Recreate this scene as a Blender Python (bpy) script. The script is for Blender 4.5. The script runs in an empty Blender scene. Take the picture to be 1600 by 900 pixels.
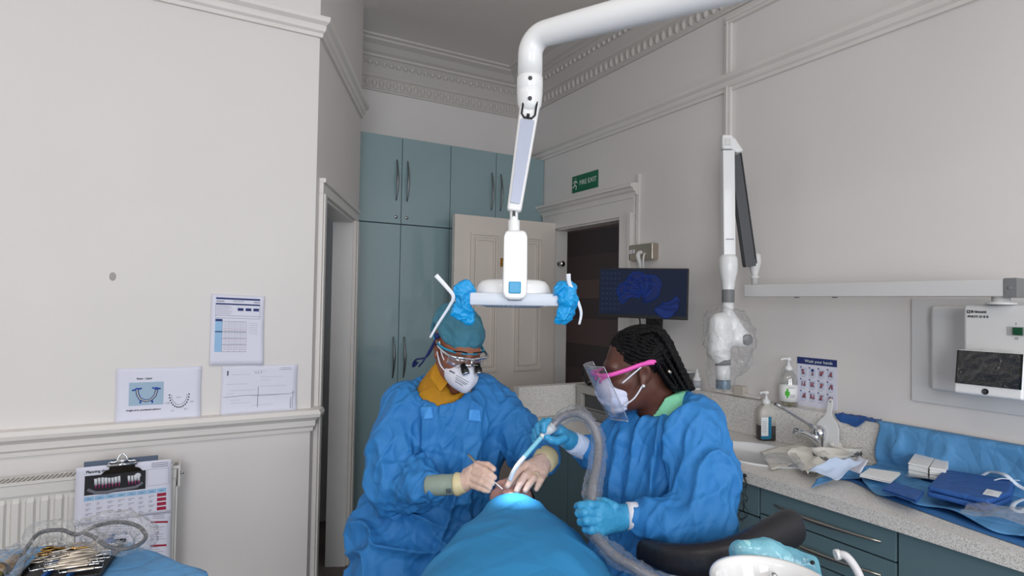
import bpy, bmesh, math, random
import numpy as np
from mathutils import Vector, Matrix, Euler, noise as mnoise
C = bpy.context.scene.collection
SC = bpy.context.scene
PI = math.pi
R = math.radians
random.seed(4)

# ---------------------------------------------------------------- camera
F = 930.0
CAM = Vector((0.0, 0.0, 1.5))
YAW, PITCH, ROLL = R(29.7), R(1.45), R(0.94)
fwd_h = Vector((math.sin(YAW), math.cos(YAW), 0))
rt0 = Vector((math.cos(YAW), -math.sin(YAW), 0))
FW = (fwd_h*math.cos(PITCH) + Vector((0, 0, math.sin(PITCH)))).normalized()
up0 = rt0.cross(FW)
RT = rt0*math.cos(ROLL) + up0*math.sin(ROLL)
UP = up0*math.cos(ROLL) - rt0*math.sin(ROLL)
cam_d = bpy.data.cameras.new('camera')
cam = bpy.data.objects.new('camera', cam_d)
C.objects.link(cam)
cam_d.sensor_width = 36.0
cam_d.lens = F*36.0/1600.0
cam_d.clip_start = 0.02
cam.matrix_world = Matrix(((RT.x, UP.x, -FW.x, CAM.x), (RT.y, UP.y, -FW.y, CAM.y), (RT.z, UP.z, -FW.z, CAM.z), (0, 0, 0, 1)))
SC.camera = cam

def ray(px, py):
    return RT*((px-800.0)/F) + UP*((450.0-py)/F) + FW
def P(px, py, D):                       # the place seen at (px, py), D metres out along the floor heading
    d = ray(px, py)
    return CAM + d*(D/d.dot(fwd_h))
def PX(px, py, x):
    d = ray(px, py); return CAM + d*((x-CAM.x)/d.x)
def PY(px, py, y):
    d = ray(px, py); return CAM + d*((y-CAM.y)/d.y)
def PZ(px, py, z):
    d = ray(px, py); return CAM + d*((z-CAM.z)/d.z)

# ---------------------------------------------------------------- view, world, lights
SC.view_settings.view_transform = 'Standard'
SC.view_settings.look = 'None'
SC.view_settings.exposure = 0.0
SC.view_settings.gamma = 1.0
SC.view_settings.use_curve_mapping = False
world = bpy.data.worlds.new('sky'); SC.world = world; world.use_nodes = True
wb = world.node_tree.nodes['Background']
wb.inputs[0].default_value = (0.75, 0.86, 1.0, 1); wb.inputs[1].default_value = 1.0
def area(name, loc, target, sx, sy, power, col, spread=180):
    l = bpy.data.lights.new(name, 'AREA'); l.shape = 'RECTANGLE'; l.size = sx; l.size_y = sy
    l.energy = power; l.color = col; l.spread = R(spread)
    o = bpy.data.objects.new(name, l); C.objects.link(o); o.location = loc
    o.rotation_euler = (Vector(target)-Vector(loc)).to_track_quat('-Z', 'Y').to_euler()
    return o
# daylight standing in the two tall sash windows of the street wall behind the camera
area('window_daylight', (-1.35, -2.05, 1.75), (.6, 3, 1.6), 1.2, 2.0, 64, (0.90, 0.95, 1.0))
area('window_daylight', (0.95, -2.05, 1.75), (1.2, 5, 1.75), 1.2, 2.0, 38, (0.90, 0.95, 1.0))
# two unseen warm area lights below the ceiling, behind and above the camera
area('unseen_ceiling_light', (-0.9, 0.2, 3.2), (-0.9, 0.2, 0), 0.6, 0.6, 10, (1.0, 0.93, 0.85))
area('unseen_ceiling_light', (0.9, -0.6, 3.2), (0.9, -0.6, 0), 0.6, 0.6, 10, (1.0, 0.93, 0.85))

# ---------------------------------------------------------------- colours and materials
def lin(c):
    return tuple(((v/255)/12.92 if v/255 <= 0.04045 else ((v/255+0.055)/1.055)**2.4) for v in c)
def mat(name, col, rough=0.5, metal=0.0, spec=0.5, bump=0, bscale=40, var=0, vscale=6, alpha=1, trans=0, coat=0, sheen=0, ior=1.45, stretch=None, col2=None, sss=0):
    m = bpy.data.materials.new(name); m.use_nodes = True
    nt = m.node_tree; b = nt.nodes['Principled BSDF']
    c = lin(col)
    b.inputs['Base Color'].default_value = (*c, 1); b.inputs['Roughness'].default_value = rough
    b.inputs['Metallic'].default_value = metal; b.inputs['Specular IOR Level'].default_value = spec
    b.inputs['Alpha'].default_value = alpha; b.inputs['Transmission Weight'].default_value = trans
    b.inputs['Coat Weight'].default_value = coat; b.inputs['Sheen Weight'].default_value = sheen
    b.inputs['IOR'].default_value = ior
    if sss:
        b.inputs['Subsurface Weight'].default_value = sss; b.inputs['Subsurface Radius'].default_value = (.01, .004, .002); b.inputs['Subsurface Scale'].default_value = 1
    tc = nt.nodes.new('ShaderNodeTexCoord'); mp = nt.nodes.new('ShaderNodeMapping')
    nt.links.new(tc.outputs['Object'], mp.inputs[0])
    if stretch: mp.inputs['Scale'].default_value = stretch
    if bump:
        n = nt.nodes.new('ShaderNodeTexNoise'); n.inputs['Scale'].default_value = bscale; n.inputs['Detail'].default_value = 5
        bp = nt.nodes.new('ShaderNodeBump'); bp.inputs['Strength'].default_value = bump; bp.inputs['Distance'].default_value = 0.01
        nt.links.new(mp.outputs[0], n.inputs['Vector']); nt.links.new(n.outputs[0], bp.inputs['Height']); nt.links.new(bp.outputs[0], b.inputs['Normal'])
    if var:
        n = nt.nodes.new('ShaderNodeTexNoise'); n.inputs['Scale'].default_value = vscale; n.inputs['Detail'].default_value = 6
        r = nt.nodes.new('ShaderNodeValToRGB')
        r.color_ramp.elements[0].position = 0.3; r.color_ramp.elements[1].position = 0.7
        k = lin(col2) if col2 else tuple(v*(1-var) for v in c)
        r.color_ramp.elements[0].color = (*k, 1); r.color_ramp.elements[1].color = (*c, 1)
        nt.links.new(mp.outputs[0], n.inputs['Vector']); nt.links.new(n.outputs[0], r.inputs[0]); nt.links.new(r.outputs[0], b.inputs['Base Color'])
    return m
def emit(name, col, s=1.0, rough=.25):
    m = bpy.data.materials.new(name); m.use_nodes = True
    b = m.node_tree.nodes['Principled BSDF']
    b.inputs['Base Color'].default_value = (0.01, 0.01, 0.01, 1)
    b.inputs['Emission Color'].default_value = (*lin(col), 1); b.inputs['Emission Strength'].default_value = s
    b.inputs['Roughness'].default_value = rough; b.inputs['Specular IOR Level'].default_value = .5 if rough < .3 else .15
    return m
def speckle(name):
    m = bpy.data.materials.new(name); m.use_nodes = True
    nt = m.node_tree; b = nt.nodes['Principled BSDF']; b.inputs['Roughness'].default_value = 0.35
    tc = nt.nodes.new('ShaderNodeTexCoord')
    v = nt.nodes.new('ShaderNodeTexVoronoi'); v.inputs['Scale'].default_value = 480
    r = nt.nodes.new('ShaderNodeValToRGB'); r.color_ramp.interpolation = 'CONSTANT'
    e = r.color_ramp.elements
    e[0].position = 0; e[0].color = (*lin((166, 162, 158)), 1)
    e[1].position = 0.1; e[1].color = (*lin((226, 223, 219)), 1)
    e.new(0.5).color = (*lin((224, 221, 216)), 1)
    e.new(0.8).color = (*lin((198, 193, 186)), 1)
    nt.links.new(tc.outputs['Object'], v.inputs['Vector']); 
    s = nt.nodes.new('ShaderNodeSeparateColor'); nt.links.new(v.outputs['Color'], s.inputs[0]); nt.links.new(s.outputs[0], r.inputs[0])
    nt.links.new(r.outputs[0], b.inputs['Base Color'])
    return m
def fabric(name, col, scale, strength, rough=.62):
    m = mat(name, col, rough, spec=.4); nt = m.node_tree; b = nt.nodes['Principled BSDF']
    tc = nt.nodes.new('ShaderNodeTexCoord')
    w = nt.nodes.new('ShaderNodeTexNoise'); w.inputs['Scale'].default_value = 2.2; w.inputs['Detail'].default_value = 2
    mx = nt.nodes.new('ShaderNodeMixRGB'); mx.blend_type = 'ADD'; mx.inputs[0].default_value = .22
    nt.links.new(tc.outputs['Object'], w.inputs['Vector']); nt.links.new(tc.outputs['Object'], mx.inputs[1]); nt.links.new(w.outputs['Color'], mx.inputs[2])
    v = nt.nodes.new('ShaderNodeTexVoronoi'); v.feature = 'DISTANCE_TO_EDGE'; v.inputs['Scale'].default_value = scale
    mp = nt.nodes.new('ShaderNodeMapping'); mp.inputs['Scale'].default_value = (1.3, 1.3, .55); nt.links.new(mx.outputs[0], mp.inputs[0]); nt.links.new(mp.outputs[0], v.inputs['Vector'])
    cl = nt.nodes.new('ShaderNodeMath'); cl.operation = 'MINIMUM'; cl.inputs[1].default_value = .22; nt.links.new(v.outputs['Distance'], cl.inputs[0])
    v2 = nt.nodes.new('ShaderNodeTexVoronoi'); v2.feature = 'DISTANCE_TO_EDGE'; v2.inputs['Scale'].default_value = scale*2.7; nt.links.new(mx.outputs[0], v2.inputs['Vector'])
    c2 = nt.nodes.new('ShaderNodeMath'); c2.operation = 'MINIMUM'; c2.inputs[1].default_value = .16; nt.links.new(v2.outputs['Distance'], c2.inputs[0])
    ad = nt.nodes.new('ShaderNodeMath'); ad.operation = 'MULTIPLY_ADD'; ad.inputs[1].default_value = .35; nt.links.new(c2.outputs[0], ad.inputs[0]); nt.links.new(cl.outputs[0], ad.inputs[2])
    bp = nt.nodes.new('ShaderNodeBump'); bp.inputs['Strength'].default_value = strength; bp.inputs['Distance'].default_value = .12/scale*6
    nt.links.new(ad.outputs[0], bp.inputs['Height']); nt.links.new(bp.outputs[0], b.inputs['Normal'])
    return m
M = {}
M['wall'] = mat('wall_paint', (226, 221, 218), 0.75, bump=.05, bscale=60, var=.03, vscale=2)
M['ceiling'] = mat('ceiling_paint', (228, 221, 215), 0.85, bump=.06, bscale=30)
M['trim'] = mat('gloss_trim_paint', (226, 221, 216), 0.38, var=.04, vscale=5)
M['door'] = mat('door_paint', (222, 212, 203), 0.38, var=.04, vscale=4)
M['teal'] = mat('teal_gloss_laminate', (140, 164, 168), 0.12, coat=.5, var=.03, vscale=3)
M['teal_dark'] = mat('teal_satin_laminate', (96, 120, 127), 0.35)
M['gap'] = mat('dark_gap', (24, 26, 28), 0.8)
M['floor'] = mat('brown_vinyl', (118, 108, 102), 0.6, var=.25, vscale=60)
M['steel'] = mat('brushed_steel', (196, 186, 172), 0.34, 1.0)
M['dsteel'] = mat('dull_steel', (128, 130, 132), 0.38, 1.0)
M['chrome'] = mat('chrome', (215, 217, 220), 0.08, 1.0)
M['gold'] = mat('gold_steel', (196, 152, 84), 0.25, 1.0)
M['stone'] = speckle('speckled_worktop')
M['white'] = mat('white_plastic', (232, 232, 232), 0.3, coat=.3)
M['wgrey'] = mat('off_white_plastic', (214, 213, 212), 0.4)
M['grey'] = mat('grey_plastic', (120, 121, 122), 0.45)
M['dgrey'] = mat('dark_grey_plastic', (72, 73, 76), 0.5)
M['black'] = mat('black_plastic', (18, 18, 20), 0.4)
M['leather'] = mat('black_vinyl', (34, 33, 38), 0.38, bump=.08, bscale=120)
M['paper'] = mat('white_paper', (222, 222, 236), 0.8, bump=.12, bscale=9)
M['ink'] = mat('black_ink', (48, 48, 56), 0.8)
M['ink_soft'] = mat('grey_ink', (150, 150, 162), 0.8)
M['ink_blue'] = mat('blue_ink', (38, 52, 110), 0.7)
M['ink_pale'] = mat('pale_blue_ink', (150, 190, 225), 0.7)
M['ink_red'] = mat('red_ink', (160, 30, 62), 0.7)
M['gown'] = fabric('blue_nonwoven', (48, 124, 190), 4.0, .26)
M['drape'] = fabric('blue_drape_paper', (50, 138, 194), 2.6, .08)
M['drape2'] = fabric('pale_blue_drape_paper', (90, 150, 200), 5, .2)
M['navy'] = fabric('navy_nonwoven', (46, 90, 156), 9, .2)
M['latex'] = mat('cream_latex', (220, 188, 172), 0.42, sss=.15, var=.06, vscale=30, bump=.12, bscale=70)
M['latex_rim'] = mat('yellow_latex', (214, 200, 158), 0.45)
M['cuff'] = mat('grey_green_latex', (146, 160, 148), 0.45, var=.12, vscale=25, bump=.15, bscale=40)
M['nitrile'] = mat('blue_nitrile', (64, 158, 206), 0.38, var=.1, vscale=25, bump=.15, bscale=60)
M['glove_film'] = mat('bright_blue_film', (24, 156, 222), 0.35, bump=.5, bscale=30, var=.15, vscale=18)
M['mask'] = mat('mask_cloth', (226, 226, 236), 0.75, bump=.1, bscale=90)
M['mask2'] = mat('lilac_mask_cloth', (206, 208, 230), 0.75, bump=.15, bscale=60)
M['skin1'] = mat('brown_skin', (148, 92, 68), 0.5, sss=.1, var=.1, vscale=30)
M['skin2'] = mat('dark_skin', (92, 56, 45), 0.42, sss=.08, var=.12, vscale=30)
M['skin3'] = mat('pink_skin', (226, 172, 158), 0.5, sss=.15, var=.08, vscale=30)
M['cap'] = mat('cap_mesh_cloth', (66, 128, 150), 0.7, bump=.5, bscale=30, var=.32, vscale=14)
M['mustard'] = mat('mustard_cloth', (196, 138, 26), 0.8, var=.15, vscale=30, bump=.2, bscale=60)
M['mint'] = mat('mint_cloth', (132, 208, 168), 0.8, var=.08, vscale=20, bump=.15, bscale=40)
M['hair'] = mat('black_hair', (9, 8, 10), 0.55, spec=.25, bump=.5, bscale=160)
M['pink'] = mat('pink_plastic', (226, 84, 176), 0.3)
M['film'] = None
def filmmat(name, col=(235, 240, 245), dens=.25, bump=1.0, bscale=35, rough=.12, gloss=.8):
    m = bpy.data.materials.new(name); m.use_nodes = True; nt = m.node_tree
    for n in list(nt.nodes): nt.nodes.remove(n)
    out = nt.nodes.new('ShaderNodeOutputMaterial'); tr = nt.nodes.new('ShaderNodeBsdfTransparent')
    gl = nt.nodes.new('ShaderNodeBsdfGlossy'); gl.inputs['Roughness'].default_value = rough
    df = nt.nodes.new('ShaderNodeBsdfDiffuse'); df.inputs[0].default_value = (*lin(col), 1)
    tc = nt.nodes.new('ShaderNodeTexCoord'); n = nt.nodes.new('ShaderNodeTexNoise'); n.inputs['Scale'].default_value = bscale; n.inputs['Detail'].default_value = 3
    bp = nt.nodes.new('ShaderNodeBump'); bp.inputs['Strength'].default_value = bump; bp.inputs['Distance'].default_value = .02
    nt.links.new(tc.outputs['Object'], n.inputs['Vector']); nt.links.new(n.outputs[0], bp.inputs['Height'])
    nt.links.new(bp.outputs[0], gl.inputs['Normal'])
    lw = nt.nodes.new('ShaderNodeLayerWeight'); lw.inputs[0].default_value = .35; nt.links.new(bp.outputs[0], lw.inputs['Normal'])
    a = nt.nodes.new('ShaderNodeMixShader'); a.inputs[0].default_value = gloss
    nt.links.new(df.outputs[0], a.inputs[1]); nt.links.new(gl.outputs[0], a.inputs[2])
    mr = nt.nodes.new('ShaderNodeMath'); mr.operation = 'MULTIPLY_ADD'; mr.inputs[1].default_value = .6; mr.inputs[2].default_value = dens
    mr.use_clamp = True
    nt.links.new(lw.outputs['Facing'], mr.inputs[0])
    b = nt.nodes.new('ShaderNodeMixShader'); nt.links.new(mr.outputs[0], b.inputs[0])
    nt.links.new(tr.outputs[0], b.inputs[1]); nt.links.new(a.outputs[0], b.inputs[2]); nt.links.new(b.outputs[0], out.inputs[0])
    return m
M['film'] = filmmat('clear_crinkled_film', dens=.04, bump=1.0, bscale=60, rough=.07)
M['film_thin'] = filmmat('thin_clear_film', dens=.03, bump=.5)
M['visor'] = filmmat('clear_visor', dens=.0, bump=0.0, rough=.03, col=(210, 220, 240))
M['film_blue'] = filmmat('blue_tinted_film', col=(130, 210, 235), dens=.38, bump=.2, gloss=.18, rough=.2)

# ---------------------------------------------------------------- linking and tagging
def tag(o, label=None, cat=None, group=None, kind=None):
    if label: o['label'] = label
    if cat: o['category'] = cat
    if group: o['group'] = group
    if kind: o['kind'] = kind
    return o
def thing(name, loc, label, cat, group=None):
    o = bpy.data.objects.new(name, None); C.objects.link(o); o.location = loc
    o.empty_display_size = .05
    return tag(o, label, cat, group)
def attach(o, parent):                  # parts are modelled in world coordinates; a thing's Empty is never turned
    if parent is not None:
        o.parent = parent
        if parent.type == 'EMPTY': o.matrix_parent_inverse = Matrix.Translation(-parent.location)
    return o
class MB:
    def __init__(s): s.v = []; s.f = []; s.m = []; s.sm = []
    def add(s, vs, fs, mi=0, smooth=False, T=None):
        o = len(s.v)
        for v in vs: s.v.append(tuple(T @ Vector(v)) if T is not None else tuple(v))
        for f in fs: s.f.append(tuple(o+i for i in f)); s.m.append(mi); s.sm.append(smooth)
        return s
    def box(s, a, b, mi=0, T=None):
        x0, y0, z0 = a; x1, y1, z1 = b
        if x0 > x1: x0, x1 = x1, x0
        if y0 > y1: y0, y1 = y1, y0
        if z0 > z1: z0, z1 = z1, z0
        vs = [(x0, y0, z0), (x1, y0, z0), (x1, y1, z0), (x0, y1, z0), (x0, y0, z1), (x1, y0, z1), (x1, y1, z1), (x0, y1, z1)]
        return s.add(vs, [(0, 3, 2, 1), (4, 5, 6, 7), (0, 1, 5, 4), (1, 2, 6, 5), (2, 3, 7, 6), (3, 0, 4, 7)], mi, False, T)
    def tube(s, pts, rad, seg=12, mi=0, caps=True, flat=1.0, upv=None, smooth=True, T=None):
        pts = [Vector(p) for p in pts]; n = len(pts)
        if not hasattr(rad, '__len__'): rad = [rad]*n
        vs = []; fs = []; last = None
        for i, p in enumerate(pts):
            t = (pts[min(i+1, n-1)]-pts[max(i-1, 0)])
            if t.length < 1e-9: t = Vector((0, 0, 1))
            t.normalize()
            if last is None:
                u = (Vector(upv) if upv is not None else Vector((0, 0, 1)))
                if abs(u.dot(t)) > .95: u = Vector((1, 0, 0))
            else: u = last
            u = (u - t*u.dot(t)); u.normalize(); last = u; w = t.cross(u)
            for k in range(seg):
                a = 2*PI*k/seg
                vs.append(p + u*(math.cos(a)*rad[i]*flat) + w*(math.sin(a)*rad[i]))
        for i in range(n-1):
            for k in range(seg):
                a = i*seg+k; b = i*seg+(k+1) % seg
                fs.append((a, b, b+seg, a+seg))
        if caps:
            fs.append(tuple(reversed(range(seg)))); fs.append(tuple((n-1)*seg+k for k in range(seg)))
        return s.add(vs, fs, mi, smooth, T)
    def lathe(s, prof, T=None, seg=32, mi=0, smooth=True, sx=1, sy=1):
        vs = []; fs = []; n = len(prof)
        for r, z in prof:
            for k in range(seg):
                a = 2*PI*k/seg; vs.append((r*math.cos(a)*sx, r*math.sin(a)*sy, z))
        for i in range(n-1):
            for k in range(seg):
                a = i*seg+k; b = i*seg+(k+1) % seg; fs.append((a, b, b+seg, a+seg))
        if prof[0][0] > 1e-5: fs.append(tuple(reversed(range(seg))))
        if prof[-1][0] > 1e-5: fs.append(tuple((n-1)*seg+k for k in range(seg)))
        return s.add(vs, fs, mi, smooth, T)
    def ball(s, c, r, mi=0, seg=16, T=None):
        if not hasattr(r, '__len__'): r = (r, r, r)
        n = seg//2; prof = [(max(math.sin(PI*i/n), 1e-6), -math.cos(PI*i/n)) for i in range(n+1)]
        TT = Matrix.Translation(Vector(c)) @ Matrix.Diagonal((*r, 1))
        if T is not None: TT = T @ TT
        return s.lathe(prof, TT, seg, mi)
    def prism(s, out, h0, h1, T=None, mi=0):
        n = len(out); vs = [(x, y, h0) for x, y in out]+[(x, y, h1) for x, y in out]
        fs = [tuple(reversed(range(n))), tuple(range(n, 2*n))]+[(i, (i+1) % n, n+(i+1) % n, n+i) for i in range(n)]
        return s.add(vs, fs, mi, False, T)
    def sweep(s, prof, path, mi=0, updir=(0, 0, 1)):
        # prof: (out, up) pairs; path: list of (point, outward vector)
        vs = []; fs = []; n = len(prof)
        for p, o in path:
            p = Vector(p); o = Vector(o)
            for a, b in prof: vs.append(p+o*a+Vector(updir)*b)
        for i in range(len(path)-1):
            for k in range(n):
                a = i*n+k; b = i*n+(k+1) % n; fs.append((a, b, b+n, a+n))
        fs.append(tuple(range(n))); fs.append(tuple((len(path)-1)*n+k for k in reversed(range(n))))
        return s.add(vs, fs, mi)
    def build(s, name, mats, parent=None, bevel=0, seg=2, sub=0, solid=0, kind=None, fix=True):
        if not isinstance(mats, (list, tuple)): mats = [mats]
        me = bpy.data.meshes.new(name); me.from_pydata([tuple(v) for v in s.v], [], s.f)
        for m in mats: me.materials.append(m)
        me.polygons.foreach_set('material_index', s.m); me.polygons.foreach_set('use_smooth', s.sm)
        me.update()
        if fix:
            bm = bmesh.new(); bm.from_mesh(me); bmesh.ops.recalc_face_normals(bm, faces=bm.faces); bm.to_mesh(me); bm.free()
        o = bpy.data.objects.new(name, me); C.objects.link(o)
        if solid:
            md = o.modifiers.new('solid', 'SOLIDIFY'); md.thickness = solid; md.offset = 0
        if bevel:
            md = o.modifiers.new('bevel', 'BEVEL'); md.width = bevel; md.segments = seg; md.limit_method = 'ANGLE'; md.angle_limit = R(40)
        if sub:
            md = o.modifiers.new('sub', 'SUBSURF'); md.levels = sub; md.render_levels = sub
        if bevel:
            me.polygons.foreach_set('use_smooth', [True]*len(me.polygons))
            md = o.modifiers.new('wn', 'WEIGHTED_NORMAL'); md.keep_sharp = False
        if kind: o['kind'] = kind
        attach(o, parent)
        return o
def bez(pts, n=8):                      # smooth curve through points
    pts = [Vector(p) for p in pts]; out = []
    for i in range(len(pts)-1):
        p0 = pts[max(i-1, 0)]; p1 = pts[i]; p2 = pts[i+1]; p3 = pts[min(i+2, len(pts)-1)]
        for k in range(n):
            t = k/n
            out.append(.5*((2*p1)+(p2-p0)*t+(2*p0-5*p1+4*p2-p3)*t*t+(3*p1-p0-3*p2+p3)*t**3))
    out.append(pts[-1]); return out
def frame(o, x, z=None, y=None):        # matrix with local x, and z (or y) roughly as given
    x = Vector(x).normalized()
    if z is not None:
        z = Vector(z); z = (z-x*z.dot(x)).normalized(); y = z.cross(x)
    else:
        y = Vector(y); y = (y-x*y.dot(x)).normalized(); z = x.cross(y)
    return Matrix(((x.x, y.x, z.x, o[0]), (x.y, y.y, z.y, o[1]), (x.z, y.z, z.z, o[2]), (0, 0, 0, 1)))
def text(body, size, T, m, parent, name='lettering', sx=1.0, ext=0.0003, bold=0, align='LEFT'):
    cu = bpy.data.curves.new(name, 'FONT'); cu.body = body; cu.size = size; cu.extrude = ext; cu.offset = bold
    cu.align_x = align; cu.align_y = 'CENTER'
    o = bpy.data.objects.new(name, cu); cu.materials.append(m); C.objects.link(o)
    attach(o, parent)
    o.matrix_basis = T @ Matrix.Diagonal((sx, 1, 1, 1))
    return o

# ---------------------------------------------------------------- distance-field modelling for bodies, hands and cloth
def sdist(Pn, pr):
    k = pr[0]
    if k == 'c':
        a, b, ra, rb = pr[1:5]
        ba = b-a; L = float(ba@ba)+1e-12
        pa = Pn-a; t = np.clip((pa@ba)/L, 0, 1)
        return np.linalg.norm(pa-t[..., None]*ba, axis=-1)-(ra+(rb-ra)*t)
    if k == 'e':
        c, r, Rm = pr[1:4]
        q = (Pn-c)@Rm if Rm is not None else Pn-c
        k0 = np.linalg.norm(q/r, axis=-1); k1 = np.linalg.norm(q/(r*r), axis=-1)+1e-9
        return k0*(k0-1)/k1
    if k == 'b':
        c, r, Rm, rd = pr[1:5]
        q = np.abs((Pn-c)@Rm if Rm is not None else Pn-c)-r+rd
        return np.linalg.norm(np.maximum(q, 0), axis=-1)+np.minimum(q.max(-1), 0)-rd
class Sdf:
    def __init__(s, T=None, sc=1.0): s.p = []; s.T = T or Matrix.Identity(4); s.sc = sc
    def _w(s, v): return np.array(s.T @ Vector(v), dtype=np.float32)
    def _r(s, rot):
        m = s.T.to_3x3().normalized()
        if rot is not None: m = m @ (rot if isinstance(rot, Matrix) else Euler(rot).to_matrix())
        return np.array(m, dtype=np.float32)
    def cap(s, a, b, ra, rb=None, k=.01, op='u'):
        rb = ra if rb is None else rb; ra *= s.sc; rb *= s.sc; a = s._w(a); b = s._w(b); r = max(ra, rb)
        s.p.append((('c', a, b, ra, rb), np.minimum(a, b)-r, np.maximum(a, b)+r, k, op)); return s
    def chain(s, pts, rs, k=.01, op='u'):
        for i in range(len(pts)-1): s.cap(pts[i], pts[i+1], rs[i], rs[i+1], k, op)
        return s
    def ell(s, c, r, rot=None, k=.01, op='u'):
        r = np.array(r if hasattr(r, '__len__') else (r, r, r), dtype=np.float32)*s.sc; c = s._w(c); m = float(r.max())
        s.p.append((('e', c, r, s._r(rot)), c-m, c+m, k, op)); return s
    def boxx(s, c, r, rot=None, rd=.01, k=.01, op='u'):
        r = np.array(r, dtype=np.float32)*s.sc; rd *= s.sc; c = s._w(c); m = float(np.linalg.norm(r))
        s.p.append((('b', c, r, s._r(rot), rd), c-m, c+m, k, op)); return s
    def mesh(s, vox, lo=None, hi=None):
        U = [q for q in s.p if q[4] == 'u']
        a = np.min([q[1] for q in U], 0)-3*vox; b = np.max([q[2] for q in U], 0)+3*vox
        if lo is not None: a = np.maximum(a, np.array(lo)); 
        if hi is not None: b = np.minimum(b, np.array(hi))
        n = np.ceil((b-a)/vox).astype(int)+1
        D = np.full(n, .2, dtype=np.float32)
        for pr, l, h, k, op in s.p:
            mg = k+4*vox
            i0 = np.maximum(np.floor((l-mg-a)/vox).astype(int), 0); i1 = np.minimum(np.ceil((h+mg-a)/vox).astype(int)+1, n)
            if np.any(i1 <= i0): continue
            ax = [a[j]+vox*np.arange(i0[j], i1[j], dtype=np.float32) for j in range(3)]
            G = np.stack(np.meshgrid(*ax, indexing='ij'), -1).astype(np.float32)
            d = sdist(G, pr); sl = tuple(slice(i0[j], i1[j]) for j in range(3)); o = D[sl]
            if op == 'u':
                hh = np.clip(.5+.5*(o-d)/k, 0, 1); D[sl] = o+(d-o)*hh-k*hh*(1-hh)
            else:
                d = -d; hh = np.clip(.5-.5*(o-d)/k, 0, 1); D[sl] = o+(d-o)*hh+k*hh*(1-hh)
        # surface nets
        ins = D < 0
        c = np.zeros(n-1, dtype=np.uint8)
        for dx in (0, 1):
            for dy in (0, 1):
                for dz in (0, 1): c += ins[dx:n[0]-1+dx, dy:n[1]-1+dy, dz:n[2]-1+dz]
        act = (c > 0) & (c < 8); idx = -np.ones(n-1, dtype=np.int64); ii = np.argwhere(act); idx[act] = np.arange(len(ii))
        acc = np.zeros((len(ii), 3)); cnt = np.zeros(len(ii))
        cor = [(x, y, z) for x in (0, 1) for y in (0, 1) for z in (0, 1)]
        for q, A in enumerate(cor):
            for B in cor[q+1:]:
                if sum(abs(A[j]-B[j]) for j in range(3)) != 1: continue
                da = D[ii[:, 0]+A[0], ii[:, 1]+A[1], ii[:, 2]+A[2]]; db = D[ii[:, 0]+B[0], ii[:, 1]+B[1], ii[:, 2]+B[2]]
                m = (da < 0) != (db < 0); t = np.where(m, da/(da-db+1e-12), 0)
                pt = np.array(A)+t[:, None]*(np.array(B)-np.array(A))
                acc[m] += pt[m]; cnt[m] += 1
        V = a+(ii+acc/np.maximum(cnt, 1)[:, None])*vox
        Fs = []
        for ax_ in range(3):
            b1, b2 = [(1, 2), (2, 0), (0, 1)][ax_]
            sa = [slice(1, -1)]*3; sb = [slice(1, -1)]*3; sa[ax_] = slice(0, -1); sb[ax_] = slice(1, None)
            A_ = ins[tuple(sa)]; B_ = ins[tuple(sb)]; ed = np.argwhere(A_ != B_); fl = A_[A_ != B_]
            off = np.ones(3, int); off[ax_] = 0; e = ed+off
            def g(d1, d2):
                q = e.copy(); q[:, b1] -= d1; q[:, b2] -= d2; return idx[q[:, 0], q[:, 1], q[:, 2]]
            qd = np.stack([g(1, 1), g(0, 1), g(0, 0), g(1, 0)], 1)
            qd[~fl] = qd[~fl][:, ::-1]
            Fs.append(qd)
        Fq = np.concatenate(Fs); Fq = Fq[(Fq >= 0).all(1)]
        return V, Fq
def np_normals(V, Fq):
    n = np.cross(V[Fq[:, 2]]-V[Fq[:, 0]], V[Fq[:, 3]]-V[Fq[:, 1]])
    N = np.zeros_like(V)
    for j in range(4): np.add.at(N, Fq[:, j], n)
    return N/(np.linalg.norm(N, axis=1)[:, None]+1e-12)
def smooth_np(V, Fq, it=2, lam=.5):
    for _ in range(it):
        S = np.zeros_like(V); c = np.zeros(len(V))
        for j in range(4):
            a = Fq[:, j]; b = Fq[:, (j+1) % 4]
            np.add.at(S, a, V[b]); np.add.at(c, a, 1); np.add.at(S, b, V[a]); np.add.at(c, b, 1)
        V = V+lam*(S/np.maximum(c, 1)[:, None]-V)
    return V
def from_np(name, V, Fq, m, parent=None, smooth=True, faceting=None):
    me = bpy.data.meshes.new(name)
    me.vertices.add(len(V)); me.vertices.foreach_set('co', V.astype(np.float32).ravel())
    me.loops.add(len(Fq)*4); me.loops.foreach_set('vertex_index', Fq.ravel().astype(np.int32))
    me.polygons.add(len(Fq)); me.polygons.foreach_set('loop_start', (np.arange(len(Fq))*4).astype(np.int32))
    me.polygons.foreach_set('use_smooth', [smooth]*len(Fq))
    for q in (m if isinstance(m, list) else [m]): me.materials.append(q)
    me.update(calc_edges=True); me.validate()
    o = bpy.data.objects.new(name, me); C.objects.link(o); attach(o, parent); return o
_rng = np.random.RandomState(7)
_perm = np.tile(_rng.permutation(256), 3); _grad = _rng.randn(256, 3); _grad /= np.linalg.norm(_grad, axis=1)[:, None]
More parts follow.
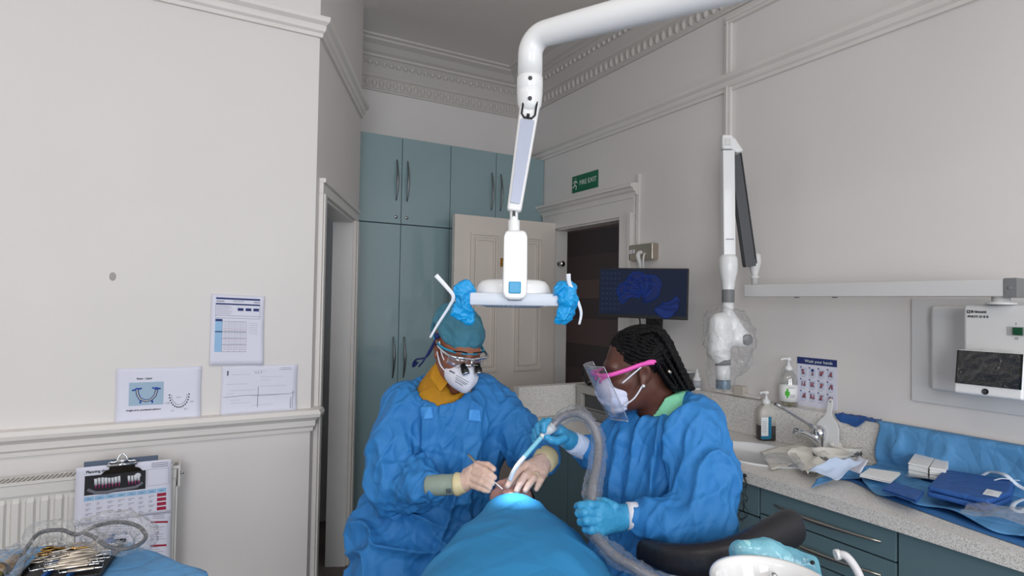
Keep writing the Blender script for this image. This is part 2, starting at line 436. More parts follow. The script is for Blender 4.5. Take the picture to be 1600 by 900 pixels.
def pnoise(Q):
    Q = np.asarray(Q, dtype=np.float64); i = np.floor(Q).astype(int); f = Q-i; i &= 255; u = f*f*f*(f*(f*6-15)+10)
    r = 0
    for dx in (0, 1):
        for dy in (0, 1):
            for dz in (0, 1):
                h = _perm[_perm[_perm[i[..., 0]+dx]+i[..., 1]+dy]+i[..., 2]+dz]
                g = _grad[h]; w = (u[..., 0] if dx else 1-u[..., 0])*(u[..., 1] if dy else 1-u[..., 1])*(u[..., 2] if dz else 1-u[..., 2])
                r = r+w*(g*(f-np.array([dx, dy, dz]))).sum(-1)
    return r*1.6
def ridge(Q, p=2.0):                    # sharp crests between soft valleys, 0..1
    return np.clip(1-2.2*np.abs(pnoise(Q)), 0, 1)**p
def near(V, c, r):
    return np.exp(-((V-np.array(c))**2).sum(1)/(r*r))
def cloth(grid_fn, nu, nv, name, m, parent=None, solid=.0012, closed=False):
    vs = []; fs = []
    for j in range(nv):
        for i in range(nu): vs.append(tuple(grid_fn(i/(nu-1), j/(nv-1))))
    for j in range(nv-1):
        for i in range(nu-1):
            a = j*nu+i; fs.append((a, a+1, a+nu+1, a+nu))
    mb = MB(); mb.add(vs, fs, 0, True)
    return mb.build(name, m, parent, solid=solid, fix=False)
# ================================================================ THE ROOM
H = 3.3                     # ceiling
XR = 2.431                  # wall with the worktop
YB = 4.16                   # wall behind the tall cabinets
K1 = Vector((.515, 2.584, 0)); K2 = Vector((.97, 3.591, 0))   # corners of the chamfered wall with the side doorway
XL, YF = -2.6, -2.2
def S(mb, name, m, **k): return mb.build(name, m, kind='structure', **k)
S(MB().box((XL-.2, YF-.2, -.1), (4.6, 5.2, 0)), 'floor', M['floor'])
S(MB().box((XL-.2, YF-.2, H), (4.6, 5.2, H+.1)), 'ceiling', M['ceiling'])
DY0, DY1, DZ = 2.879, 3.644, 2.055          # doorway to the corridor
m = MB(); m.box((XR, YF, 0), (XR+.1, DY0, H)); m.box((XR, DY1, 0), (XR+.1, YB+.1, H)); m.box((XR, DY0, DZ), (XR+.1, DY1, H))
S(m, 'wall_right', M['wall'])
S(MB().box((-.2, YB, 0), (XR, YB+.1, H)), 'wall_back', M['wall'])
S(MB().box((XL, 2.584, 0), (.515, 2.684, H)), 'wall_left', M['wall'])
S(MB().box((XL-.1, YF, 0), (XL, 2.684, H)), 'wall_far_left', M['wall'])
# street wall behind the camera with two tall windows
m = MB()
for a, b in ((XL, -2.0), (-.7, .3), (1.6, XR)): m.box((a, YF-.1, 0), (b, YF, H))
for a, b in ((-2.0, -.7), (.3, 1.6)): m.box((a, YF-.1, 0), (b, YF, .7)); m.box((a, YF-.1, 2.85), (b, YF, H))
S(m, 'wall_front', M['wall'])
for i, (a, b) in enumerate(((-2.0, -.7), (.3, 1.6))):
    m = MB()
    for x in (a, b-.06, (a+b)/2-.02): m.box((x, YF-.08, .7), (x+.06, YF-.02, 2.85))
    for z in (.7, 1.76, 2.79): m.box((a+.001, YF-.079, z), (b-.001, YF-.021, z+.06))
    S(m, 'window_%d' % (i+1), M['trim'], bevel=.004)
# chamfered wall: local x along the wall from K1 to K2, local y into the wall
dB = (K2-K1).normalized(); LB = (K2-K1).length
TB = frame(K1, dB, z=(0, 0, 1))
if (TB.to_3x3() @ Vector((0, 1, 0))).x > 0: pass
nB = Vector((-dB.y, dB.x, 0))               # into the side room
TB = Matrix(((dB.x, nB.x, 0, K1.x), (dB.y, nB.y, 0, K1.y), (0, 0, 1, 0), (0, 0, 0, 1)))
def atB(px): # distance along the chamfered wall at an image column
    d = ray(px, 470); t = (d.x*(-K1.y)+d.y*K1.x)/(d.x*dB.y-d.y*dB.x)*-1
    # solve K1 + s*dB = t*d
    det = -dB.x*d.y+dB.y*d.x; s_ = (K1.x*d.y-K1.y*d.x)/det
    return s_
o0, o1 = atB(500), atB(549)
print('wallB', LB, o0, o1)
OZ = 1.965; TH = .105
m = MB(); m.box((0, 0, 0), (o0, TH, H), T=TB); m.box((o1, 0, 0), (LB, TH, H), T=TB); m.box((o0, 0, OZ), (o1, TH, H), T=TB)
S(m, 'wall_chamfer', M['wall'])
# lining and architrave of the side doorway
m = MB(); e = .012
m.box((o0, -.004, 0), (o0+.02, TH+.004, OZ), T=TB); m.box((o1-.02, -.004, 0), (o1, TH+.004, OZ), T=TB); m.box((o0, -.004, OZ-.02), (o1, TH+.004, OZ+.001), T=TB)
for a, b in ((o0-.075, o0+.006), (o1-.006, o1+.06)):
    m.box((a, -.02, 0), (b, 0, OZ-.005), T=TB)
    m.box((a+.008 if a < o0 else a+.02, -.028, 0), (a+.02 if a < o0 else b, -.0201, OZ-.0055), T=TB)
m.box((o0-.075, -.02, OZ-.006), (o1+.06, 0, OZ+.06), T=TB); m.box((o0-.077, -.03, OZ+.04), (o1+.062, -.0005, OZ+.0605), T=TB)
S(m, 'trim_side_doorway', M['trim'], bevel=.003)
# picture rail and dado rail, running along the left wall and round the chamfered corner
PR = [(0, -.035), (.014, -.035), (.016, -.02), (.026, -.012), (.03, 0), (.03, .01), (.046, .022), (.05, .034), (.05, .042), (0, .042)]
DR = [(0, -.045), (.012, -.045), (.014, -.03), (.022, -.022), (.024, .0), (.034, .01), (.044, .016), (.048, .03), (.04, .045), (0, .048)]
oA = Vector((0, -1, 0)); oB = -nB; oc = (oA+oB)/(1+oA.dot(oB))
def rail(name, prof, z, endB, m_=None):
    mb = MB()
    mb.sweep(prof, [((XL, 2.584, z), oA), ((K1.x, K1.y, z), oc), (tuple(K1+dB*endB+Vector((0, 0, z))), oB)])
    return S(mb, name, M['trim'])
rail('trim_picture_rail_left', PR, 2.645, LB)
rail('trim_dado_rail', DR, 1.0, o0-.076)
S(MB().sweep(PR, [((XR, -.6, 2.625), (-1, 0, 0)), ((XR, YB, 2.625), (-1, 0, 0))]), 'trim_picture_rail_right', M['trim'])
# cornice: coves, fillets and a band of moulded leaves
CO = [(0, -.30), (.012, -.30), (.012, -.288), (.02, -.28), (.02, -.215), (.034, -.205), (.04, -.19), (.05, -.175), (.075, -.135), (.11, -.105), (.125, -.1), (.125, -.085), (.15, -.075), (.19, -.045), (.235, -.03), (.235, -.018), (.26, -.012), (.26, 0), (0, 0)]
mb = MB(); mb.sweep(CO, [((-.2, YB, H), (0, -1, 0)), ((XR, YB, H), (-1, -1, 0)), ((XR, -.6, H), (-1, 0, 0))])
for run in (0, 1):
    n = 48 if run == 0 else 78
    for i in range(n):
        t = .05+i*.052
        if run == 0: p = Vector((XR-.03-t, YB-.022, H-.248)); ax = (.019, .012, .03)
        else: p = Vector((XR-.022, YB-.03-t, H-.248)); ax = (.012, .019, .03)
        mb.ball(p, ax, seg=8)
        q = p+Vector((0, 0, .117)); q += Vector((0, -.062, 0)) if run == 0 else Vector((-.062, 0, 0))
        mb.ball(q, (ax[0]*.9, ax[1]*.9, .018), seg=6)
S(mb, 'trim_cornice', mat('cornice_paint', (204, 198, 193), .8))
# skirting boards
SK = [(0, 0), (.02, 0), (.02, .1), (.014, .115), (.006, .125), (0, .13)]
S(MB().sweep(SK, [((XL, 2.584, 0), oA), ((K1.x, K1.y, 0), oc), (tuple(K1+dB*(o0-.08)), oB)]), 'baseboard_left', M['trim'])
S(MB().sweep([(a, b) for a, b in SK], [((XR, 2.75, 0), (-1, 0, 0)), ((XR, DY0-.1, 0), (-1, 0, 0))]), 'baseboard_right', M['trim'])
# the corridor seen through the doorway: a wall papered in broad brown bands
m = bpy.data.materials.new('brown_banded_wallpaper'); m.use_nodes = True; nt = m.node_tree; b = nt.nodes['Principled BSDF']; b.inputs['Roughness'].default_value = .7
tc = nt.nodes.new('ShaderNodeTexCoord'); sp = nt.nodes.new('ShaderNodeSeparateXYZ'); mm = nt.nodes.new('ShaderNodeMath'); mm.operation = 'MULTIPLY'; mm.inputs[1].default_value = .9
fr = nt.nodes.new('ShaderNodeMath'); fr.operation = 'FRACT'; cr = nt.nodes.new('ShaderNodeValToRGB'); cr.color_ramp.interpolation = 'CONSTANT'
nt.links.new(tc.outputs['Object'], sp.inputs[0]); nt.links.new(sp.outputs[2], mm.inputs[0]); nt.links.new(mm.outputs[0], fr.inputs[0]); nt.links.new(fr.outputs[0], cr.inputs[0]); nt.links.new(cr.outputs[0], b.inputs['Base Color'])
e = cr.color_ramp.elements; e[0].color = (*lin((84, 62, 54)), 1); e[1].position = .22; e[1].color = (*lin((64, 48, 43)), 1)
for p_, c_ in ((.4, (88, 68, 58)), (.56, (70, 52, 46)), (.78, (58, 44, 40))): q = e.new(p_); q.color = (*lin(c_), 1)
S(MB().box((3.5, 1.5, 0), (3.6, 5.2, H)), 'wall_corridor', m)
S(MB().box((XR+.1, 1.4, 0), (3.5, 1.5, H)).box((XR+.1, 5.1, 0), (3.5, 5.2, H)), 'wall_corridor_end', M['wall'])
# doorway lining and deep Victorian architrave
m = MB()
m.box((XR-.002, DY0, 0), (XR+.102, DY0+.02, DZ)); m.box((XR-.002, DY1-.02, 0), (XR+.102, DY1, DZ)); m.box((XR-.002, DY0, DZ-.02), (XR+.102, DY1, DZ+.001))
def arch(mb, y0, y1, sgn):
    w = abs(y1-y0)
    for a, b, t in ((0, 1, .022), (.55, 1, .03), (.72, 1, .042), (.86, 1, .05)):
        ya, yb = y0+sgn*w*a, y0+sgn*w*b
        mb.box((XR-t, ya, 0), (XR-.001*a, yb+sgn*t*.02, DZ+t*.05))
arch(m, DY0+.008, DY0-.125, -1); arch(m, DY1-.008, DY1+.125, 1)
y0, y1 = DY0-.125, DY1+.125
m.box((XR-.0235, y0-.003, DZ-.0085), (XR, y1+.003, DZ+.10))
m.box((XR-.03, y0-.004, DZ+.095), (XR, y1+.004, DZ+.115))
m.sweep([(0, .11), (.03, .11), (.035, .125), (.05, .135), (.06, .15), (.075, .155), (.075, .17), (.07, .175), (0, .185)], [((XR, y0-.03, DZ), (-1, 0, 0)), ((XR, y1+.03, DZ), (-1, 0, 0))])
S(m, 'trim_door_surround', M['trim'])
# open panelled door
hx = XR-.02; dy0, dy1 = 3.60, 3.64; L = .80; DT = 2.085
r = thing('door', (hx-L/2, 3.62, 0), 'off-white panelled door standing open in front of the tall cabinets', 'door'); r['kind'] = 'structure'; r.name = 'door_1'
m = MB(); m.box((hx-L, dy0, .01), (hx, dy1, DT))
pan = [(hx-L+.115, hx-L+.335, 1.03, 1.97), (hx-.335, hx-.115, 1.03, 1.97), (hx-L+.115, hx-L+.335, .2, .82), (hx-.335, hx-.115, .2, .82)]
for a, b, c, d in pan:
    for k, (w, t) in enumerate(((.0, .014), (.0145, .007), (.034, .010))):
        A, B_, C_, D_ = a+w, b-w, c+w, d-w; q = .014
        m.box((A, dy0-t, C_), (B_, dy0, C_+q)); m.box((A, dy0-t, D_-q), (B_, dy0, D_)); m.box((A, dy0-t, C_+q), (A+q, dy0, D_-q)); m.box((B_-q, dy0-t, C_+q), (B_, dy0, D_-q))
m.build('door_leaf', M['door'], r)
kx = PY(784, 410, dy0)
m = MB(); m.box((kx.x-.012, dy0-.005, kx.z-.03), (kx.x+.012, dy0, kx.z+.03)); m.tube([(kx.x, dy0, kx.z), (kx.x, dy0-.02, kx.z)], .008)
m.build('escutcheon', M['gold'], r)
kp = PX(874, 411, XR-.03)
m = MB(); T = frame((XR+.02, DY1-.02, kp.z), (0, -1, 0), z=(0, 0, 1))
m.lathe([(.02, 0), (.02, .006), (.009, .01), (.009, .03), (.02, .036), (.022, .048), (.014, .056), (.001, .058)], frame((XR+.03, DY1-.02, kp.z), (1, 0, 0), z=(0, -1, 0)))
tag(m.build('door_knob', M['chrome']), 'small chrome knob on the left jamb of the corridor doorway', 'knob')

# ---------------------------------------------------------------- side room behind the left doorway
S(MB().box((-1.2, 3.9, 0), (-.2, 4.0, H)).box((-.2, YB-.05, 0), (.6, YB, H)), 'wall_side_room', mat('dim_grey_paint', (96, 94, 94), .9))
r = thing('storage_cabinet', (.2, 3.6, 0), 'grey low cabinet in the dark side room, seen through the left doorway', 'cabinet')
m = MB(); m.box((-.1, 3.45, .1), (.5, 3.95, 1.12)); m.box((-.08, 3.47, 0), (.48, 3.9, .1)); m.build('body', M['grey'], r, bevel=.004)
m = MB(); m.box((-.12, 3.43, 1.12), (.52, 3.97, 1.15)); m.build('worktop', M['wgrey'], r, bevel=.004)
s = Sdf(); s.ell((.38, 3.6, 1.315), (.13, .12, .15)); s.ell((.42, 3.56, 1.42), (.06, .06, .08), k=.04)
V, Fq = s.mesh(.01); N = np_normals(V, Fq); V = V+N*(ridge(V*9)*.02)[:, None]
tag(from_np('sack', V, Fq, M['black']), 'black sack on the grey cabinet in the dark side room', 'bag')
s = Sdf(); s.boxx((.44, 3.25, .15), (.08, .1, .14), rd=.05); V, Fq = s.mesh(.01); N = np_normals(V, Fq); V = V+N*(ridge(V*11)*.015)[:, None]
tag(from_np('bag', V, Fq, M['black']), 'black bag on the floor inside the left doorway', 'bag')

# ---------------------------------------------------------------- tall teal cabinets
CF = 3.793; ct = 2.59
xs = [PY(p, 230, CF).x for p in (629, 705, 776)]; x0 = .975; x1 = XR-.004
xs = [x0]+xs+[x1]
print('cab', xs)
def bow_handle(mb, p, axis, L, out, r=.006, h=.03):
    axis = Vector(axis); out = Vector(out); pts = []; rr = []
    for i in range(15):
        t = -1+2*i/14; pts.append(Vector(p)+axis*(t*L/2)+out*(h*(1-t*t)+.004)); rr.append(r*(1.25-.75*abs(t)))
    mb.tube(pts, rr, 10)
for half in (0, 1):
    a, b = xs[2*half], xs[2*half+2]
    for up in (0, 1):
        z0, z1 = ((2.012, ct) if up else (.13, 2.008))
        w = 'upper' if up else 'tall lower'; side = ('left, next to the side doorway' if half == 0 else 'right, next to the corridor wall')
        r = thing('wall_cabinet' if up else 'tall_cabinet', ((a+b)/2, (CF+YB)/2, z0), 'pale teal gloss two-door %s cabinet on the %s' % (w, side), 'cabinet')
        m = MB(); m.box((a+.001, CF+.022, z0), (b-.001, YB-.002, z1))
        if not up: m.box((a+.001, CF+.06, 0), (b-.001, YB-.002, .13))
        m.build('carcass', M['gap' if 0 else 'teal_dark'], r)
        for d in (0, 1):
            c0, c1 = xs[2*half+d]+.002, xs[2*half+d+1]-.002
            m = MB(); m.box((c0, CF, z0+.002), (c1, CF+.02, z1-.001)); dr = m.build('door', M['teal'], r, bevel=.0015)
            hxp = c1-.035 if d == 0 else c0+.035; hz = (z0+z1)/2 if up else 1.13
            m = MB(); bow_handle(m, (hxp, CF, hz-.0), (0, 0, 1), .27, (0, -1, 0), r=.0068, h=.026); m.build('handle', M['dsteel'], dr)
            if up and half == 0:
                m = MB(); m.tube([(hxp, CF, z0+.045), (hxp, CF-.008, z0+.045)], .011, 14); m.build('lock', M['chrome'], dr)

# ---------------------------------------------------------------- fire exit sign, conduit, switch
def on_right(px, py, off=0.0): return PX(px, py, XR-off)
a = on_right(895, 300); b = on_right(935, 270)
r = thing('fire_exit_sign', tuple(a), 'green fire exit sign on the wall above the corridor doorway', 'sign')
yc = (on_right(895, 285).y+on_right(935, 285).y)/2; hw = (on_right(895, 285).y-on_right(935, 285).y)/2; zc = (PX(915, 284, XR).z); hh = .058
m = MB(); m.box((XR-.006, yc-hw, zc-hh), (XR, yc+hw, zc+hh)); m.build('board', mat('sign_green', (18, 104, 72), .4), r, bevel=.001)
TS = frame((XR-.0066, yc, zc), (0, -1, 0), z=(-1, 0, 0))
sw = mat('sign_white', (225, 235, 228), .5)
text('FIRE EXIT', .046, TS @ Matrix.Translation((-hw*.40, 0, 0)), sw, r, 'lettering', sx=1.0)
m = MB(); zf = 0
def flat(mb, x0, y0, x1, y1, z=.0006, mi=0, T=None): return mb.add([(x0, y0, z), (x1, y0, z), (x1, y1, z), (x0, y1, z)], [(0, 1, 2, 3)], mi, False, T)
fx = -hw*.72
m.tube([(fx+.004, .036, .0), (fx+.004, .037, .0006)], .009, 10, T=TS)
m.tube([(fx, .022, .001), (fx-.006, -.005, .001), (fx+.012, -.016, .001), (fx+.008, -.04, .001)], .0045, 6, flat=.2, T=TS)
m.tube([(fx-.006, -.005, .001), (fx-.02, -.02, .001), (fx-.034, -.02, .001)], .0045, 6, flat=.2, T=TS)
m.tube([(fx-.022, .004, .001), (fx-.016, .02, .001), (fx+.008, .02, .001), (fx+.022, .004, .001)], .004, 6, flat=.2, T=TS)
m.build('running_man', sw, r)
y_c = on_right(999, 330).y
r = thing('cable_conduit', (XR-.01, y_c, 1.7), 'white cable conduit running down the wall beside the door surround', 'conduit')
m = MB(); m.box((XR-.016, y_c-.014, PX(999, 385, XR).z), (XR, y_c+.014, PX(999, 272, XR).z)); m.build('channel', M['trim'], r, bevel=.003)
for i in range(6):
    z = PX(999, 282+i*19, XR).z
    m = MB(); m.box((XR-.019, y_c-.005, z-.014), (XR-.0165, y_c+.005, z+.014)); m.build('clip', M['wgrey'], r)
a = on_right(992, 384); b = on_right(1029, 406)
r = thing('power_switch', tuple(a), 'grey metal isolator switch box beside the corridor door surround', 'switch')
m = MB(); m.box((XR-.05, b.y, b.z), (XR, a.y, a.z)); m.build('box', M['steel'], r, bevel=.006)
m = MB(); m.box((XR-.056, a.y-.035, a.z-.03), (XR-.0505, a.y-.012, a.z-.055)); m.box((XR-.056, a.y-.06, a.z-.03), (XR-.0505, a.y-.042, a.z-.055)); m.build('rocker', M['wgrey'], r, bevel=.002)
yk = on_right(1012, 400).y
m = MB(); m.tube(bez([(XR-.05, yk, a.z-.05), (XR-.075, yk, a.z-.07), (XR-.06, yk-.01, a.z-.16), (XR-.05, yk+.0, a.z-.4)]), .013, 10); m.tube(bez([(XR-.05, yk-.03, a.z-.06), (XR-.07, yk-.04, a.z-.1), (XR-.05, yk-.02, a.z-.3)]), .006, 8)
m.build('cable', M['wgrey'], r)
# boxed-in pipe trim on the right wall
yv = on_right(1140, 150).y; zt = PX(1137, 28, XR).z
m = MB(); m.box((XR-.02, yv-.022, 1.45), (XR, yv+.022, zt-.041)); m.box((XR-.027, yv-.006, 1.451), (XR-.0205, yv+.006, zt-.03))
m.box((XR-.02, -.4, zt-.04), (XR, yv+.022, zt)); m.box((XR-.027, -.4, zt-.026), (XR-.0205, yv+.006, zt-.014))
S(m, 'trim_boxed_pipe', M['trim'], bevel=.003)

# ---------------------------------------------------------------- worktop, upstands and base units
WX = 1.831; WZ = .9
sk0 = PZ(1168, 690, WZ); sk1 = PZ(1262, 712, WZ)
r = thing('worktop', (2.1, 1.2, WZ), 'long pale speckled worktop with matching upstand along the right wall', 'worktop')
SKX, SKY, SKR = 2.09, 1.62, (.17, .21)
print('sink guess', sk0, sk1)
# top slab with an oval hole for the sink
def slab_with_hole(mb, z, up):
    n = 48; ring = [(SKX+SKR[0]*math.cos(2*PI*i/n), SKY+SKR[1]*math.sin(2*PI*i/n), z) for i in range(n)]
    X0, X1, Y0, Y1 = WX, XR-.002, SKY-.32, SKY+.32
    sq = []
    for i in range(n):
        a = 2*PI*i/n; c, s_ = math.cos(a), math.sin(a)
        t = min(((X1-SKX)/c if c > 0 else (X0-SKX)/c) if abs(c) > 1e-6 else 9, (.32/abs(s_)) if abs(s_) > 1e-6 else 9)
        sq.append((SKX+c*t, SKY+s_*t, z))
    # snap the ray points nearest each corner to that corner
    for cx, cy in ((X0, Y0), (X0, Y1), (X1, Y0), (X1, Y1)):
        j = min(range(n), key=lambda q: (sq[q][0]-cx)**2+(sq[q][1]-cy)**2); sq[j] = (cx, cy, z)
    mb.add(ring+sq, [(i, (i+1) % n, n+(i+1) % n, n+i) for i in range(n)])
m = MB(); m.box((WX, -.9, WZ-.04), (XR-.002, SKY-.32, WZ)); m.box((WX, SKY+.32, WZ-.04), (XR-.002, 2.66, WZ)); m.box((1.60, SKY+.321, WZ-.0402), (WX, 2.66, WZ+.0002))
slab_with_hole(m, WZ, 1); m.box((WX, SKY-.32, WZ-.04), (WX+.012, SKY+.32, WZ-.0005))
m.build('slab', M['stone'], r)
m = MB(); m.box((XR-.062, -.9, WZ), (XR-.002, 2.66, 1.063)); m.build('upstand', M['stone'], r, bevel=.002)
m = MB(); m.box((1.572, 2.665, WZ), (XR-.062, 2.72, 1.063)); m.box((XR-.062, 2.66, WZ), (XR-.002, 2.72, 1.063)); m.build('end_upstand', M['stone'], r, bevel=.002)
m = MB()
m.lathe([(1.0, .0), (1.0, .003), (.93, .004), (.9, -.02), (.86, -.1), (.7, -.14), (.15, -.15), (.1, -.155), (.001, -.155)], Matrix.Translation((SKX, SKY, WZ+.0015)) @ Matrix.Diagonal((SKR[0]*1.06, SKR[1]*1.05, 1, 1)), 48)
tag(m.build('sink', M['white'], None, solid=.004), 'white oval inset sink in the speckled worktop', 'sink')
FX = 1.852
def unit(y0, y1, fronts, label, handles=True, back=None):
    r = thing('base_unit', (2.12, (y0+y1)/2, 0), label, 'cabinet')
    m = MB(); m.box((FX+.02, y0+.001, .1), (XR-.03, y1-.001, .69)); m.box((FX+.02, y0+.001, .1), (FX+.05, y1-.001, .858)); m.box((FX+.06, y0+.001, 0), (XR-.03, y1-.001, .1)); m.build('carcass', M['gap'], r)
    for z0, z1 in fronts:
        m = MB(); m.box((FX, y0+.003, z0+.0015), (FX+.018, y1-.003, z1-.0015)); d = m.build('drawer' if z1-z0 < .4 else 'door', M['teal_dark'], r, bevel=.0015)
        if handles:
            m = MB(); bow_handle(m, (FX, (y0+y1)/2-.01, (z0+z1)/2+.0), (0, 1, 0), .36, (-1, 0, 0), r=.006, h=.026); m.build('handle', M['steel'], d)
yA = PX(1187, 780, FX).y; yB_ = PX(1402, 850, FX).y
print('units', yA, yB_)
unit(yA, yA+.47, [(.745, .857), (.11, .742)], 'teal base unit with drawer over a door, at the sink behind the nurse', handles=False)
unit(yB_, yA, [(.762, .857), (.662, .76), (.40, .66), (.11, .398)], 'teal drawer unit with bow handles below the blue drape')
unit(yB_-.6, yB_, [(.11, .857)], 'teal base unit with one plain door at the right edge of the picture', handles=False)
unit(yB_-1.2, yB_-.6, [(.11, .857)], 'teal base unit nearest the camera, beyond the right edge', handles=False)
r = thing('base_unit', (1.9, 2.3, 0), 'dark teal base unit under the far end of the worktop, behind the suction hose', 'cabinet')
m = MB(); m.box((1.64, yA+.475, .1), (XR-.03, 2.678, .858)); m.box((1.7, yA+.475, 0), (XR-.03, 2.67, .1)); m.build('carcass', M['gap'], r)
for a, b in ((yA+.475, 2.29), (2.29, 2.678)):
    m = MB(); m.box((1.62, a+.002, .11), (1.638, b-.002, .857)); m.build('door', M['teal_dark'], r, bevel=.0015)
# ================================================================ EQUIPMENT
Z3 = Vector((0, 0, 1))
def CF_(p):                              # upright frame facing the way the camera heads: x right, y away, z up
    return Matrix(((rt0.x, fwd_h.x, 0, p[0]), (rt0.y, fwd_h.y, 0, p[1]), (0, 0, 1, p[2]), (0, 0, 0, 1)))
# ---------------------------------------------------------------- dental light
LD = 1.55
e0 = P(829, 58, 1.6); a1 = P(985, 20, 1.45); dr_ = (a1-e0); dr_.z = 0; dr_.normalize()
post = e0+dr_*1.35
r = thing('dental_light', (post.x, post.y, 3.3), 'white ceiling-hung dental light on a bent tubular arm above the patient', 'dental light')
m = MB()
zt = e0.z+.0
path = [Vector((post.x, post.y, zt))+Vector((0, 0, 0))]+[e0+dr_*t for t in (.8, .4, .2, .1)]
for q in path: q.z = zt
rc = .048
for i in range(9):
    a_ = PI/2*i/8; path.append(e0+dr_*(rc*(1-math.sin(a_)))+Vector((0, 0, -rc*(1-math.cos(a_)))))
b0 = e0+Vector((0, 0, -.11))
path.append(b0)
m.tube(path, [.046, .042, .039, .0365, .035]+[.0335]*10, 28)
m.tube([(post.x, post.y, zt-.05), (post.x, post.y, 3.296)], .045, 28)
m.build('arm_tube', M['white'], r)
m = MB()
T = Matrix.Translation((b0.x, b0.y, 0))
zA = b0.z; zB = P(826, 176, 1.6).z
m.lathe([(.0335, zA), (.0355, zA-.002), (.0355, zA-.036), (.0345, zA-.037), (.0345, zA-.039), (.0355, zA-.040), (.0345, zB+.045), (.032, zB+.018), (.024, zB+.003), (.018, zB), (.001, zB)], T, 32)
m.build('arm_collar', M['white'], r)
m = MB()
for dz in (.016, .07):
    q = Vector((b0.x, b0.y, zA-dz))-fwd_h*.0345; m.tube([q, q-fwd_h*.003], .0055, 14)
m.build('screw', M['dgrey'], r)
s0 = Vector((b0.x, b0.y, zB+.01)); s1 = P(803, 332, 1.57)
ax = (s1-s0).normalized(); sd = rt0; TT = frame(s0, ax, y=sd); Ls = (s1-s0).length
m = MB()
m.add([(-.03, -.0275, -.012), (-.03, .0275, -.012), (-.03, .0275, .02), (-.03, -.0275, .02), (Ls, -.019, -.012), (Ls, .019, -.012), (Ls, .019, .018), (Ls, -.019, .018)],
      [(0, 1, 2, 3), (7, 6, 5, 4), (0, 4, 5, 1), (1, 5, 6, 2), (2, 6, 7, 3), (3, 7, 4, 0)], T=TT)
m.build('spring_arm', M['white'], r, bevel=.008, seg=3)
side = 1 if (TT.to_3x3() @ Vector((0, 0, 1))).dot(fwd_h) < 0 else -1
zz = .0205 if side == 1 else -.0125
m = MB(); m.add([(.04, -.019, zz), (.04, .019, zz), (Ls-.02, .0125, zz-.001*side), (Ls-.02, -.0125, zz-.001*side), (.04, -.019, zz+.003*side), (.04, .019, zz+.003*side), (Ls-.02, .0125, zz+.002*side), (Ls-.02, -.0125, zz+.002*side)],
      [(0, 1, 2, 3), (4, 5, 6, 7), (0, 1, 5, 4), (1, 2, 6, 5), (2, 3, 7, 6), (3, 0, 4, 7)], T=TT)
m.build('spring_cover', mat('lilac_grey_metal', (176, 182, 200), .3, .3), r, bevel=.001)
m = MB(); m.tube([TT @ Vector((-.012, -.018, zz+.004*side)), TT @ Vector((.026, -.018, zz+.004*side)), TT @ Vector((.036, -.01, zz+.004*side)), TT @ Vector((.036, .01, zz+.004*side)), TT @ Vector((.026, .018, zz+.004*side)), TT @ Vector((-.012, .018, zz+.004*side))], .0028, 8)
m.tube([TT @ Vector((.03, -.004, zz+.004*side)), TT @ Vector((.03, .004, zz+.004*side))], .006, 8)
m.build('joint_slot', M['black'], r)
n0 = P(803, 330, 1.57); n1 = P(803, 364, 1.56)
m = MB(); m.tube([n0, n0.lerp(n1, .45)], .011, 20); m.tube([n0.lerp(n1, .45), n1], .0155, 24); m.build('neck', M['white'], r, bevel=.001)
m = MB(); m.box((-.004, -.0125, -.012), (.004, -.008, .012), T=CF_(n0.lerp(n1, .1))); m.build('neck_slot', M['black'], r)
bt = P(804, 361, LD); bb = P(804, 469, LD)
hB = bt.z-bb.z
m = MB(); w = .031
out = [(-w*.82, hB), (w*.82, hB), (w*.97, hB*.9), (w*1.03, .02), (w*.9, .004), (w*.4, 0), (-w*.4, 0), (-w*.9, .004), (-w*1.03, .02), (-w*.97, hB*.9)]
Tb = CF_(bb)
m.add([(x, -.036+.012*(z > hB*.9), z) for x, z in out]+[(x, .03, z) for x, z in out], [tuple(range(10)), tuple(reversed(range(10, 20)))]+[(i, (i+1) % 10, 10+(i+1) % 10, 10+i) for i in range(10)], T=Tb)
m.build('body', M['white'], r, bevel=.009, seg=4)
m = MB(); m.box((-.0155, -.0405, .017), (.0155, -.0355, .047), T=Tb); m.build('button', mat('cyan_button', (8, 146, 196), .3), r, bevel=.003, seg=3)
m = MB(); m.lathe([(.001, -.002), (.02, -.001), (.024, .004), (.024, .007)], Tb @ Matrix.Translation((0, -.005, 0)), 24); m.build('sensor', M['dgrey'], r)
hc = P(802, 451, LD+.055)
m = MB(); m.lathe([(.001, .024), (.7, .024), (.86, .019), (.95, .008), (1, -.006), (1.01, -.018), (.95, -.022)], CF_(hc) @ Matrix.Diagonal((.101, .062, 1, 1)), 40)
m.build('head_shell', M['white'], r)
m = MB(); bc = P(806, 467.5, LD)
bp = [(-.120, .004), (-.08, .0), (-.03, -.004), (.03, -.004), (.08, 0), (.120, .004)]
m.sweep([(-.014, -.015), (.008, -.017), (.012, 0), (.008, .016), (-.014, .014)], [(CF_(bc) @ Vector((x, y+.0, 0)), -fwd_h) for x, y in bp])
m.build('handle_bar', mat('bar_plastic', (206, 212, 222), .35), r, bevel=.003)
m = MB()
for i in range(44):
    a = PI*2*i/44; m.box((-.0008, -.0015, -.002), (.0008, .0015, .002), T=CF_(hc+Vector((0, 0, -.045))) @ Matrix.Translation((.088*math.cos(a), .06*math.sin(a), 0)))
m.lathe([(.001, -.050), (.8, -.051), (.96, -.047), (1, -.042), (1, -.02)], CF_(hc) @ Matrix.Diagonal((.088, .06, 1, 1)), 44)
m.build('lens_ring', mat('clear_grey_lens', (150, 158, 168), .15, .2), r)
lmp = hc+Vector((0, 0, -.066)); tgt = P(808, 772, 1.67)
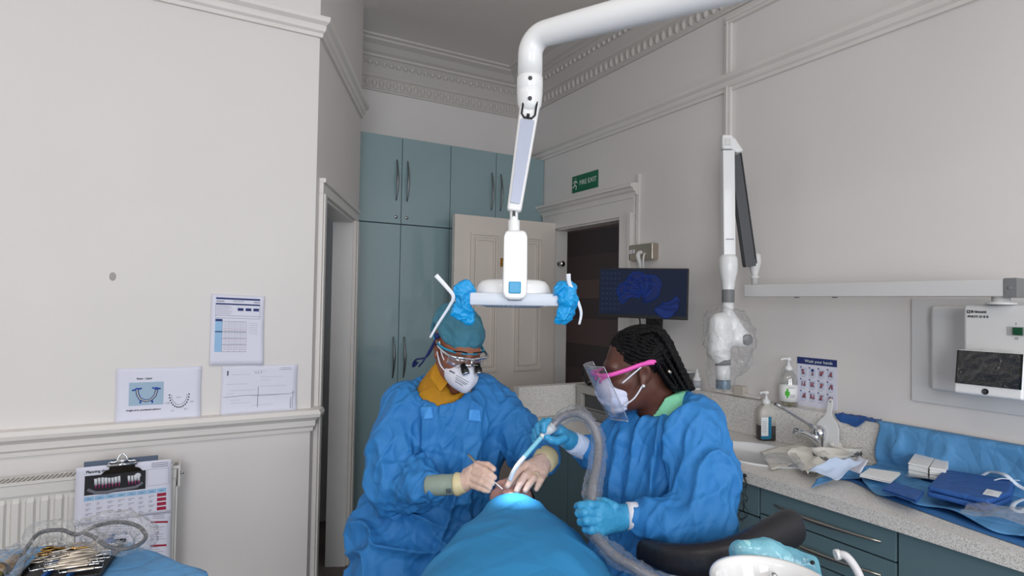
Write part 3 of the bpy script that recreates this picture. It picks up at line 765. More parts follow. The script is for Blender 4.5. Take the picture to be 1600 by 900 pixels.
sp = bpy.data.lights.new('dental_lamp', 'SPOT'); sp.energy = 40; sp.spot_size = R(15); sp.spot_blend = .9; sp.shadow_soft_size = .03; sp.color = (.93, .97, 1)
so = bpy.data.objects.new('dental_lamp', sp); C.objects.link(so); so.location = lmp; so.rotation_euler = (tgt-lmp).to_track_quat('-Z', 'Y').to_euler()
def crumple(name, blobs, D, vox, m_, label, cat, amp=.010, fr=27, parent=None, group=None):
    s = Sdf()
    for px, py, rx, rz in blobs: s.ell(P(px, py, D), (rx*D/F, min(rx, rz)*D/F*.75, rz*D/F), k=.012)
    V, Fq = s.mesh(vox); N = np_normals(V, Fq)
    V = V+N*((ridge(V*fr, 1.5)-.3)*amp+(ridge(V*fr*2.1+5)-.3)*amp*.4)[:, None]
    o = from_np(name, V, Fq, m_, parent)
    if label: tag(o, label, cat, group)
    return o
def ribbon(name, pix, D, w, m_, label=None, cat=None, th=.2):
    m = MB(); pts = bez([P(x, y, D+k*.01) for k, (x, y) in enumerate(pix)], 6); n = len(pts)
    m.tube(pts, [w*(1-.5*i/n) for i in range(n)], 8, flat=th, upv=fwd_h); o = m.build(name, m_)
    if label: tag(o, label, cat)
    return o
crumple('handle_glove', [(722, 452, 17, 11), (724, 470, 14, 16), (724, 490, 16, 13), (733, 450, 10, 10), (733, 499, 7, 7), (712, 487, 9, 6)], LD, .0025, M['glove_film'], 'crumpled bright blue glove over the left handle of the dental light', 'glove')
crumple('handle_glove', [(880, 452, 18, 11), (885, 470, 15, 18), (883, 490, 17, 12), (893, 458, 9, 12), (872, 500, 7, 6)], LD, .0025, M['glove_film'], 'crumpled bright blue glove over the right handle of the dental light', 'glove')
wr = mat('white_ribbon', (232, 234, 240), .7)
ribbon('tie_ribbon', [(681, 430), (700, 451), (708.5, 464), (702, 479), (684, 507), (672, 528)], LD-.04, .006, wr, 'white tie ribbon hanging from the glove on the left light handle', 'ribbon')
ribbon('tie_ribbon', [(888, 428), (889.5, 442), (896, 456), (905, 477), (908, 491), (905, 507)], LD-.03, .006, wr, 'white tie ribbon hanging from the glove on the right light handle', 'ribbon')

# ---------------------------------------------------------------- dental x-ray machine on the right wall
XB = XR-.2; zb = 1.572
yL = PX(1162, 457, XB).y; yR = PX(1568, 451, XB).y
r = thing('xray_machine', (XR, PX(1560, 520, XR).y, 1.4), 'white wall-mounted dental x-ray machine with folding arm, tube head and screen', 'x-ray machine')
m = MB(); m.box((XB, yR, zb-.027), (XB+.07, yL, zb+.027)); m.build('beam', M['wgrey'], r, bevel=.004)
m = MB(); m.box((XB-.002, yR-.035, zb-.03), (XB+.072, yR, zb+.03)); m.tube([(XB-.004, yR-.016, zb), (XB, yR-.016, zb)], .006, 12); m.build('beam_cap', M['grey'], r, bevel=.006)
for q in (.25, .42):
    m = MB(); m.tube([(XB+.03, yL+(yR-yL)*q, zb-.031), (XB+.03, yL+(yR-yL)*q, zb-.026)], .01, 12); m.build('screw', M['grey'], r)
m = MB(); pv = Vector((XB+.035, yR+.02, 0)); m.lathe([(.04, -.052), (.04, -.045), (.024, -.043), (.024, -.026)], Matrix.Translation((pv.x, pv.y, zb)), 28); m.build('pivot', M['wgrey'], r)
ytop = PX(1504, 478, XR-.17)
bx = XR-.17; yW0 = PX(1504, 540, bx).y; yW1 = yW0-.30
zU1 = zb-.052; zU0 = 1.245
print('unit', yW0, zU1)
m = MB(); m.box((XR-.012, PX(1620, 520, XR).y-.25, PX(1424, 626, XR-.012).z), (XR-.0005, PX(1424, 520, XR-.012).y, zb-.03)); m.build('backplate', M['wgrey'], r, bevel=.002)
m = MB(); m.box((XR-.05, PX(1600, 520, XR).y, PX(1453, 609, XR-.05).z), (XR-.012, PX(1453, 520, XR-.05).y, PX(1453, 478, XR-.05).z)); m.build('cover', M['wgrey'], r, bevel=.012, seg=3)
m = MB(); m.box((bx, yW1, zU0), (XR-.03, yW0, zU1)); m.build('housing', M['wgrey'], r, bevel=.012, seg=3)
TU = frame((bx-.0006, 0, 0), (0, -1, 0), z=(-1, 0, 0))   # local x runs toward the camera, y up
def tu(px, py, off=0.0):
    q = PX(px, py, bx-off); return Matrix.Translation((-.0006-off+0, 0, 0)) @ frame((bx, q.y, q.z), (0, -1, 0), z=(-1, 0, 0))
inkd = M['ink']
text('Belmont', .0125, tu(1517, 487), inkd, r, 'brand_lettering', bold=.0004)
m = MB(); m.box((0, -.005, 0), (.009, .005, .0006), T=tu(1511, 487)); m.box((.003, -.002, .0006), (.006, .002, .0009), mi=1, T=tu(1511, 487)); m.build('brand_mark', [inkd, M['wgrey']], r)
text('PHOT-X II S', .0095, tu(1512, 494.5), inkd, r, 'model_lettering', sx=1.15, bold=.0004)
m = MB(); q0 = PX(1574, 510, bx); q1 = PX(1600, 525, bx); m.box((bx-.002, q1.y-.02, q1.z), (bx, q0.y, q0.z)); m.build('switch_recess', mat('recess_grey', (170, 170, 170), .5), r, bevel=.0005)
q0 = PX(1584, 511, bx); m = MB(); m.box((bx-.008, q1.y+.001, q1.z+.002), (bx-.0022, q0.y, q0.z-.001)); m.build('power_switch', mat('green_switch', (14, 74, 46), .3), r, bevel=.001)
text('I', .01, tu(1587, 506), inkd, r, 'switch_mark'); text('O', .01, tu(1586, 529), inkd, r, 'switch_mark')
sx_ = bx-.075; c00 = PX(1489, 613, sx_); c01 = PX(1490, 545, sx_+.02); 
Ty = (c01-c00).normalized(); TS = frame(c00, (0, -1, 0), y=Ty); hS = (c01-c00).length; wS = c00.y-PX(1598, 626, sx_).y
m = MB(); m.box((0, 0, -.03), (wS, hS, 0), T=TS); sc_ = m.build('screen_case', M['white'], r, bevel=.008, seg=3)
m = MB(); m.box((.06, .02, -.09), (wS-.05, hS-.02, -.028), T=TS); m.build('screen_mount', M['wgrey'], sc_)
m = MB(); m.box((.004, hS*.22, .0005), (wS-.004, hS-.003, .002), T=TS); m.build('screen', mat('black_screen_glass', (14, 15, 18), .08), sc_, bevel=.0008)
m = MB(); m.lathe([(.0095, .0006), (.0095, .0012), (.0080, .0012), (.0080, .0006)], TS @ Matrix.Translation((wS*.48, hS*.1, 0)), 20); m.box((-.003, -.003, 0.0006), (.003, .003, .001), T=TS @ Matrix.Translation((wS*.48, hS*.1, 0))); m.build('home_button', M['dgrey'], sc_)
def fgrid(u, v):
    p = Vector((.012+u*(wS-.02), hS*.2+v*hS*.85, .006+.006*float(ridge(np.array([[u*5, v*4, 1.3]]))[0])+(v > .9)*.0)); return TS @ p
cloth(fgrid, 34, 20, 'film_cover', M['film_thin'], sc_, solid=0)
# folding arm
A0 = Vector((XB+.035, yL-.03, zb+.027))
DA = A0.dot(fwd_h); print('arm depth', DA)
m = MB(); m.lathe([(.014, 0), (.014, .03), (.019, .032), (.019, .04), (.012, .045), (.02, .07), (.028, .105), (.026, .14), (.016, .15), (.001, .15)], Matrix.Translation(A0) @ Matrix.Diagonal((1, 1, .95, 1)), 24); m.build('arm_base', M['wgrey'], r)
d0 = P(1172, 413, DA-.012); d1 = P(1148, 243, DA-.012); Ld = (d1-d0).length; TD = frame(d0, d1-d0, y=rt0)
m = MB(); m.box((-.01, -.027, -.016), (Ld, .02, .016), T=TD); m.box((-.004, -.031, -.012), (Ld, -.0275, .012), T=TD); m.build('lower_arm', M['dgrey'], r, bevel=.004)
m = MB(); m.box((0, .0205, -.017), (Ld+.005, .026, .017), T=TD); m.build('arm_edging', M['black'], r, bevel=.001)
tc_ = P(1143, 225, DA-.03)
m = MB(); TC = CF_(tc_)
m.box((-.048, -.022, -.028), (.0, .022, .037), T=TC); m.add([(-.01, -.02, .034), (.012, -.02, .02), (.05, -.02, -.035), (.02, -.02, -.045), (-.02, -.02, -.02), (-.01, .02, .034), (.012, .02, .02), (.05, .02, -.035), (.02, .02, -.045), (-.02, .02, -.02)], [(4, 3, 2, 1, 0), (5, 6, 7, 8, 9), (0, 1, 6, 5), (1, 2, 7, 6), (2, 3, 8, 7), (3, 4, 9, 8), (4, 0, 5, 9)], T=TC)
m.build('elbow_cover', M['white'], r, bevel=.008, seg=3)
m = MB(); m.box((-.038, -.026, -.012), (-.012, -.0225, .018), T=TC); m.build('elbow_cap', M['wgrey'], r, bevel=.003)
u0 = P(1136.5, 236, DA-.03); u1 = P(1138, 402, DA-.03); Lu = (u1-u0).length; TU2 = frame(u0, u1-u0, y=rt0)
m = MB(); m.box((0, -.0265, -.02), (Lu, .0265, .02), T=TU2); m.build('upper_arm', M['white'], r, bevel=.004)
m = MB(); m.box((Lu*.83, -.018, -.0208 if (TU2.to_3x3() @ Vector((0,0,1))).dot(fwd_h) > 0 else .0201), (Lu*.84, .018, -.0201 if (TU2.to_3x3() @ Vector((0,0,1))).dot(fwd_h) > 0 else .0208), T=TU2); m.build('brand_line', M['ink_soft'], r)
zz0 = P(1138, 398, DA-.03).z; pz = lambda y: P(1138, y, DA-.03).z
cx = P(1138, 430, DA-.03)
m = MB(); m.lathe([(.03, pz(398)), (.039, pz(404)), (.041, pz(414)), (.038, pz(426)), (.029, pz(440)), (.0255, pz(452)), (.0255, pz(453))], Matrix.Translation((cx.x, cx.y, 0)), 28); m.build('yoke', M['white'], r)
m = MB(); m.lathe([(.026, pz(452.5)), (.0265, pz(453)), (.0265, pz(472)), (.026, pz(472.5))], Matrix.Translation((cx.x, cx.y, 0)), 28); m.build('rotation_band', M['grey'], r)
m = MB(); m.lathe([(.024, pz(472)), (.024, pz(486)), (.03, pz(496)), (.03, pz(505))], Matrix.Translation((cx.x, cx.y, 0)), 28); m.build('yoke_neck', M['white'], r)
s = Sdf(); DX = DA-.03
s.cap(P(1140, 492, DX), P(1160, 530, DX-.02), .024, .034, k=.02)
s.cap(P(1124, 505, DX), P(1123, 548, DX-.02), .046, .044, k=.03)
s.cap(P(1123, 548, DX-.02), P(1129, 566, DX-.03), .044, .032, k=.02)
s.cap(P(1160, 530, DX-.02), P(1126, 530, DX-.02), .03, .035, k=.02)
V, Fq = s.mesh(.004); from_np('tube_head', V, Fq, M['white'], r)
q = P(1163, 530, DX-.02); qn = (q-P(1150, 527, DX+.04)).normalized()
m = MB(); m.lathe([(.024, .0), (.024, .034), (.018, .038), (.001, .038)], frame(q, rt0, z=(-fwd_h+rt0*.5)), 24); m.build('tube_pivot', M['grey'], r)
q0, q1, q2, q3 = P(1129, 562, DX-.03), P(1129.5, 570, DX-.03), P(1130, 594, DX-.035), P(1130, 607, DX-.035)
m = MB(); m.tube([q0, q1], .033, 28); m.build('head_band', M['grey'], r)
m = MB(); m.tube([q1, q2], [.031, .029], 28); m.build('cone', M['white'], r)
m = MB(); m.tube([q2, q3], [.031, .031], 28, caps=False); m.build('cone_ring', mat('grey_clear_ring', (120, 140, 158), .15, .3), r)
# plastic bag over the tube head
s = Sdf()
for px, py, rx, rz in ((1124, 500, 20, 20), (1130, 530, 30, 34), (1152, 528, 26, 32), (1128, 575, 20, 28), (1145, 560, 22, 24), (1127, 596, 15, 12), (1150, 500, 18, 14)):
    s.ell(P(px, py, DX-.02), (rx*DX/F, .075 if rx > 21 else .06, rz*DX/F), k=.03)
V, Fq = s.mesh(.005); N = np_normals(V, Fq); V = V+N*((ridge(V*14, 2)-.3)*.014+(ridge(V*40, 1.5)-.3)*.004)[:, None]
tag(from_np('plastic_bag', V, Fq, M['film_thin']), 'crinkled clear plastic bag over the hanging x-ray tube head', 'plastic bag')

# ---------------------------------------------------------------- monitor on its wall arm
r = thing('monitor', tuple(P(1000, 460, 3.15)), 'black flat monitor with a dark blue swirl wallpaper on the wall by the corridor doorway', 'monitor')
c0 = P(934.5, 495, 3.20); c1 = P(1074, 500.5, 3.02); c2 = P(935.5, 418.5, 3.20)
TM = frame(c0, c1-c0, z=None, y=Z3); wM = (c1-c0).length; hM = (c2-c0).length
fz = 1 if (TM.to_3x3() @ Vector((0, 0, 1))).dot(fwd_h) < 0 else -1
m = MB(); m.box((0, 0, 0), (wM, hM, -.03*fz), T=TM); m.build('case', M['black'], r, bevel=.002)
m = MB(); m.box((.006, .018, .0002*fz), (wM-.006, hM-.006, .001*fz), T=TM); sc_ = m.build('screen', emit('dark_blue_screen', (9, 24, 50), .8, .55), r)
s1m = emit('wallpaper_blue', (18, 44, 112), .7, .55); s2m = emit('wallpaper_deep_blue', (12, 34, 92), .7, .55); s3m = emit('desktop_icons', (24, 44, 74), .7, .55)
m = MB(); rx0, ry0 = wM*.52, hM*.45
for i in range(9):          # the folded-ribbon bloom
    a0 = 2.4-i*.30; ln = (.85+.15*math.sin(i*2.1))
    for sgn, mi in ((0, 0), (1, 1)):
        pts = []
        for k in range(9):
            t = k/8; ang = a0+.9*t-.06*sgn; rad = (.02+.118*ln*math.sin(PI*min(t*1.0, 1)*.62+.1))
            pts.append((rx0+.01+rad*math.cos(ang)*1.0-.015*i*.35, ry0-.02+rad*math.sin(ang)*.95, (.0016+.0004*i+.0002*sgn)*fz))
        m.tube(pts, [(.030-.010*sgn)*(1-.9*abs(k/8-.5)) for k in range(9)], 8, mi=mi, flat=.01, upv=(0, 0, 1), T=TM)
for i in range(5):
    a0 = -.5-i*.22; pts = []
    for k in range(9):
        t = k/8; ang = a0+.8*t; rad = .03+.075*math.sin(PI*t*.6+.1); pts.append((rx0+.06+rad*math.cos(ang), ry0-.03+rad*math.sin(ang)*.8, (.006+.0004*i)*fz))
    m.tube(pts, [.022*(1-.8*abs(k/8-.5)) for k in range(9)], 8, mi=i % 2, flat=.01, upv=(0, 0, 1), T=TM)
for i in range(5):
    for j in range(8): m.box((.016+i*.022, .04+j*.027, .0012*fz), (.028+i*.022, .050+j*.027, .0014*fz), mi=2, T=TM)
m.build('wallpaper', [s1m, s2m, s3m], sc_)
pm = P(1010, 470, 3.13); pw = PX(1026, 512, XR)
m = MB(); m.tube([pm+fwd_h*.03, pm+fwd_h*.06], .05, 4); m.tube(bez([pm+fwd_h*.05+Vector((0, 0, -.03)), P(1030, 505, 3.2), P(1024, 520, 3.26)]), .016, 10); m.box((XR-.02, PX(1024, 520, XR).y-.06, P(1024, 540, 3.3).z), (XR, PX(1024, 520, XR).y+.06, P(1024, 480, 3.3).z)); m.tube([P(1026, 515, 3.24), Vector((XR-.015, PX(1024, 520, XR).y, P(1026, 515, 3.24).z))], .018, 10)
m.build('wall_arm', M['black'], r, bevel=.002)
m = MB(); m.tube(bez([P(999, 497, 3.12), P(1000, 503, 3.1), P(1001, 520, 3.15), P(1010, 545, 3.2)]), .004, 6); m.build('cable', M['black'], r)

# ---------------------------------------------------------------- printer and camera in the far corner of the worktop
r = thing('printer', (2.1, 2.45, WZ), 'grey desktop printer in the far corner of the worktop, under the black camera', 'printer')
pxx = 1.925; pz1 = 1.066
m = MB(); m.box((pxx+.02, 2.21, WZ+.002), (2.33, 2.64, pz1-.03)); m.box((pxx, 2.2, pz1-.045), (2.34, 2.65, pz1)); m.box((pxx+.002, 2.2, WZ+.002), (pxx+.04, 2.25, pz1-.04)); m.box((pxx+.002, 2.60, WZ+.002), (pxx+.04, 2.65, pz1-.04)); m.build('body', mat('printer_grey', (168, 166, 160), .5), r, bevel=.005)
m = MB(); m.box((pxx+.018, 2.255, WZ+.05), (pxx+.0195, 2.595, pz1-.05)); m.build('paper_slot', M['dgrey'], r)
m = MB(); m.box((pxx-.02, 2.27, WZ+.004), (pxx+.018, 2.58, WZ+.045)); m.build('paper_tray', M['grey'], r, bevel=.004)
r = thing('camera_black', tuple(P(912, 604, 3.05)), 'black digital camera with its strap bunched beside it, on top of the grey printer', 'camera'); r.name = 'digital_camera'
cp = Vector((2.02, 2.45, pz1+.001)); TCm = CF_(cp+rt0*.0)
cpx = P(916, 590, 3.1); cp = Vector((max(cpx.x, 1.96), min(cpx.y, 2.58), pz1+.001)); TCm = CF_(cp)
m = MB(); m.box((-.035, -.04, 0), (.08, .04, .075), T=TCm); m.box((-.0, -.03, .075), (.045, .03, .1), T=TCm); m.build('body', M['black'], r, bevel=.01, seg=3)
m = MB(); m.tube([TCm @ Vector((.02, -.04, .04)), TCm @ Vector((.02, -.11, .04))], .034, 24); m.build('lens', M['leather'], r, bevel=.003)
m = MB()
for k in range(3): m.tube(bez([TCm @ Vector(v) for v in ((-.03, 0, .06), (-.06-.006*k, -.01*k, .1), (-.085, -.03, .07+.01*k), (-.07, -.02*k, .03), (-.05, .01, .01+.004*k), (-.03, 0, .03))]), .008, 8, flat=.35)
m.build('strap', M['black'], r)

# ---------------------------------------------------------------- spittoon bowl, wrapped handpiece tray and cup filler, nearest the camera
sc = P(1203, 912, 1.02)
r = thing('spittoon', (sc.x, sc.y, 0), 'white glazed spittoon bowl at the bottom edge, in front of the nurse stool', 'spittoon')
m = MB(); m.lathe([(.05, -.13), (.075, -.11), (.09, -.05), (.096, -.01), (.098, .004), (.095, .009), (.088, .008), (.082, -.005), (.07, -.045), (.04, -.065), (.001, -.07)], Matrix.Translation(sc), 56); m.build('bowl', mat('glazed_white', (238, 238, 238), .08, coat=1), r)
m = MB(); m.lathe([(.13, 0), (.13, .02), (.07, .05), (.06, .4), (.075, sc.z-.17), (.055, sc.z-.12)], Matrix.Translation((sc.x, sc.y, 0)), 32); m.build('pedestal', M['white'], r)
m = MB(); m.tube([sc+Vector((.06, .04, -.04)), sc+Vector((.055, .035, -.01)), sc+Vector((.04, .02, -.005))], .006, 10); m.build('rinse_nozzle', M['chrome'], r)
k0 = P(1309, 868, 1.12)
r = thing('cup_filler', tuple(P(1350, 925, 1.1)), 'curved pale grey hose end rising in front of the drawer handles', 'hose')
m = MB(); m.tube(bez([P(1309, 866, 1.12), P(1322, 869, 1.11), P(1336, 886, 1.1), P(1346, 908, 1.09), P(1354, 940, 1.08), P(1356, 990, 1.08)]), [.0072]*41, 16); m.build('spout', mat('lilac_grey_plastic', (206, 203, 206), .4), r)
m = MB(); m.tube([P(1305, 867, 1.12), P(1312, 866, 1.12)], .0095, 16); m.build('spout_end', M['wgrey'], r, bevel=.001)
s = Sdf()
s.chain([P(1166, 862, 1.2), P(1200, 866, 1.2), P(1226, 872, 1.2)], [.022, .022, .016], k=.02)
V, Fq = s.mesh(.003); TT2 = None
r = thing('wrapped_handpiece', tuple(P(1200, 890, 1.2)), 'pale blue handpiece holder wrapped in clear blue film beside the spittoon', 'handpiece holder')
from_np('holder', V, Fq, mat('pale_cyan_plastic', (168, 226, 232), .35), r)
s = Sdf()
s.chain([P(1158, 863, 1.2), P(1200, 866, 1.2), P(1236, 877, 1.19), P(1266, 882, 1.18), P(1276, 900, 1.17)], [.022, .026, .02, .012, .009], k=.02)
V, Fq = s.mesh(.003); N = np_normals(V, Fq); V = V+N*((ridge(V*30, 1.5)-.2)*.002)[:, None]
from_np('film_sleeve', V, Fq, M['film_blue'], r)
m = MB(); m.tube([P(1269, 879, 1.155), P(1269.5, 879, 1.15)], .004, 12); m.build('eyelet', M['black'], r)
m = MB(); m.tube([P(1210, 872, 1.2), P(1230, 950, 1.2), P(1235, 1010, 1.2)], .012, 12); m.build('support_arm', M['wgrey'], r)

# ---------------------------------------------------------------- assistant stool with curved padded arm
st = P(1090, 720, 1.68)
r = thing('assistant_stool', (st.x, st.y, 0), 'black padded stool with a curved arm rest under the elbow of the nurse', 'stool')
s = Sdf()
pts = [P(1008, 868, 1.50), P(1050, 879, 1.42), P(1100, 881, 1.38), P(1150, 871, 1.38), P(1200, 848, 1.42), P(1234, 830, 1.46)]
sm = bez(pts, 4)
for i in range(len(sm)-1):
    t = i/(len(sm)-1); s.cap(sm[i], sm[i+1], .022+.014*t, .022+.014*(t+.04), k=.008)
    s.cap(sm[i]+Vector((0, 0, .020)), sm[i+1]+Vector((0, 0, .020)), .020+.012*t, .020+.012*t, k=.01)
V, Fq = s.mesh(.005); from_np('arm_pad', V, Fq, M['leather'], r)
m = MB(); m.tube([q+Vector((0, 0, -.027)) for q in sm[2:15]], .006, 8); m.build('arm_trim', M['white'], r)
p_ = P(1222, 842, 1.45)
m = MB(); m.tube(bez([p_+Vector((0, 0, -.05)), p_+Vector((0, 0, -.16)), Vector((st.x+.25, st.y-.05, .48)), Vector((st.x, st.y, .47))]), .014, 12); m.build('arm_bracket', M['chrome'], r)
m = MB(); m.lathe([(.001, .0), (.17, 0), (.19, .02), (.19, .055), (.17, .075), (.001, .078)], Matrix.Translation((st.x, st.y, .5)), 36); m.build('seat', M['leather'], r)
m = MB(); m.tube([(st.x, st.y, .09), (st.x, st.y, .5)], .024, 16); m.build('gas_column', M['chrome'], r)
for k in range(5):
    a = 2*PI*k/5; e = Vector((st.x+.26*math.cos(a), st.y+.26*math.sin(a), .075))
    m = MB(); m.tube([(st.x, st.y, .1), e], [.022, .014], 10); lg = m.build('leg', M['chrome'], r)
    m = MB(); m.tube([e+Vector((0, -.012, -.045)), e+Vector((0, .012, -.045))], .028, 16); m.build('castor', M['black'], lg)
# ================================================================ PEOPLE
def head_prims(s, T, ears=True, nose=1.0, mouth=True, sc=1.0, sub_eye=True):
    old = s.T; so_ = s.sc; s.T = T; s.sc = sc
    s.ell((0, -.018, .045), (.076, .097, .085), k=.02)
    s.ell((0, .03, -.02), (.064, .066, .088), k=.025)
    s.ell((0, .034, -.082), (.050, .050, .036), k=.025)
    s.ell((0, .072, -.103), (.02, .018, .017), k=.02)
    s.cap((-.036, .078, .022), (.036, .078, .022), .012, k=.015)
    for x in (-1, 1):
        s.ell((x*.046, .060, -.024), (.022, .024, .02), k=.02)
        if sub_eye: s.ell((x*.033, .098, .003), (.017, .014, .011), k=.012, op='s')
        s.ell((x*.033, .076, .002), (.0125, .0125, .0115), k=.003)
    s.cap((0, .090, .012), (0, .112*nose, -.032), .008, .0115, k=.01)
    for x in (-1, 1): s.ell((x*.012, .102, -.038), (.009, .011, .008), k=.006)
    for x in (-1, 1): s.ell((x*.007, .110, -.046), (.0042, .006, .006), k=.002, op='s')
    if mouth:
        s.ell((0, .094, -.066), (.025, .012, .007), k=.006); s.ell((0, .092, -.079), (.021, .012, .008), k=.006)
        s.ell((0, .108, -.072), (.024, .012, .0022), k=.002, op='s')
    if ears:
        for x in (-1, 1):
            s.ell((x*.078, -.008, -.002), (.009, .020, .031), rot=(0, x*.25, 0), k=.006)
            s.ell((x*.088, -.003, .002), (.007, .011, .019), rot=(0, x*.25, 0), k=.004, op='s')
            s.ell((x*.078, .002, -.029), (.007, .009, .010), k=.005)
    s.T = old; s.sc = so_
def orient(o, face, up):                 # head frame: y where the face looks, z to the crown
    y = Vector(face).normalized(); z = Vector(up); z = (z-y*z.dot(y)).normalized(); x = y.cross(z)
    return Matrix(((x.x, y.x, z.x, o[0]), (x.y, y.y, z.y, o[1]), (x.z, y.z, z.z, o[2]), (0, 0, 0, 1)))
CR, CFd = rt0, fwd_h                     # picture right and away from the camera
def V3(r_, f_, z_): return CR*r_+CFd*f_+Z3*z_
def folds(V, N, spec):
    """spec: (centre, radius, axis matrix rows (world->stretched), amplitude, power)"""
    d = np.zeros(len(V))
    for c, rad, Mx, amp, pw in spec:
        w = near(V, c, rad) if rad else 1.0
        d = d+w*(ridge(V@np.array(Mx).T, pw)-.25)*amp
    return V+N*d[:, None]
def axis_noise(along, fa, fc):           # noise matrix: low frequency fa along the fold, fc across it
    a = Vector(along).normalized(); u = a.orthogonal().normalized(); w = a.cross(u)
    return [list(a*fa), list(u*fc), list(w*fc)]
def to_px(v):
    d = Vector(v)-CAM; return (800+F*d.dot(RT)/d.dot(FW), 450-F*d.dot(UP)/d.dot(FW))

# ---------------------------------------------------------------- patient under the drape
pt = P(790, 820, 1.5)
pat = thing('person', (pt.x, pt.y, 0), 'patient lying back under the bright blue drape, only nose and mouth showing', 'person')
hd = P(800, 794, 1.82)
pf = (Vector((0, 0, 1))+CFd*-.28).normalized()
TH_ = orient(hd, Z3*1.0-CFd*.20-CR*.10, CFd*1.0+Z3*.20) @ Matrix.Scale(.9, 4)
s = Sdf(); head_prims(s, TH_, mouth=True, sc=.9)
s.cap(TH_ @ Vector((0, -.02, -.06)), TH_ @ Vector((0, -.045, -.19)), .052, .058, k=.03)
ch = P(800, 850, 1.42)-Z3*.10
nk = TH_ @ Vector((0, -.05, -.19))
bodydir = (-CFd+CR*.03).normalized()
for a, b, ra, rb in ((nk, nk+bodydir*.08-Z3*.03, .06, .09),): s.cap(a, b, ra, rb, k=.05)
cc = nk+bodydir*.24-Z3*.09
s.ell(cc, (.17, .22, .10), rot=Matrix((CR, -bodydir, Z3)).transposed(), k=.06)
s.ell(cc+bodydir*.32-Z3*.0, (.155, .26, .10), rot=Matrix((CR, -bodydir, Z3)).transposed(), k=.06)
V, Fq = s.mesh(.004); from_np('body', V, Fq, M['skin3'], pat)
print('nose px', to_px(TH_ @ Vector((0, .115, -.035))), 'chin', to_px(TH_ @ Vector((0, .085, -.105))), 'crown', to_px(TH_ @ Vector((0, 0, .12))))
# hair
s = Sdf(TH_, .9); s.ell((0, -.03, .055), (.083, .100, .088), k=.01); s.ell((0, .07, .0), (.07, .06, .075), op='s', k=.01)
V, Fq = s.mesh(.004); from_np('hair', V, Fq, M['hair'], pat)

# the blue sheet: a ridge over chin, chest and knees, falling at both sides
pk = P(800, 771, 1.685)
prof = [  # distance toward the camera, ridge height, half width, side drop
    (-.045, pk.z-.020, .070, .10), (-.02, pk.z-.004, .078, .11), (.0, pk.z, .085, .12), (.03, pk.z-.003, .10, .16), (.08, pk.z-.012, .145, .26), (.16, pk.z-.014, .195, .40),
    (.26, pk.z-.012, .235, .50), (.40, pk.z-.020, .265, .55), (.55, pk.z-.035, .28, .58), (.75, pk.z-.07, .29, .6), (1.0, pk.z-.10, .29, .6), (1.2, pk.z-.12, .29, .6)]
def pint(v):
    for i in range(len(prof)-1):
        if v <= prof[i+1][0]:
            t = (v-prof[i][0])/(prof[i+1][0]-prof[i][0]); t = max(t, 0); t2 = t
            return [prof[i][j]+(prof[i+1][j]-prof[i][j])*t2 for j in range(4)]
    return list(prof[-1])
def drape_pt(u, v):
    d = -.045+1.15*v**1.3; _, zt_, hw_, drop = pint(d); x = (u*2-1)
    ax_ = abs(x)
    # arc then hanging side
    if ax_ < .55: a = ax_/.55*PI/2*.92; xx = hw_*math.sin(a); zz = zt_-hw_*.62*(1-math.cos(a))
    else:
        t = (ax_-.55)/.45; xx = hw_*(1+.10*t); zz = zt_-hw_*.62*.88-drop*t
    xx *= (1 if x >= 0 else -1)
    p = Vector((pk.x, pk.y, 0))+(-CFd+CR*(-.005))*d+CR*(xx+.018-.016*math.exp(-(d+.045)/.09))
    q = np.array([[p.x*4, p.y*4, zz*2]])
    n = float(ridge(q*1.4, 3)[0])*.008+float(pnoise(q*1.1)[0])*.012
    n += .010*math.exp(-((d-.06)/.06)**2)*float(ridge(np.array([[xx*12+d*9, d*6, 3]]), 2)[0])
    if ax_ > .55: xx_ = (ax_-.55)*(.07*float(pnoise(np.array([[d*9, 2.2, 0]]))[0])); p = p+CR*xx_*(1 if x > 0 else -1)
    return Vector((p.x, p.y, zz+n))
dr = cloth(drape_pt, 110, 90, 'surgical_drape', M['drape'], None, solid=.002)
tag(dr, 'large bright blue surgical drape spread over the patient, lit at the chin', 'surgical drape')
for o_ in (dr,):
    pass
# reclined dental chair carrying the patient
r = thing('dental_chair', (pk.x, pk.y, 0), 'black reclined dental chair hidden under the patient and blue drape', 'dental chair')
base = Vector((pk.x, pk.y, 0))
def cb(d0, d1, hw_, z0, z1, name, mt, bev=.03):
    m = MB(); T_ = Matrix(((CR.x, -CFd.x, 0, base.x), (CR.y, -CFd.y, 0, base.y), (0, 0, 1, 0), (0, 0, 0, 1)))
    m.box((-hw_+.018, d0, z0), (hw_+.018, d1, z1), T=T_); return m.build(name, mt, r, bevel=bev, seg=3)
cb(-.22, .02, .10, .70, .76, 'headrest', M['leather'], .02); cb(.10, .62, .17, .62, .70, 'backrest', M['leather']); cb(.60, 1.1, .19, .60, .69, 'seat', M['leather'])
cb(.45, .85, .14, .0, .06, 'base_plate', M['wgrey'], .01); cb(.56, .74, .08, .06, .61, 'column', M['wgrey'], .01)

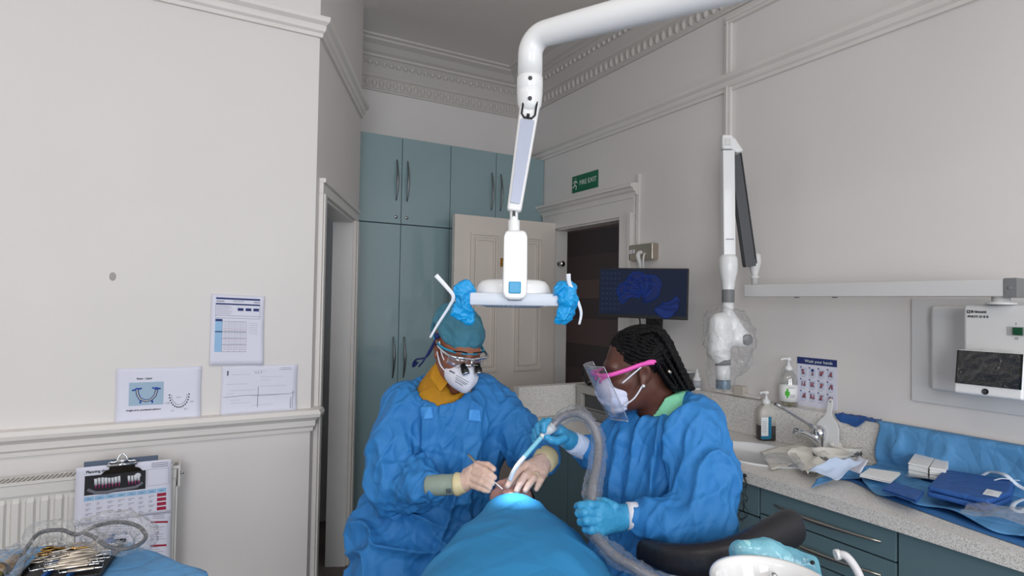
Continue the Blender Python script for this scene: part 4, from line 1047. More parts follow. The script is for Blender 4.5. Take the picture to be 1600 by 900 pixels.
# ---------------------------------------------------------------- dentist
dp = P(700, 760, 1.98)
den = thing('person', (dp.x, dp.y, 0), 'dentist in a blue gown, blue cap, white respirator and magnifying loupes, bending over the patient', 'person')
hc_ = P(715, 544, 1.95)
DH = orient(hc_, -CFd*.72+CR*.42-Z3*.34, Z3*.9-CFd*.25+CR*.20) @ Matrix.Scale(.93, 4)
shR, shL = P(632, 634, 2.03), P(778, 636, 2.10)          # his right shoulder is on the picture's left
elR, wrR = P(612, 752, 1.93), P(700, 758, 1.765)
elL, wrL = P(824, 702, 2.0), P(846, 728, 1.80)
nkB = P(712, 618, 2.08); pelv = P(690, 850, 2.16)
s = Sdf(); head_prims(s, DH, sc=.93)
s.cap(DH @ Vector((0, -.02, -.06)), nkB, .052, .056, k=.03)
s.cap(nkB-Z3*.06, pelv, .085, .12, k=.03); s.cap(shR-Z3*.02, shL-Z3*.02, .045, .045, k=.02)
s.chain([shR, elR, elR.lerp(wrR, .6)], [.05, .038, .026], k=.03); s.chain([shL, elL, elL.lerp(wrL, .4)], [.05, .038, .026], k=.03)
V, Fq = s.mesh(.004); from_np('body', V, Fq, M['skin1'], den)
# cap
s = Sdf(DH, .93); s.ell((0, -.022, .052), (.085, .106, .086), k=.02); s.ell((0, -.065, .065), (.07, .072, .070), k=.03)
s.boxx((0, .10, -.076), (.2, .2, .09), rot=(-.30, 0, 0), rd=.01, op='s', k=.006)
V, Fq = s.mesh(.0035); N = np_normals(V, Fq); V = V+N*(ridge(V*16, 2)*.005+ridge(V*34+3, 1.5)*.0025)[:, None]; from_np('surgical_cap', V, Fq, M['cap'], den)
Rr = lambda x, y, z: DH @ Vector((x, y, z))
m = MB(); m.tube(bez([Rr(x, y, z) for x, y, z in ((-.082, .01, .020), (-.071, .055, .021), (-.03, .088, .023), (.03, .088, .023), (.071, .055, .021), (.082, .01, .020), (.075, -.06, .02), (.04, -.11, .01), (-.04, -.11, .01), (-.075, -.06, .02), (-.082, .01, .034))]), .0035, 8)
m.build('cap_band', mat('cap_edge', (40, 140, 176), .7), den)
sgn_ = -1 if to_px(Rr(-.08, 0, 0))[0] < to_px(Rr(.08, 0, 0))[0] else 1       # which side of the head is picture-left
print('left side sign', sgn_, to_px(Rr(0, .115, -.035)), to_px(Rr(sgn_*.08, 0, 0)))
m = MB()
q0 = Rr(sgn_*.084, -.01, .04)
m.tube(bez([q0, P(668, 556, 1.92), P(650, 562, 1.95), P(646, 572, 1.97), P(652, 566, 1.96)]), .006, 8, flat=.5); m.tube(bez([q0, P(664, 560, 1.91), P(655, 572, 1.93)]), .006, 8, flat=.5)
m.ball(q0, .010); m.build('loupe_strap', mat('navy_cord', (24, 38, 92), .7), den)
# respirator
s = Sdf(DH, .93)
s.ell((0, .088, -.062), (.052, .050, .052), k=.02); s.ell((0, .112, -.066), (.014, .026, .042), rot=(0.2, 0, 0), k=.02)
s.ell((0, .062, -.06), (.060, .035, .050), k=.02); s.ell((0, .04, -.055), (.058, .05, .10), k=.004, op='s')
V, Fq = s.mesh(.003); from_np('respirator_mask', V, Fq, M['mask'], den)
MASK = (V, Fq)
for za, zb_ in ((-.035, .008), (-.06, -.03)):
    m = MB(); m.tube(bez([Rr(sgn_*.052, .078, za), Rr(sgn_*.072, .045, (za+zb_)/2), Rr(sgn_*.080, .008, zb_+.02)]), .0022, 8); m.build('mask_strap', M['mask'], den)
    m = MB(); m.tube(bez([Rr(-sgn_*.052, .078, za), Rr(-sgn_*.072, .045, (za+zb_)/2), Rr(-sgn_*.080, .008, zb_+.02)]), .0022, 8); m.build('mask_strap', M['mask'], den)
# loupes
m = MB()
for x in (-1, 1): m.tube(bez([Rr(x*.084, .0, .012), Rr(x*.080, .06, .014), Rr(x*.066, .098, .016), Rr(x*.035, .112, .018), Rr(0, .114, .014)]), [.0042]*33, 8)
m.build('loupe_frame', M['chrome'], den)
vis = filmmat('loupe_glass', (180, 190, 205), dens=.12, bump=0, rough=.03)
for x in (-1, 1):
    m = MB(); vs = []; n = 16
    for i in range(n+1):
        t = i/n; xx = x*(.008+.062*t); yy = .112-.02*t*t-.012*t**4
        vs += [(xx, yy, .015), (xx, yy-.004, -.024+.012*abs(t-.45))]
    m.add([Rr(*v) for v in vs], [(2*i, 2*i+2, 2*i+3, 2*i+1) for i in range(n)], 0, True); m.build('loupe_lens', vis, den, solid=.0015, fix=False)
    a = Rr(x*.028, .112, -.006); b = Rr(x*.024, .142, -.024); 
    m = MB(); m.tube([a, a.lerp(b, .45), a.lerp(b, .46), b], [.009, .010, .012, .0115], 20); lb = m.build('loupe_barrel', M['black'], den)
    m = MB(); m.tube([b, b+(b-a).normalized()*.003], [.0115, .0105], 20); m.build('barrel_glass', M['chrome'], lb)
m = MB(); m.tube([Rr(-.024, .122, -.004), Rr(.024, .122, -.004)], .0035, 8); m.tube([Rr(0, .114, .014), Rr(0, .124, -.004)], .004, 8); m.build('loupe_bridge', M['chrome'], den)
m = MB()
for x in (-1, 1): m.tube(bez([Rr(x*.012, .094, .028), Rr(x*.034, .098, .034), Rr(x*.056, .082, .028)]), .0032, 6, flat=.6)
m.build('eyebrows', M['hair'], den)
# collar of the mustard shirt
def ring(center, axis, rx, ry, n=24, a0=0, a1=2*PI, xdir=None):
    ax_ = Vector(axis).normalized(); u = Vector(xdir) if xdir is not None else ax_.orthogonal(); u = (u-ax_*u.dot(ax_)).normalized(); w = ax_.cross(u)
    return [Vector(center)+u*(rx*math.cos(a0+(a1-a0)*i/n))+w*(ry*math.sin(a0+(a1-a0)*i/n)) for i in range(n+1)]
s = Sdf(); nm = P(712, 598, 1.99); neckax = (DH @ Vector((0, -.02, -.06))-nkB).normalized()
s.cap(P(698, 618, 2.06), P(706, 580, 2.04), .112, .068, k=.01); s.cap(P(708, 640, 2.06), P(716, 540, 2.0), .060, .060, k=.006, op='s')
s.ell(P(716, 600, 1.94), (.030, .06, .055), k=.01, op='s')
s.boxx(P(708, 551, 1.98), (.2, .2, .06), rot=(0, .25, 0), rd=.005, k=.004, op='s')
V, Fq = s.mesh(.004); N = np_normals(V, Fq); V = V+N*(ridge(V*15, 2)*.006)[:, None]; from_np('shirt', V, Fq, M['mustard'], den)
for fl in ((P(672, 590, 1.95), P(688, 612, 1.90), P(700, 598, 1.92), P(680, 566, 1.96)), (P(735, 612, 1.92), P(741, 594, 1.94), P(738, 588, 1.97), P(722, 612, 1.91))):
    m = MB(); m.add(list(fl), [(0, 1, 2, 3)]); m.build('shirt_collar', M['mustard'], den, solid=.005, sub=0, bevel=.002)
# gown
s = Sdf()
Tq = Matrix((CR, CFd, Z3)).transposed()
s.chain([P(712, 655, 2.06), P(706, 720, 2.08), P(694, 790, 2.08)], [.150, .150, .165], k=.06)
s.ell(P(658, 665, 2.06), (.085, .10, .11), k=.07); s.ell(P(772, 665, 2.11), (.085, .10, .11), k=.07)
s.cap(shR+Z3*-.01, P(668, 622, 2.08), .062, .075, k=.05); s.cap(shL+Z3*-.01, P(752, 622, 2.10), .062, .075, k=.05)
s.cap(P(690, 628, 2.07), P(738, 628, 2.09), .085, .085, k=.05)
s.chain([shR, P(618, 690, 1.97), elR+Z3*.0], [.080, .080, .076], k=.022)
s.chain([elR, P(650, 760, 1.86), P(676, 759, 1.81)], [.076, .062, .044], k=.035)
s.chain([shL, P(806, 668, 2.03), elL], [.072, .068, .064], k=.022)
s.chain([elL, P(842, 712, 1.92), P(851, 719, 1.87)], [.064, .056, .044], k=.035)
# lap and skirt
s.chain([P(668, 812, 2.08), P(640, 850, 2.0), P(612, 900, 1.93)], [.16, .125, .12], k=.08)
s.chain([P(718, 815, 2.12), P(722, 870, 2.02), P(728, 920, 1.92)], [.15, .12, .11], k=.08)
s.chain([P(569, 786, 2.06), P(584, 830, 2.02), P(598, 870, 2.0)], [.022, .06, .07], k=.08)
s.chain([P(612, 905, 1.93), P(612, 1060, 1.95)], [.115, .12], k=.06); s.chain([P(728, 920, 1.92), P(728, 1060, 1.95)], [.11, .11], k=.06)
# neck opening
s.cap(P(697, 598, 2.02), P(697, 520, 2.04), .098, .13, k=.012, op='s')
V, Fq = s.mesh(.0045)
V = smooth_np(V, Fq, 2); N = np_normals(V, Fq)
el_ax = (wrR-elR)
spec = [
 (P(712, 700, 1.93), .17, axis_noise(Z3, 1.6, 9.2), 0.0302, 1.9),
 (P(712, 780, 1.93), .16, axis_noise(Z3*1+CR*.3, 2.4, 11.5), 0.0302, 1.9),
 (P(612, 680, 1.92), .13, axis_noise(Z3+CR*.2, 2.2, 10.3), 0.0284, 1.9),
 (P(625, 752, 1.86), .11, axis_noise(Z3-CR*.5+CFd*.3, 3.4, 13.0), 0.0184, 1.9),
 (P(656, 765, 1.80), .06, axis_noise(Z3-CR*.3, 5, 16.0), 0.0127, 1.9),
 (P(838, 698, 1.93), .09, axis_noise(Z3*.6+CR, 3.4, 13.0), 0.0150, 1.9),
 (P(800, 650, 1.98), .10, axis_noise(Z3+CR*.7, 2.4, 11.0), 0.0161, 1.9),
 (P(610, 860, 1.90), .22, axis_noise(CR-Z3*.3, 2.2, 9.2), 0.0488, 1.9),
 (P(720, 880, 1.90), .18, axis_noise(CR-Z3*.6, 2.6, 9.2), 0.0373, 1.9),
 (P(700, 690, 1.93), .45, axis_noise(Z3+CR*.4, 7, 25.3), 0.0089, 1.9)]
V = smooth_np(folds(V, N, spec), Fq, 1)
gw = from_np('gown', V, Fq, M['gown'], den)
from mathutils.bvhtree import BVHTree
def patch(quad, V, Fq, off, name, m_, parent, n=8):      # a patch of tape or print lying on a curved surface
    bv = BVHTree.FromPolygons([tuple(v) for v in V], [tuple(int(i) for i in f) for f in Fq]); vs = []
    for j in range(n):
        for i in range(n):
            u, v = i/(n-1), j/(n-1); a = Vector(quad[0]).lerp(Vector(quad[1]), u); b = Vector(quad[3]).lerp(Vector(quad[2]), u); q = a.lerp(b, v)
            d = ray(q.x, q.y).normalized(); h = bv.ray_cast(CAM, d)
            vs.append(h[0]-d*off if h[0] is not None else CAM+d*1.9)
    mb = MB(); mb.add(vs, [(j*n+i, j*n+i+1, (j+1)*n+i+1, (j+1)*n+i) for j in range(n-1) for i in range(n-1)], 0, True)
    return mb.build(name, m_, parent, solid=.0012, fix=False)
tape = mat('tape_blue', (70, 152, 226), .55)
for q in (((655, 636, 0), (675, 634, 0), (678, 654, 0), (657, 656, 0)), ((732, 639, 0), (751, 640, 0), (752, 659, 0), (732, 658, 0))): patch(q, V, Fq, .0035, 'tape_patch', tape, den)
# gloves
def glove(paths, palm, rad, vox=.002, knuckle=.0):
    s = Sdf()
    for a, b, ra, rb in palm: s.cap(a, b, ra, rb, k=.012)
    for pth in paths:
        pts = [P(*q[:3]) for q in pth]; rs = [q[3] if len(q) > 3 else rad for q in pth]
        s2 = list(zip(pts, rs))
        for i in range(len(pts)-1): s.cap(pts[i], pts[i+1], rs[i], rs[i+1], k=.0025 if i else .004)
    return s
pr_ = mat('grey_print', (120, 122, 134), .8)
for n_, (x0_, y0_, x1_, y1_) in enumerate(((703, 578, 711, 582), (713, 586, 733, 597), (712, 589, 731, 600), (712, 592, 728, 601), (711, 595, 723, 602))):
    t_ = 2.2 if n_ == 0 else .7
    patch(((x0_, y0_, 0), (x1_, y1_, 0), (x1_-t_*.5, y1_+t_, 0), (x0_-t_*.5, y0_+t_, 0)), MASK[0], MASK[1], .0012, 'mask_print', pr_, den, n=4)
# his right hand (picture left) holding the probe like a pen
s = glove([
  [(744, 729, 1.748, .0108), (757, 735, 1.728, .0100), (766, 741, 1.716, .0092), (772, 746, 1.710, .0082)],      # index
  [(742, 739, 1.740, .0108), (755, 745, 1.716, .0100), (764, 750, 1.706, .0092), (769, 755, 1.702, .0082)],      # middle
  [(740, 749, 1.735, .0104), (752, 754, 1.710, .0096), (760, 758, 1.700, .0088), (765, 762, 1.697, .0078)],      # ring
  [(738, 758, 1.733, .0096), (749, 762, 1.712, .0088), (757, 765, 1.702, .0080), (763, 767, 1.698, .0070)],      # little
  [(728, 738, 1.775, .0120), (747, 726, 1.770, .0110), (762, 727, 1.750, .0098), (771, 733, 1.735, .0086)],      # thumb, behind
 ], [(P(727, 751, 1.765), P(738, 733, 1.755), .019, .012), (P(727, 752, 1.762), P(737, 742, 1.748), .019, .012), (P(727, 754, 1.760), P(735, 750, 1.745), .019, .012), (P(727, 756, 1.762), P(733, 757, 1.744), .018, .011), (P(716, 756, 1.768), P(727, 754, 1.765), .024, .022), (P(726, 750, 1.77), P(733, 740, 1.77), .018, .013)], .01)
V, Fq = s.mesh(.002); N = np_normals(V, Fq); V = V+N*(ridge(V*60, 2)*.0008)[:, None]; from_np('glove', V, Fq, M['latex'], den)
m = MB(); ca, cb2 = P(668, 759, 1.79), P(722, 756, 1.765); axc = (cb2-ca)
pts = [ca.lerp(cb2, t) for t in (0, .05, .25, .3, .5, .55, .8, 1.0)]
m.tube(pts, [.030, .0315, .0310, .0305, .0315, .0300, .030, .029], 28); gc = m.build('glove_cuff', M['cuff'], den)
m = MB(); pts = [ca.lerp(cb2, t) for t in (.82, .86, .93, 1.0, 1.12)]; m.tube(pts, [.033, .0345, .033, .029, .024], 28); m.build('glove_rim', M['latex_rim'], den)
Tm = frame(ca.lerp(cb2, .58)-CFd*.0325+Z3*-.008, axc, y=Z3); 
m = MB()
for k in range(4): m.box((k*.0042, -.009+.001*(k % 2), 0), (k*.0042+.0022, .006, .0012), T=Tm)
m.box((0, -.004, 0), (.016, -.002, .0012), T=Tm); m.build('cuff_print', mat('cuff_ink', (70, 84, 96), .6), gc)
# his left hand (picture right), fingers down over the cheek
s = glove([
  [(822, 727, 1.79, .0118), (808, 737, 1.765, .0112), (799, 748, 1.745, .0102), (793, 759, 1.735, .0088)],
  [(832, 731, 1.785, .0118), (821, 743, 1.752, .0110), (812, 756, 1.735, .0100), (807, 767, 1.730, .0086)],
  [(842, 736, 1.785, .0112), (833, 748, 1.748, .0106), (826, 758, 1.735, .0094), (821, 766, 1.730, .0082)],
  [(850, 741, 1.79, .0102), (845, 750, 1.755, .0096), (841, 758, 1.745, .0086), (838, 764, 1.74, .0074)],
  [(828, 728, 1.80, .0120), (815, 738, 1.79, .0112), (806, 748, 1.775, .0100), (800, 756, 1.765, .0085)],
 ], [(P(846, 720, 1.83), P(824, 728, 1.79), .021, .015), (P(847, 721, 1.825), P(833, 732, 1.785), .022, .015), (P(850, 722, 1.825), P(843, 737, 1.785), .021, .014), (P(853, 722, 1.83), P(850, 740, 1.79), .018, .012)], .01)
V, Fq = s.mesh(.002); N = np_normals(V, Fq); V = V+N*(ridge(V*60, 2)*.0008)[:, None]; from_np('glove', V, Fq, M['latex'], den)
m = MB(); ca, cb2 = P(853, 715, 1.87), P(849, 724, 1.83); pts = [ca.lerp(cb2, t) for t in (0, .3, .7, 1.3)]; m.tube(pts, [.041, .042, .038, .030], 28); m.build('glove_rim', M['latex_rim'], den)
m = MB(); m.tube(ring(P(837, 745, 1.752), (P(833, 748, 1.748)-P(842, 736, 1.785)), .0122, .0122, 20), .0016, 6); m.build('ring_under_glove', M['latex_rim'], den)
# legs, shoes and stool of the dentist, below the picture
s = Sdf()
for px in (612, 728):
    kn = P(px, 930, 1.93); s.chain([Vector((kn.x, kn.y, kn.z-.1)), Vector((kn.x, kn.y, .10))], [.085, .06], k=.03)
V, Fq = s.mesh(.01); from_np('trousers', V, Fq, mat('navy_cloth', (36, 44, 66), .8), den)
for px in (612, 728):
    kn = P(px, 930, 1.93); s = Sdf(); s.cap((kn.x, kn.y, .05), Vector((kn.x, kn.y, .04))-CFd*.15, .048, .04, k=.02); s.boxx((kn.x, kn.y, -.05), (.3, .3, .05), op='s', k=.005); V, Fq = s.mesh(.006); from_np('shoe', V, Fq, M['black'], den)
# ---------------------------------------------------------------- dental nurse, in profile to the left
np_ = P(1050, 760, 1.75)
nur = thing('person', (np_.x, np_.y, 0), 'nurse in blue gown with black braids, face shield and mask, holding the suction hose', 'person')
hn = P(993, 579, 1.74)
NH = orient(hn, -CR*.99-Z3*.10-CFd*.05, Z3*.99-CR*.1) @ Matrix.Scale(.95, 4)
def Nn(x, y, z): return NH @ Vector((x, y, z))
print('nurse nose', to_px(Nn(0, .12, -.03)), 'ear', to_px(Nn(.08, 0, 0)), to_px(Nn(-.08, 0, 0)), 'crown', to_px(Nn(0, -.02, .13)), 'chin', to_px(Nn(0, .08, -.11)))
nsd = -1 if (Nn(-.08, 0, 0)-CAM).length < (Nn(.08, 0, 0)-CAM).length else 1      # the side of the head toward the camera
nB = P(1036, 640, 1.78); nP = P(1030, 860, 1.78)
nSh, fSh = P(1080, 668, 1.66), P(985, 672, 1.92)
nEl, nWr = P(1085, 822, 1.55), P(976, 806, 1.56)
fEl, fWr = P(960, 730, 1.88), P(895, 688, 1.79)
s = Sdf(); head_prims(s, NH, sc=.95, nose=.94)
s.cap(Nn(0, -.03, -.05), nB, .050, .060, k=.03); s.cap(nB-Z3*.05, nP, .085, .12, k=.03); s.cap(nSh-Z3*.02, fSh-Z3*.02, .045, .045, k=.02)
s.chain([nSh, nEl, nEl.lerp(nWr, .55)], [.05, .038, .026], k=.03); s.chain([fSh, fEl, fEl.lerp(fWr, .55)], [.045, .036, .024], k=.03)
V, Fq = s.mesh(.0038); from_np('body', V, Fq, M['skin2'], nur)
# scalp hair with cornrows swept back and round, then long braids down the back
s = Sdf(NH, .95)
s.ell((0, -.024, .052), (.081, .101, .086), k=.01)
s.ell((0, .115, -.01), (.12, .10, .10), k=.012, op='s'); s.boxx((0, .02, -.10), (.2, .10, .09), rd=.02, k=.012, op='s')
V, Fq = s.mesh(.003); N = np_normals(V, Fq)
Li = np.array(NH.inverted()); L_ = V@Li[:3, :3].T+Li[:3, 3]
ang = np.arctan2(L_[:, 2]-.03, L_[:, 1]+.02)
rw = np.abs(np.sin(16*(ang*.55+np.abs(L_[:, 0])*7+.5*np.sin(L_[:, 1]*30)*.25)))
V = V+N*((rw**.7-.6)*.006)[:, None]
V = V+N*(.0012*np.sin(L_[:, 1]*900))[:, None]
from_np('hair', V, Fq, M['hair'], nur)
random.seed(12)
def braid(pts, r, name='braid'):
    m = MB(); c = bez(pts, 10); n = len(c)
    for st_ in range(2):
        q = []; rr = []
        for i, p in enumerate(c):
            t = (c[min(i+1, n-1)]-c[max(i-1, 0)]).normalized(); u = t.orthogonal().normalized(); w = t.cross(u); a = i*1.3+st_*PI
            q.append(p+u*(math.cos(a)*r*.45)+w*(math.sin(a)*r*.45)); rr.append(r*.72*(1 if i < n-3 else .7))
        m.tube(q, rr, 6)
    return m.build(name, M['hair'], nur)
def lp(a, b, t): return (a[0]+(b[0]-a[0])*t, a[1]+(b[1]-a[1])*t)
for k in range(46):
    t = (k+.5)/46; dd = random.uniform(-1, 1); side = nsd*(.15+.8*abs(dd))*(1 if dd < .35 else -1); dz = .055*dd
    t = min(max(t+random.uniform(-.03, .03), 0), 1)
    st = Nn(side*.060, .045-.125*(1-t), .045+.078*t)
    q = [lp((1010, 556), (1026, 509), t), lp((1024, 580), (1052, 540), t), lp((1038, 597), (1069, 577), t), lp((1050, 608), (1084, 609), t)]
    Dk = 1.72+dz
    pts = [st]+[P(x+random.uniform(-1.5, 1.5), y+random.uniform(-1.5, 1.5), Dk+.004*i) for i, (x, y) in enumerate(q)]
    braid(pts, .0060)
for k in range(9):                     # cornrow arcs on the temple
    t = k/8; pts = []
    for j in range(8):
        u = j/7; zz = .100-.075*t*(1-.35*u)+.018*math.sin(u*5+t*3); yy = .062-.125*u-.012*t
        zz = min(zz, .125); yy = min(yy, .045); a1_ = (yy+.024)/.103; b1_ = (zz-.052)/.088; c1_ = math.sqrt(max(.04, 1-a1_*a1_-b1_*b1_)); l1_ = math.sqrt(a1_*a1_+b1_*b1_+c1_*c1_)
        pts.append(Nn(nsd*.0825*c1_/l1_, -.024+.103*a1_/l1_, .052+.088*b1_/l1_))
    braid(pts, .0040, 'cornrow')
m = MB(); q = P(1046, 581, 1.655); m.tube([q+Z3*.004-CR*.004, q-Z3*.004+CR*.004], .0042, 10); m.build('braid_cuff', M['steel'], nur)
ep = Nn(nsd*.082, .002, -.036)
m = MB(); m.ball(ep+(-CFd)*.002, .0055, seg=14); m.build('earring', mat('clear_stone', (225, 228, 232), .05, .6), nur)
# mask
s = Sdf(NH, .95)
s.ell((0, .066, -.064), (.060, .052, .056), k=.02); s.ell((0, .090, -.042), (.028, .034, .034), k=.02)
s.ell((0, .010, -.045), (.066, .050, .12), k=.004, op='s')
V, Fq = s.mesh(.003); N = np_normals(V, Fq); L_ = V@Li[:3, :3].T+Li[:3, 3]
V = V+N*(np.abs(np.sin((L_[:, 2]+.1)*95))*.003+ridge(V*18, 2)*.004)[:, None]
from_np('surgical_mask', V, Fq, M['mask2'], nur)
for pts in (((.064, .066, -.030), (.078, .035, -.004), (.086, .004, .020)), ((.060, .060, -.092), (.076, .030, -.070), (.084, .004, -.034))):
    for sg in (1, -1):
        m = MB(); m.tube(bez([Nn(sg*x, y, z) for x, y, z in pts]), .0022, 8); m.build('ear_loop', M['mask'], nur)
# pink frame of the shield
m = MB()
pl = [(.090, -.035, .030), (.088, .0, .028), (.082, .05, .014), (.068, .100, .002), (.035, .128, .002), (0, .136, .004)]
full = [(nsd*x, y, z) for x, y, z in pl]+[(-nsd*x, y, z) for x, y, z in reversed(pl[:-1])]
m.tube(bez([Nn(*q) for q in full], 6), [.0038]*61, 8, flat=1.6, upv=Z3)
m.tube(bez([Nn(nsd*x, y, z) for x, y, z in ((.089, .0, .030), (.090, -.02, .036), (.090, -.036, .035), (.090, -.038, .030))]), .003, 8)
m.tube(bez([Nn(nsd*.068, .100, .0), Nn(nsd*.050, .116, -.010), Nn(nsd*.03, .118, -.022)]), .0045, 8)
m.tube(bez([Nn(-nsd*.068, .100, .0), Nn(-nsd*.050, .116, -.010), Nn(-nsd*.03, .118, -.022)]), .0045, 8)
m.build('shield_frame', M['pink'], nur)
vs = []; nx, ny = 24, 14
for j in range(ny):
    v = j/(ny-1)
    for i in range(nx):
        u = -1+2*i/(nx-1); x = .086*u; y = .158-.045*u*u-.060*v; z = .030-.165*v
        vs.append(Nn(x*(1-.10*v), y, z))
m = MB(); m.add(vs, [(j*nx+i, j*nx+i+1, (j+1)*nx+i+1, (j+1)*nx+i) for j in range(ny-1) for i in range(nx-1)], 0, True); vz = m.build('face_shield', M['visor'], nur, solid=.0012, fix=False)
m = MB(); 
for i in (0, nx-1):
    pass
ed = [vs[i] for i in range(nx)]; m.tube(ed, .0012, 6); ed = [vs[(ny-1)*nx+i] for i in range(nx)]; m.tube(ed, .0012, 6); m.tube([vs[j*nx] for j in range(ny)], .0012, 6); m.tube([vs[j*nx+nx-1] for j in range(ny)], .0012, 6)
m.build('shield_edge', filmmat('visor_edge', (230, 235, 245), dens=.45, bump=0), nur)
# mint scrub collar
s = Sdf(); s.cap(P(1046, 652, 1.77), P(1032, 606, 1.76), .100, .064, k=.01); s.cap(P(1030, 660, 1.77), P(1014, 590, 1.75), .060, .064, k=.006, op='s')
s.boxx(P(1000, 592, 1.76), (.14, .2, .055), rot=(0, -.25, -YAW), rd=.005, k=.006, op='s')
V, Fq = s.mesh(.004); from_np('scrub_top', V, Fq, M['mint'], nur)
# gown
s = Sdf()
s.chain([P(1030, 690, 1.79), P(1026, 760, 1.79), P(1030, 850, 1.80)], [.125, .135, .150], k=.05)
s.cap(nSh, fSh, .072, .066, k=.05); s.cap(P(1050, 640, 1.74), P(1090, 668, 1.70), .05, .07, k=.04); s.cap(P(1010, 668, 1.82), P(985, 700, 1.85), .08, .09, k=.05)
s.cap(P(1046, 632, 1.80), P(1030, 668, 1.80), .07, .10, k=.05)
s.cap(P(1070, 648, 1.72), P(1092, 652, 1.70), .05, .055, k=.04); s.cap(P(975, 690, 1.80), P(978, 760, 1.80), .065, .075, k=.05)
s.chain([P(1082, 672, 1.66), P(1102, 745, 1.60), P(1098, 815, 1.54)], [.078, .086, .076], k=.018)
s.chain([P(1098, 815, 1.54), P(1040, 818, 1.53), P(1000, 808, 1.55)], [.070, .054, .040], k=.03)
s.chain([P(985, 672, 1.90), P(952, 718, 1.88), P(928, 708, 1.84), P(912, 700, 1.82)], [.070, .060, .044, .036], k=.035)
s.chain([P(1010, 850, 1.80), P(960, 920, 1.72)], [.15, .12], k=.06); s.chain([P(1060, 850, 1.72), P(1010, 930, 1.62)], [.13, .10], k=.06)
s.chain([P(960, 925, 1.72), P(950, 1060, 1.72)], [.11, .10], k=.06)
s.cap(P(1026, 626, 1.75), P(1026, 550, 1.75), .070, .13, k=.012, op='s'); s.cap(P(1050, 632, 1.68), P(1044, 570, 1.66), .040, .07, k=.02, op='s')
V, Fq = s.mesh(.0045); V = smooth_np(V, Fq, 2); N = np_normals(V, Fq)
spec = [
 (P(1000, 700, 1.68), .14, axis_noise(Z3+CR*.25, 1.8, 10.3), 0.0284, 1.9),
 (P(985, 780, 1.68), .12, axis_noise(Z3-CR*.2, 2.4, 11.5), 0.0302, 1.9),
 (P(1100, 730, 1.55), .13, axis_noise(Z3-CR*.15, 1.8, 9.2), 0.0284, 1.9),
 (P(1100, 810, 1.48), .11, axis_noise(Z3+CR*.9, 2.6, 10.0), 0.0242, 1.9),
 (P(1030, 815, 1.48), .09, axis_noise(Z3+CR*.3, 4, 14.0), 0.0184, 1.9),
 (P(930, 705, 1.80), .08, axis_noise(Z3+CR*.5, 4, 15.0), 0.0173, 1.9),
 (P(1070, 650, 1.62), .08, axis_noise(CR+Z3*-.6, 3, 12.0), 0.0092, 1.9),
 (P(1040, 740, 1.6), .45, axis_noise(Z3+CR*.4, 7, 25.3), 0.0080, 1.9)]
V = smooth_np(folds(V, N, spec), Fq, 1)
from_np('gown', V, Fq, M['gown'], nur)
# far hand, blue glove, holding the suction handpiece like a pen
s = glove([
  [(868, 664, 1.765, .0112), (858, 658, 1.74, .0105), (850, 663, 1.725, .0096), (850, 673, 1.722, .0086)],
  [(866, 668, 1.775, .0112), (850, 659, 1.76, .0105), (841, 666, 1.75, .0096), (842, 677, 1.745, .0086)],
  [(866, 674, 1.785, .0106), (846, 666, 1.78, .0100), (836, 673, 1.77, .0090), (837, 684, 1.765, .0080)],
  [(866, 682, 1.795, .0096), (845, 676, 1.79, .0090), (834, 681, 1.785, .0082), (835, 690, 1.78, .0072)],
  [(882, 684, 1.755, .0125), (871, 689, 1.735, .0115), (861, 687, 1.725, .0100), (854, 683, 1.722, .0088)],
 ], [(P(890, 686, 1.785), P(869, 666, 1.768), .020, .013), (P(890, 687, 1.785), P(868, 671, 1.775), .020, .013), (P(889, 689, 1.79), P(867, 678, 1.785), .019, .013), (P(888, 692, 1.79), P(867, 685, 1.793), .017, .011), (P(898, 692, 1.80), P(890, 688, 1.787), .026, .024), (P(890, 688, 1.775), P(880, 684, 1.76), .016, .013)], .01)
V, Fq = s.mesh(.002); N = np_normals(V, Fq); V = V+N*(ridge(V*60, 2)*.0008)[:, None]; from_np('glove', V, Fq, M['nitrile'], nur)
m = MB(); a, b = P(912, 702, 1.825), P(893, 690, 1.79); a = P(918, 704, 1.83); m.tube([a, a.lerp(b, .3), a.lerp(b, .8), b], [.033, .0345, .034, .031], 28); m.build('knit_cuff', mat('white_knit', (196, 208, 232), .9, bump=.4, bscale=300, stretch=(1, 1, .1)), nur)
# near hand, fist round the hose
s = glove([
  [(938, 790, 1.50, .0120), (922, 789, 1.475, .0112), (908, 790, 1.485, .0102), (902, 791, 1.51, .0090)],
  [(932, 802, 1.485, .0122), (914, 801, 1.465, .0112), (905, 802, 1.48, .0102), (903, 802, 1.505, .0090)],
  [(932, 815, 1.48, .0118), (917, 814, 1.462, .0108), (908, 815, 1.48, .0098), (907, 814, 1.505, .0086)],
  [(936, 828, 1.485, .0108), (924, 828, 1.468, .0100), (915, 827, 1.48, .0090), (914, 825, 1.50, .0080)],
  [(960, 792, 1.52, .0130), (944, 785, 1.53, .0120), (930, 783, 1.535, .0108), (918, 785, 1.54, .0092)],
 ], [(P(968, 806, 1.55), P(938, 793, 1.50), .025, .016), (P(968, 808, 1.55), P(934, 804, 1.488), .026, .017), (P(966, 811, 1.55), P(934, 817, 1.485), .026, .017), (P(964, 814, 1.55), P(938, 829, 1.488), .024, .015), (P(978, 807, 1.56), P(966, 808, 1.55), .028, .028)], .01)
V, Fq = s.mesh(.002); N = np_normals(V, Fq); V = V+N*(ridge(V*50, 2)*.0009)[:, None]; from_np('glove', V, Fq, M['nitrile'], nur)
m = MB(); a, b = P(990, 807, 1.553), P(969, 806, 1.553); m.tube([a, a.lerp(b, .5), b], [.031, .031, .030], 28); m.build('glove_cuff', M['nitrile'], nur)
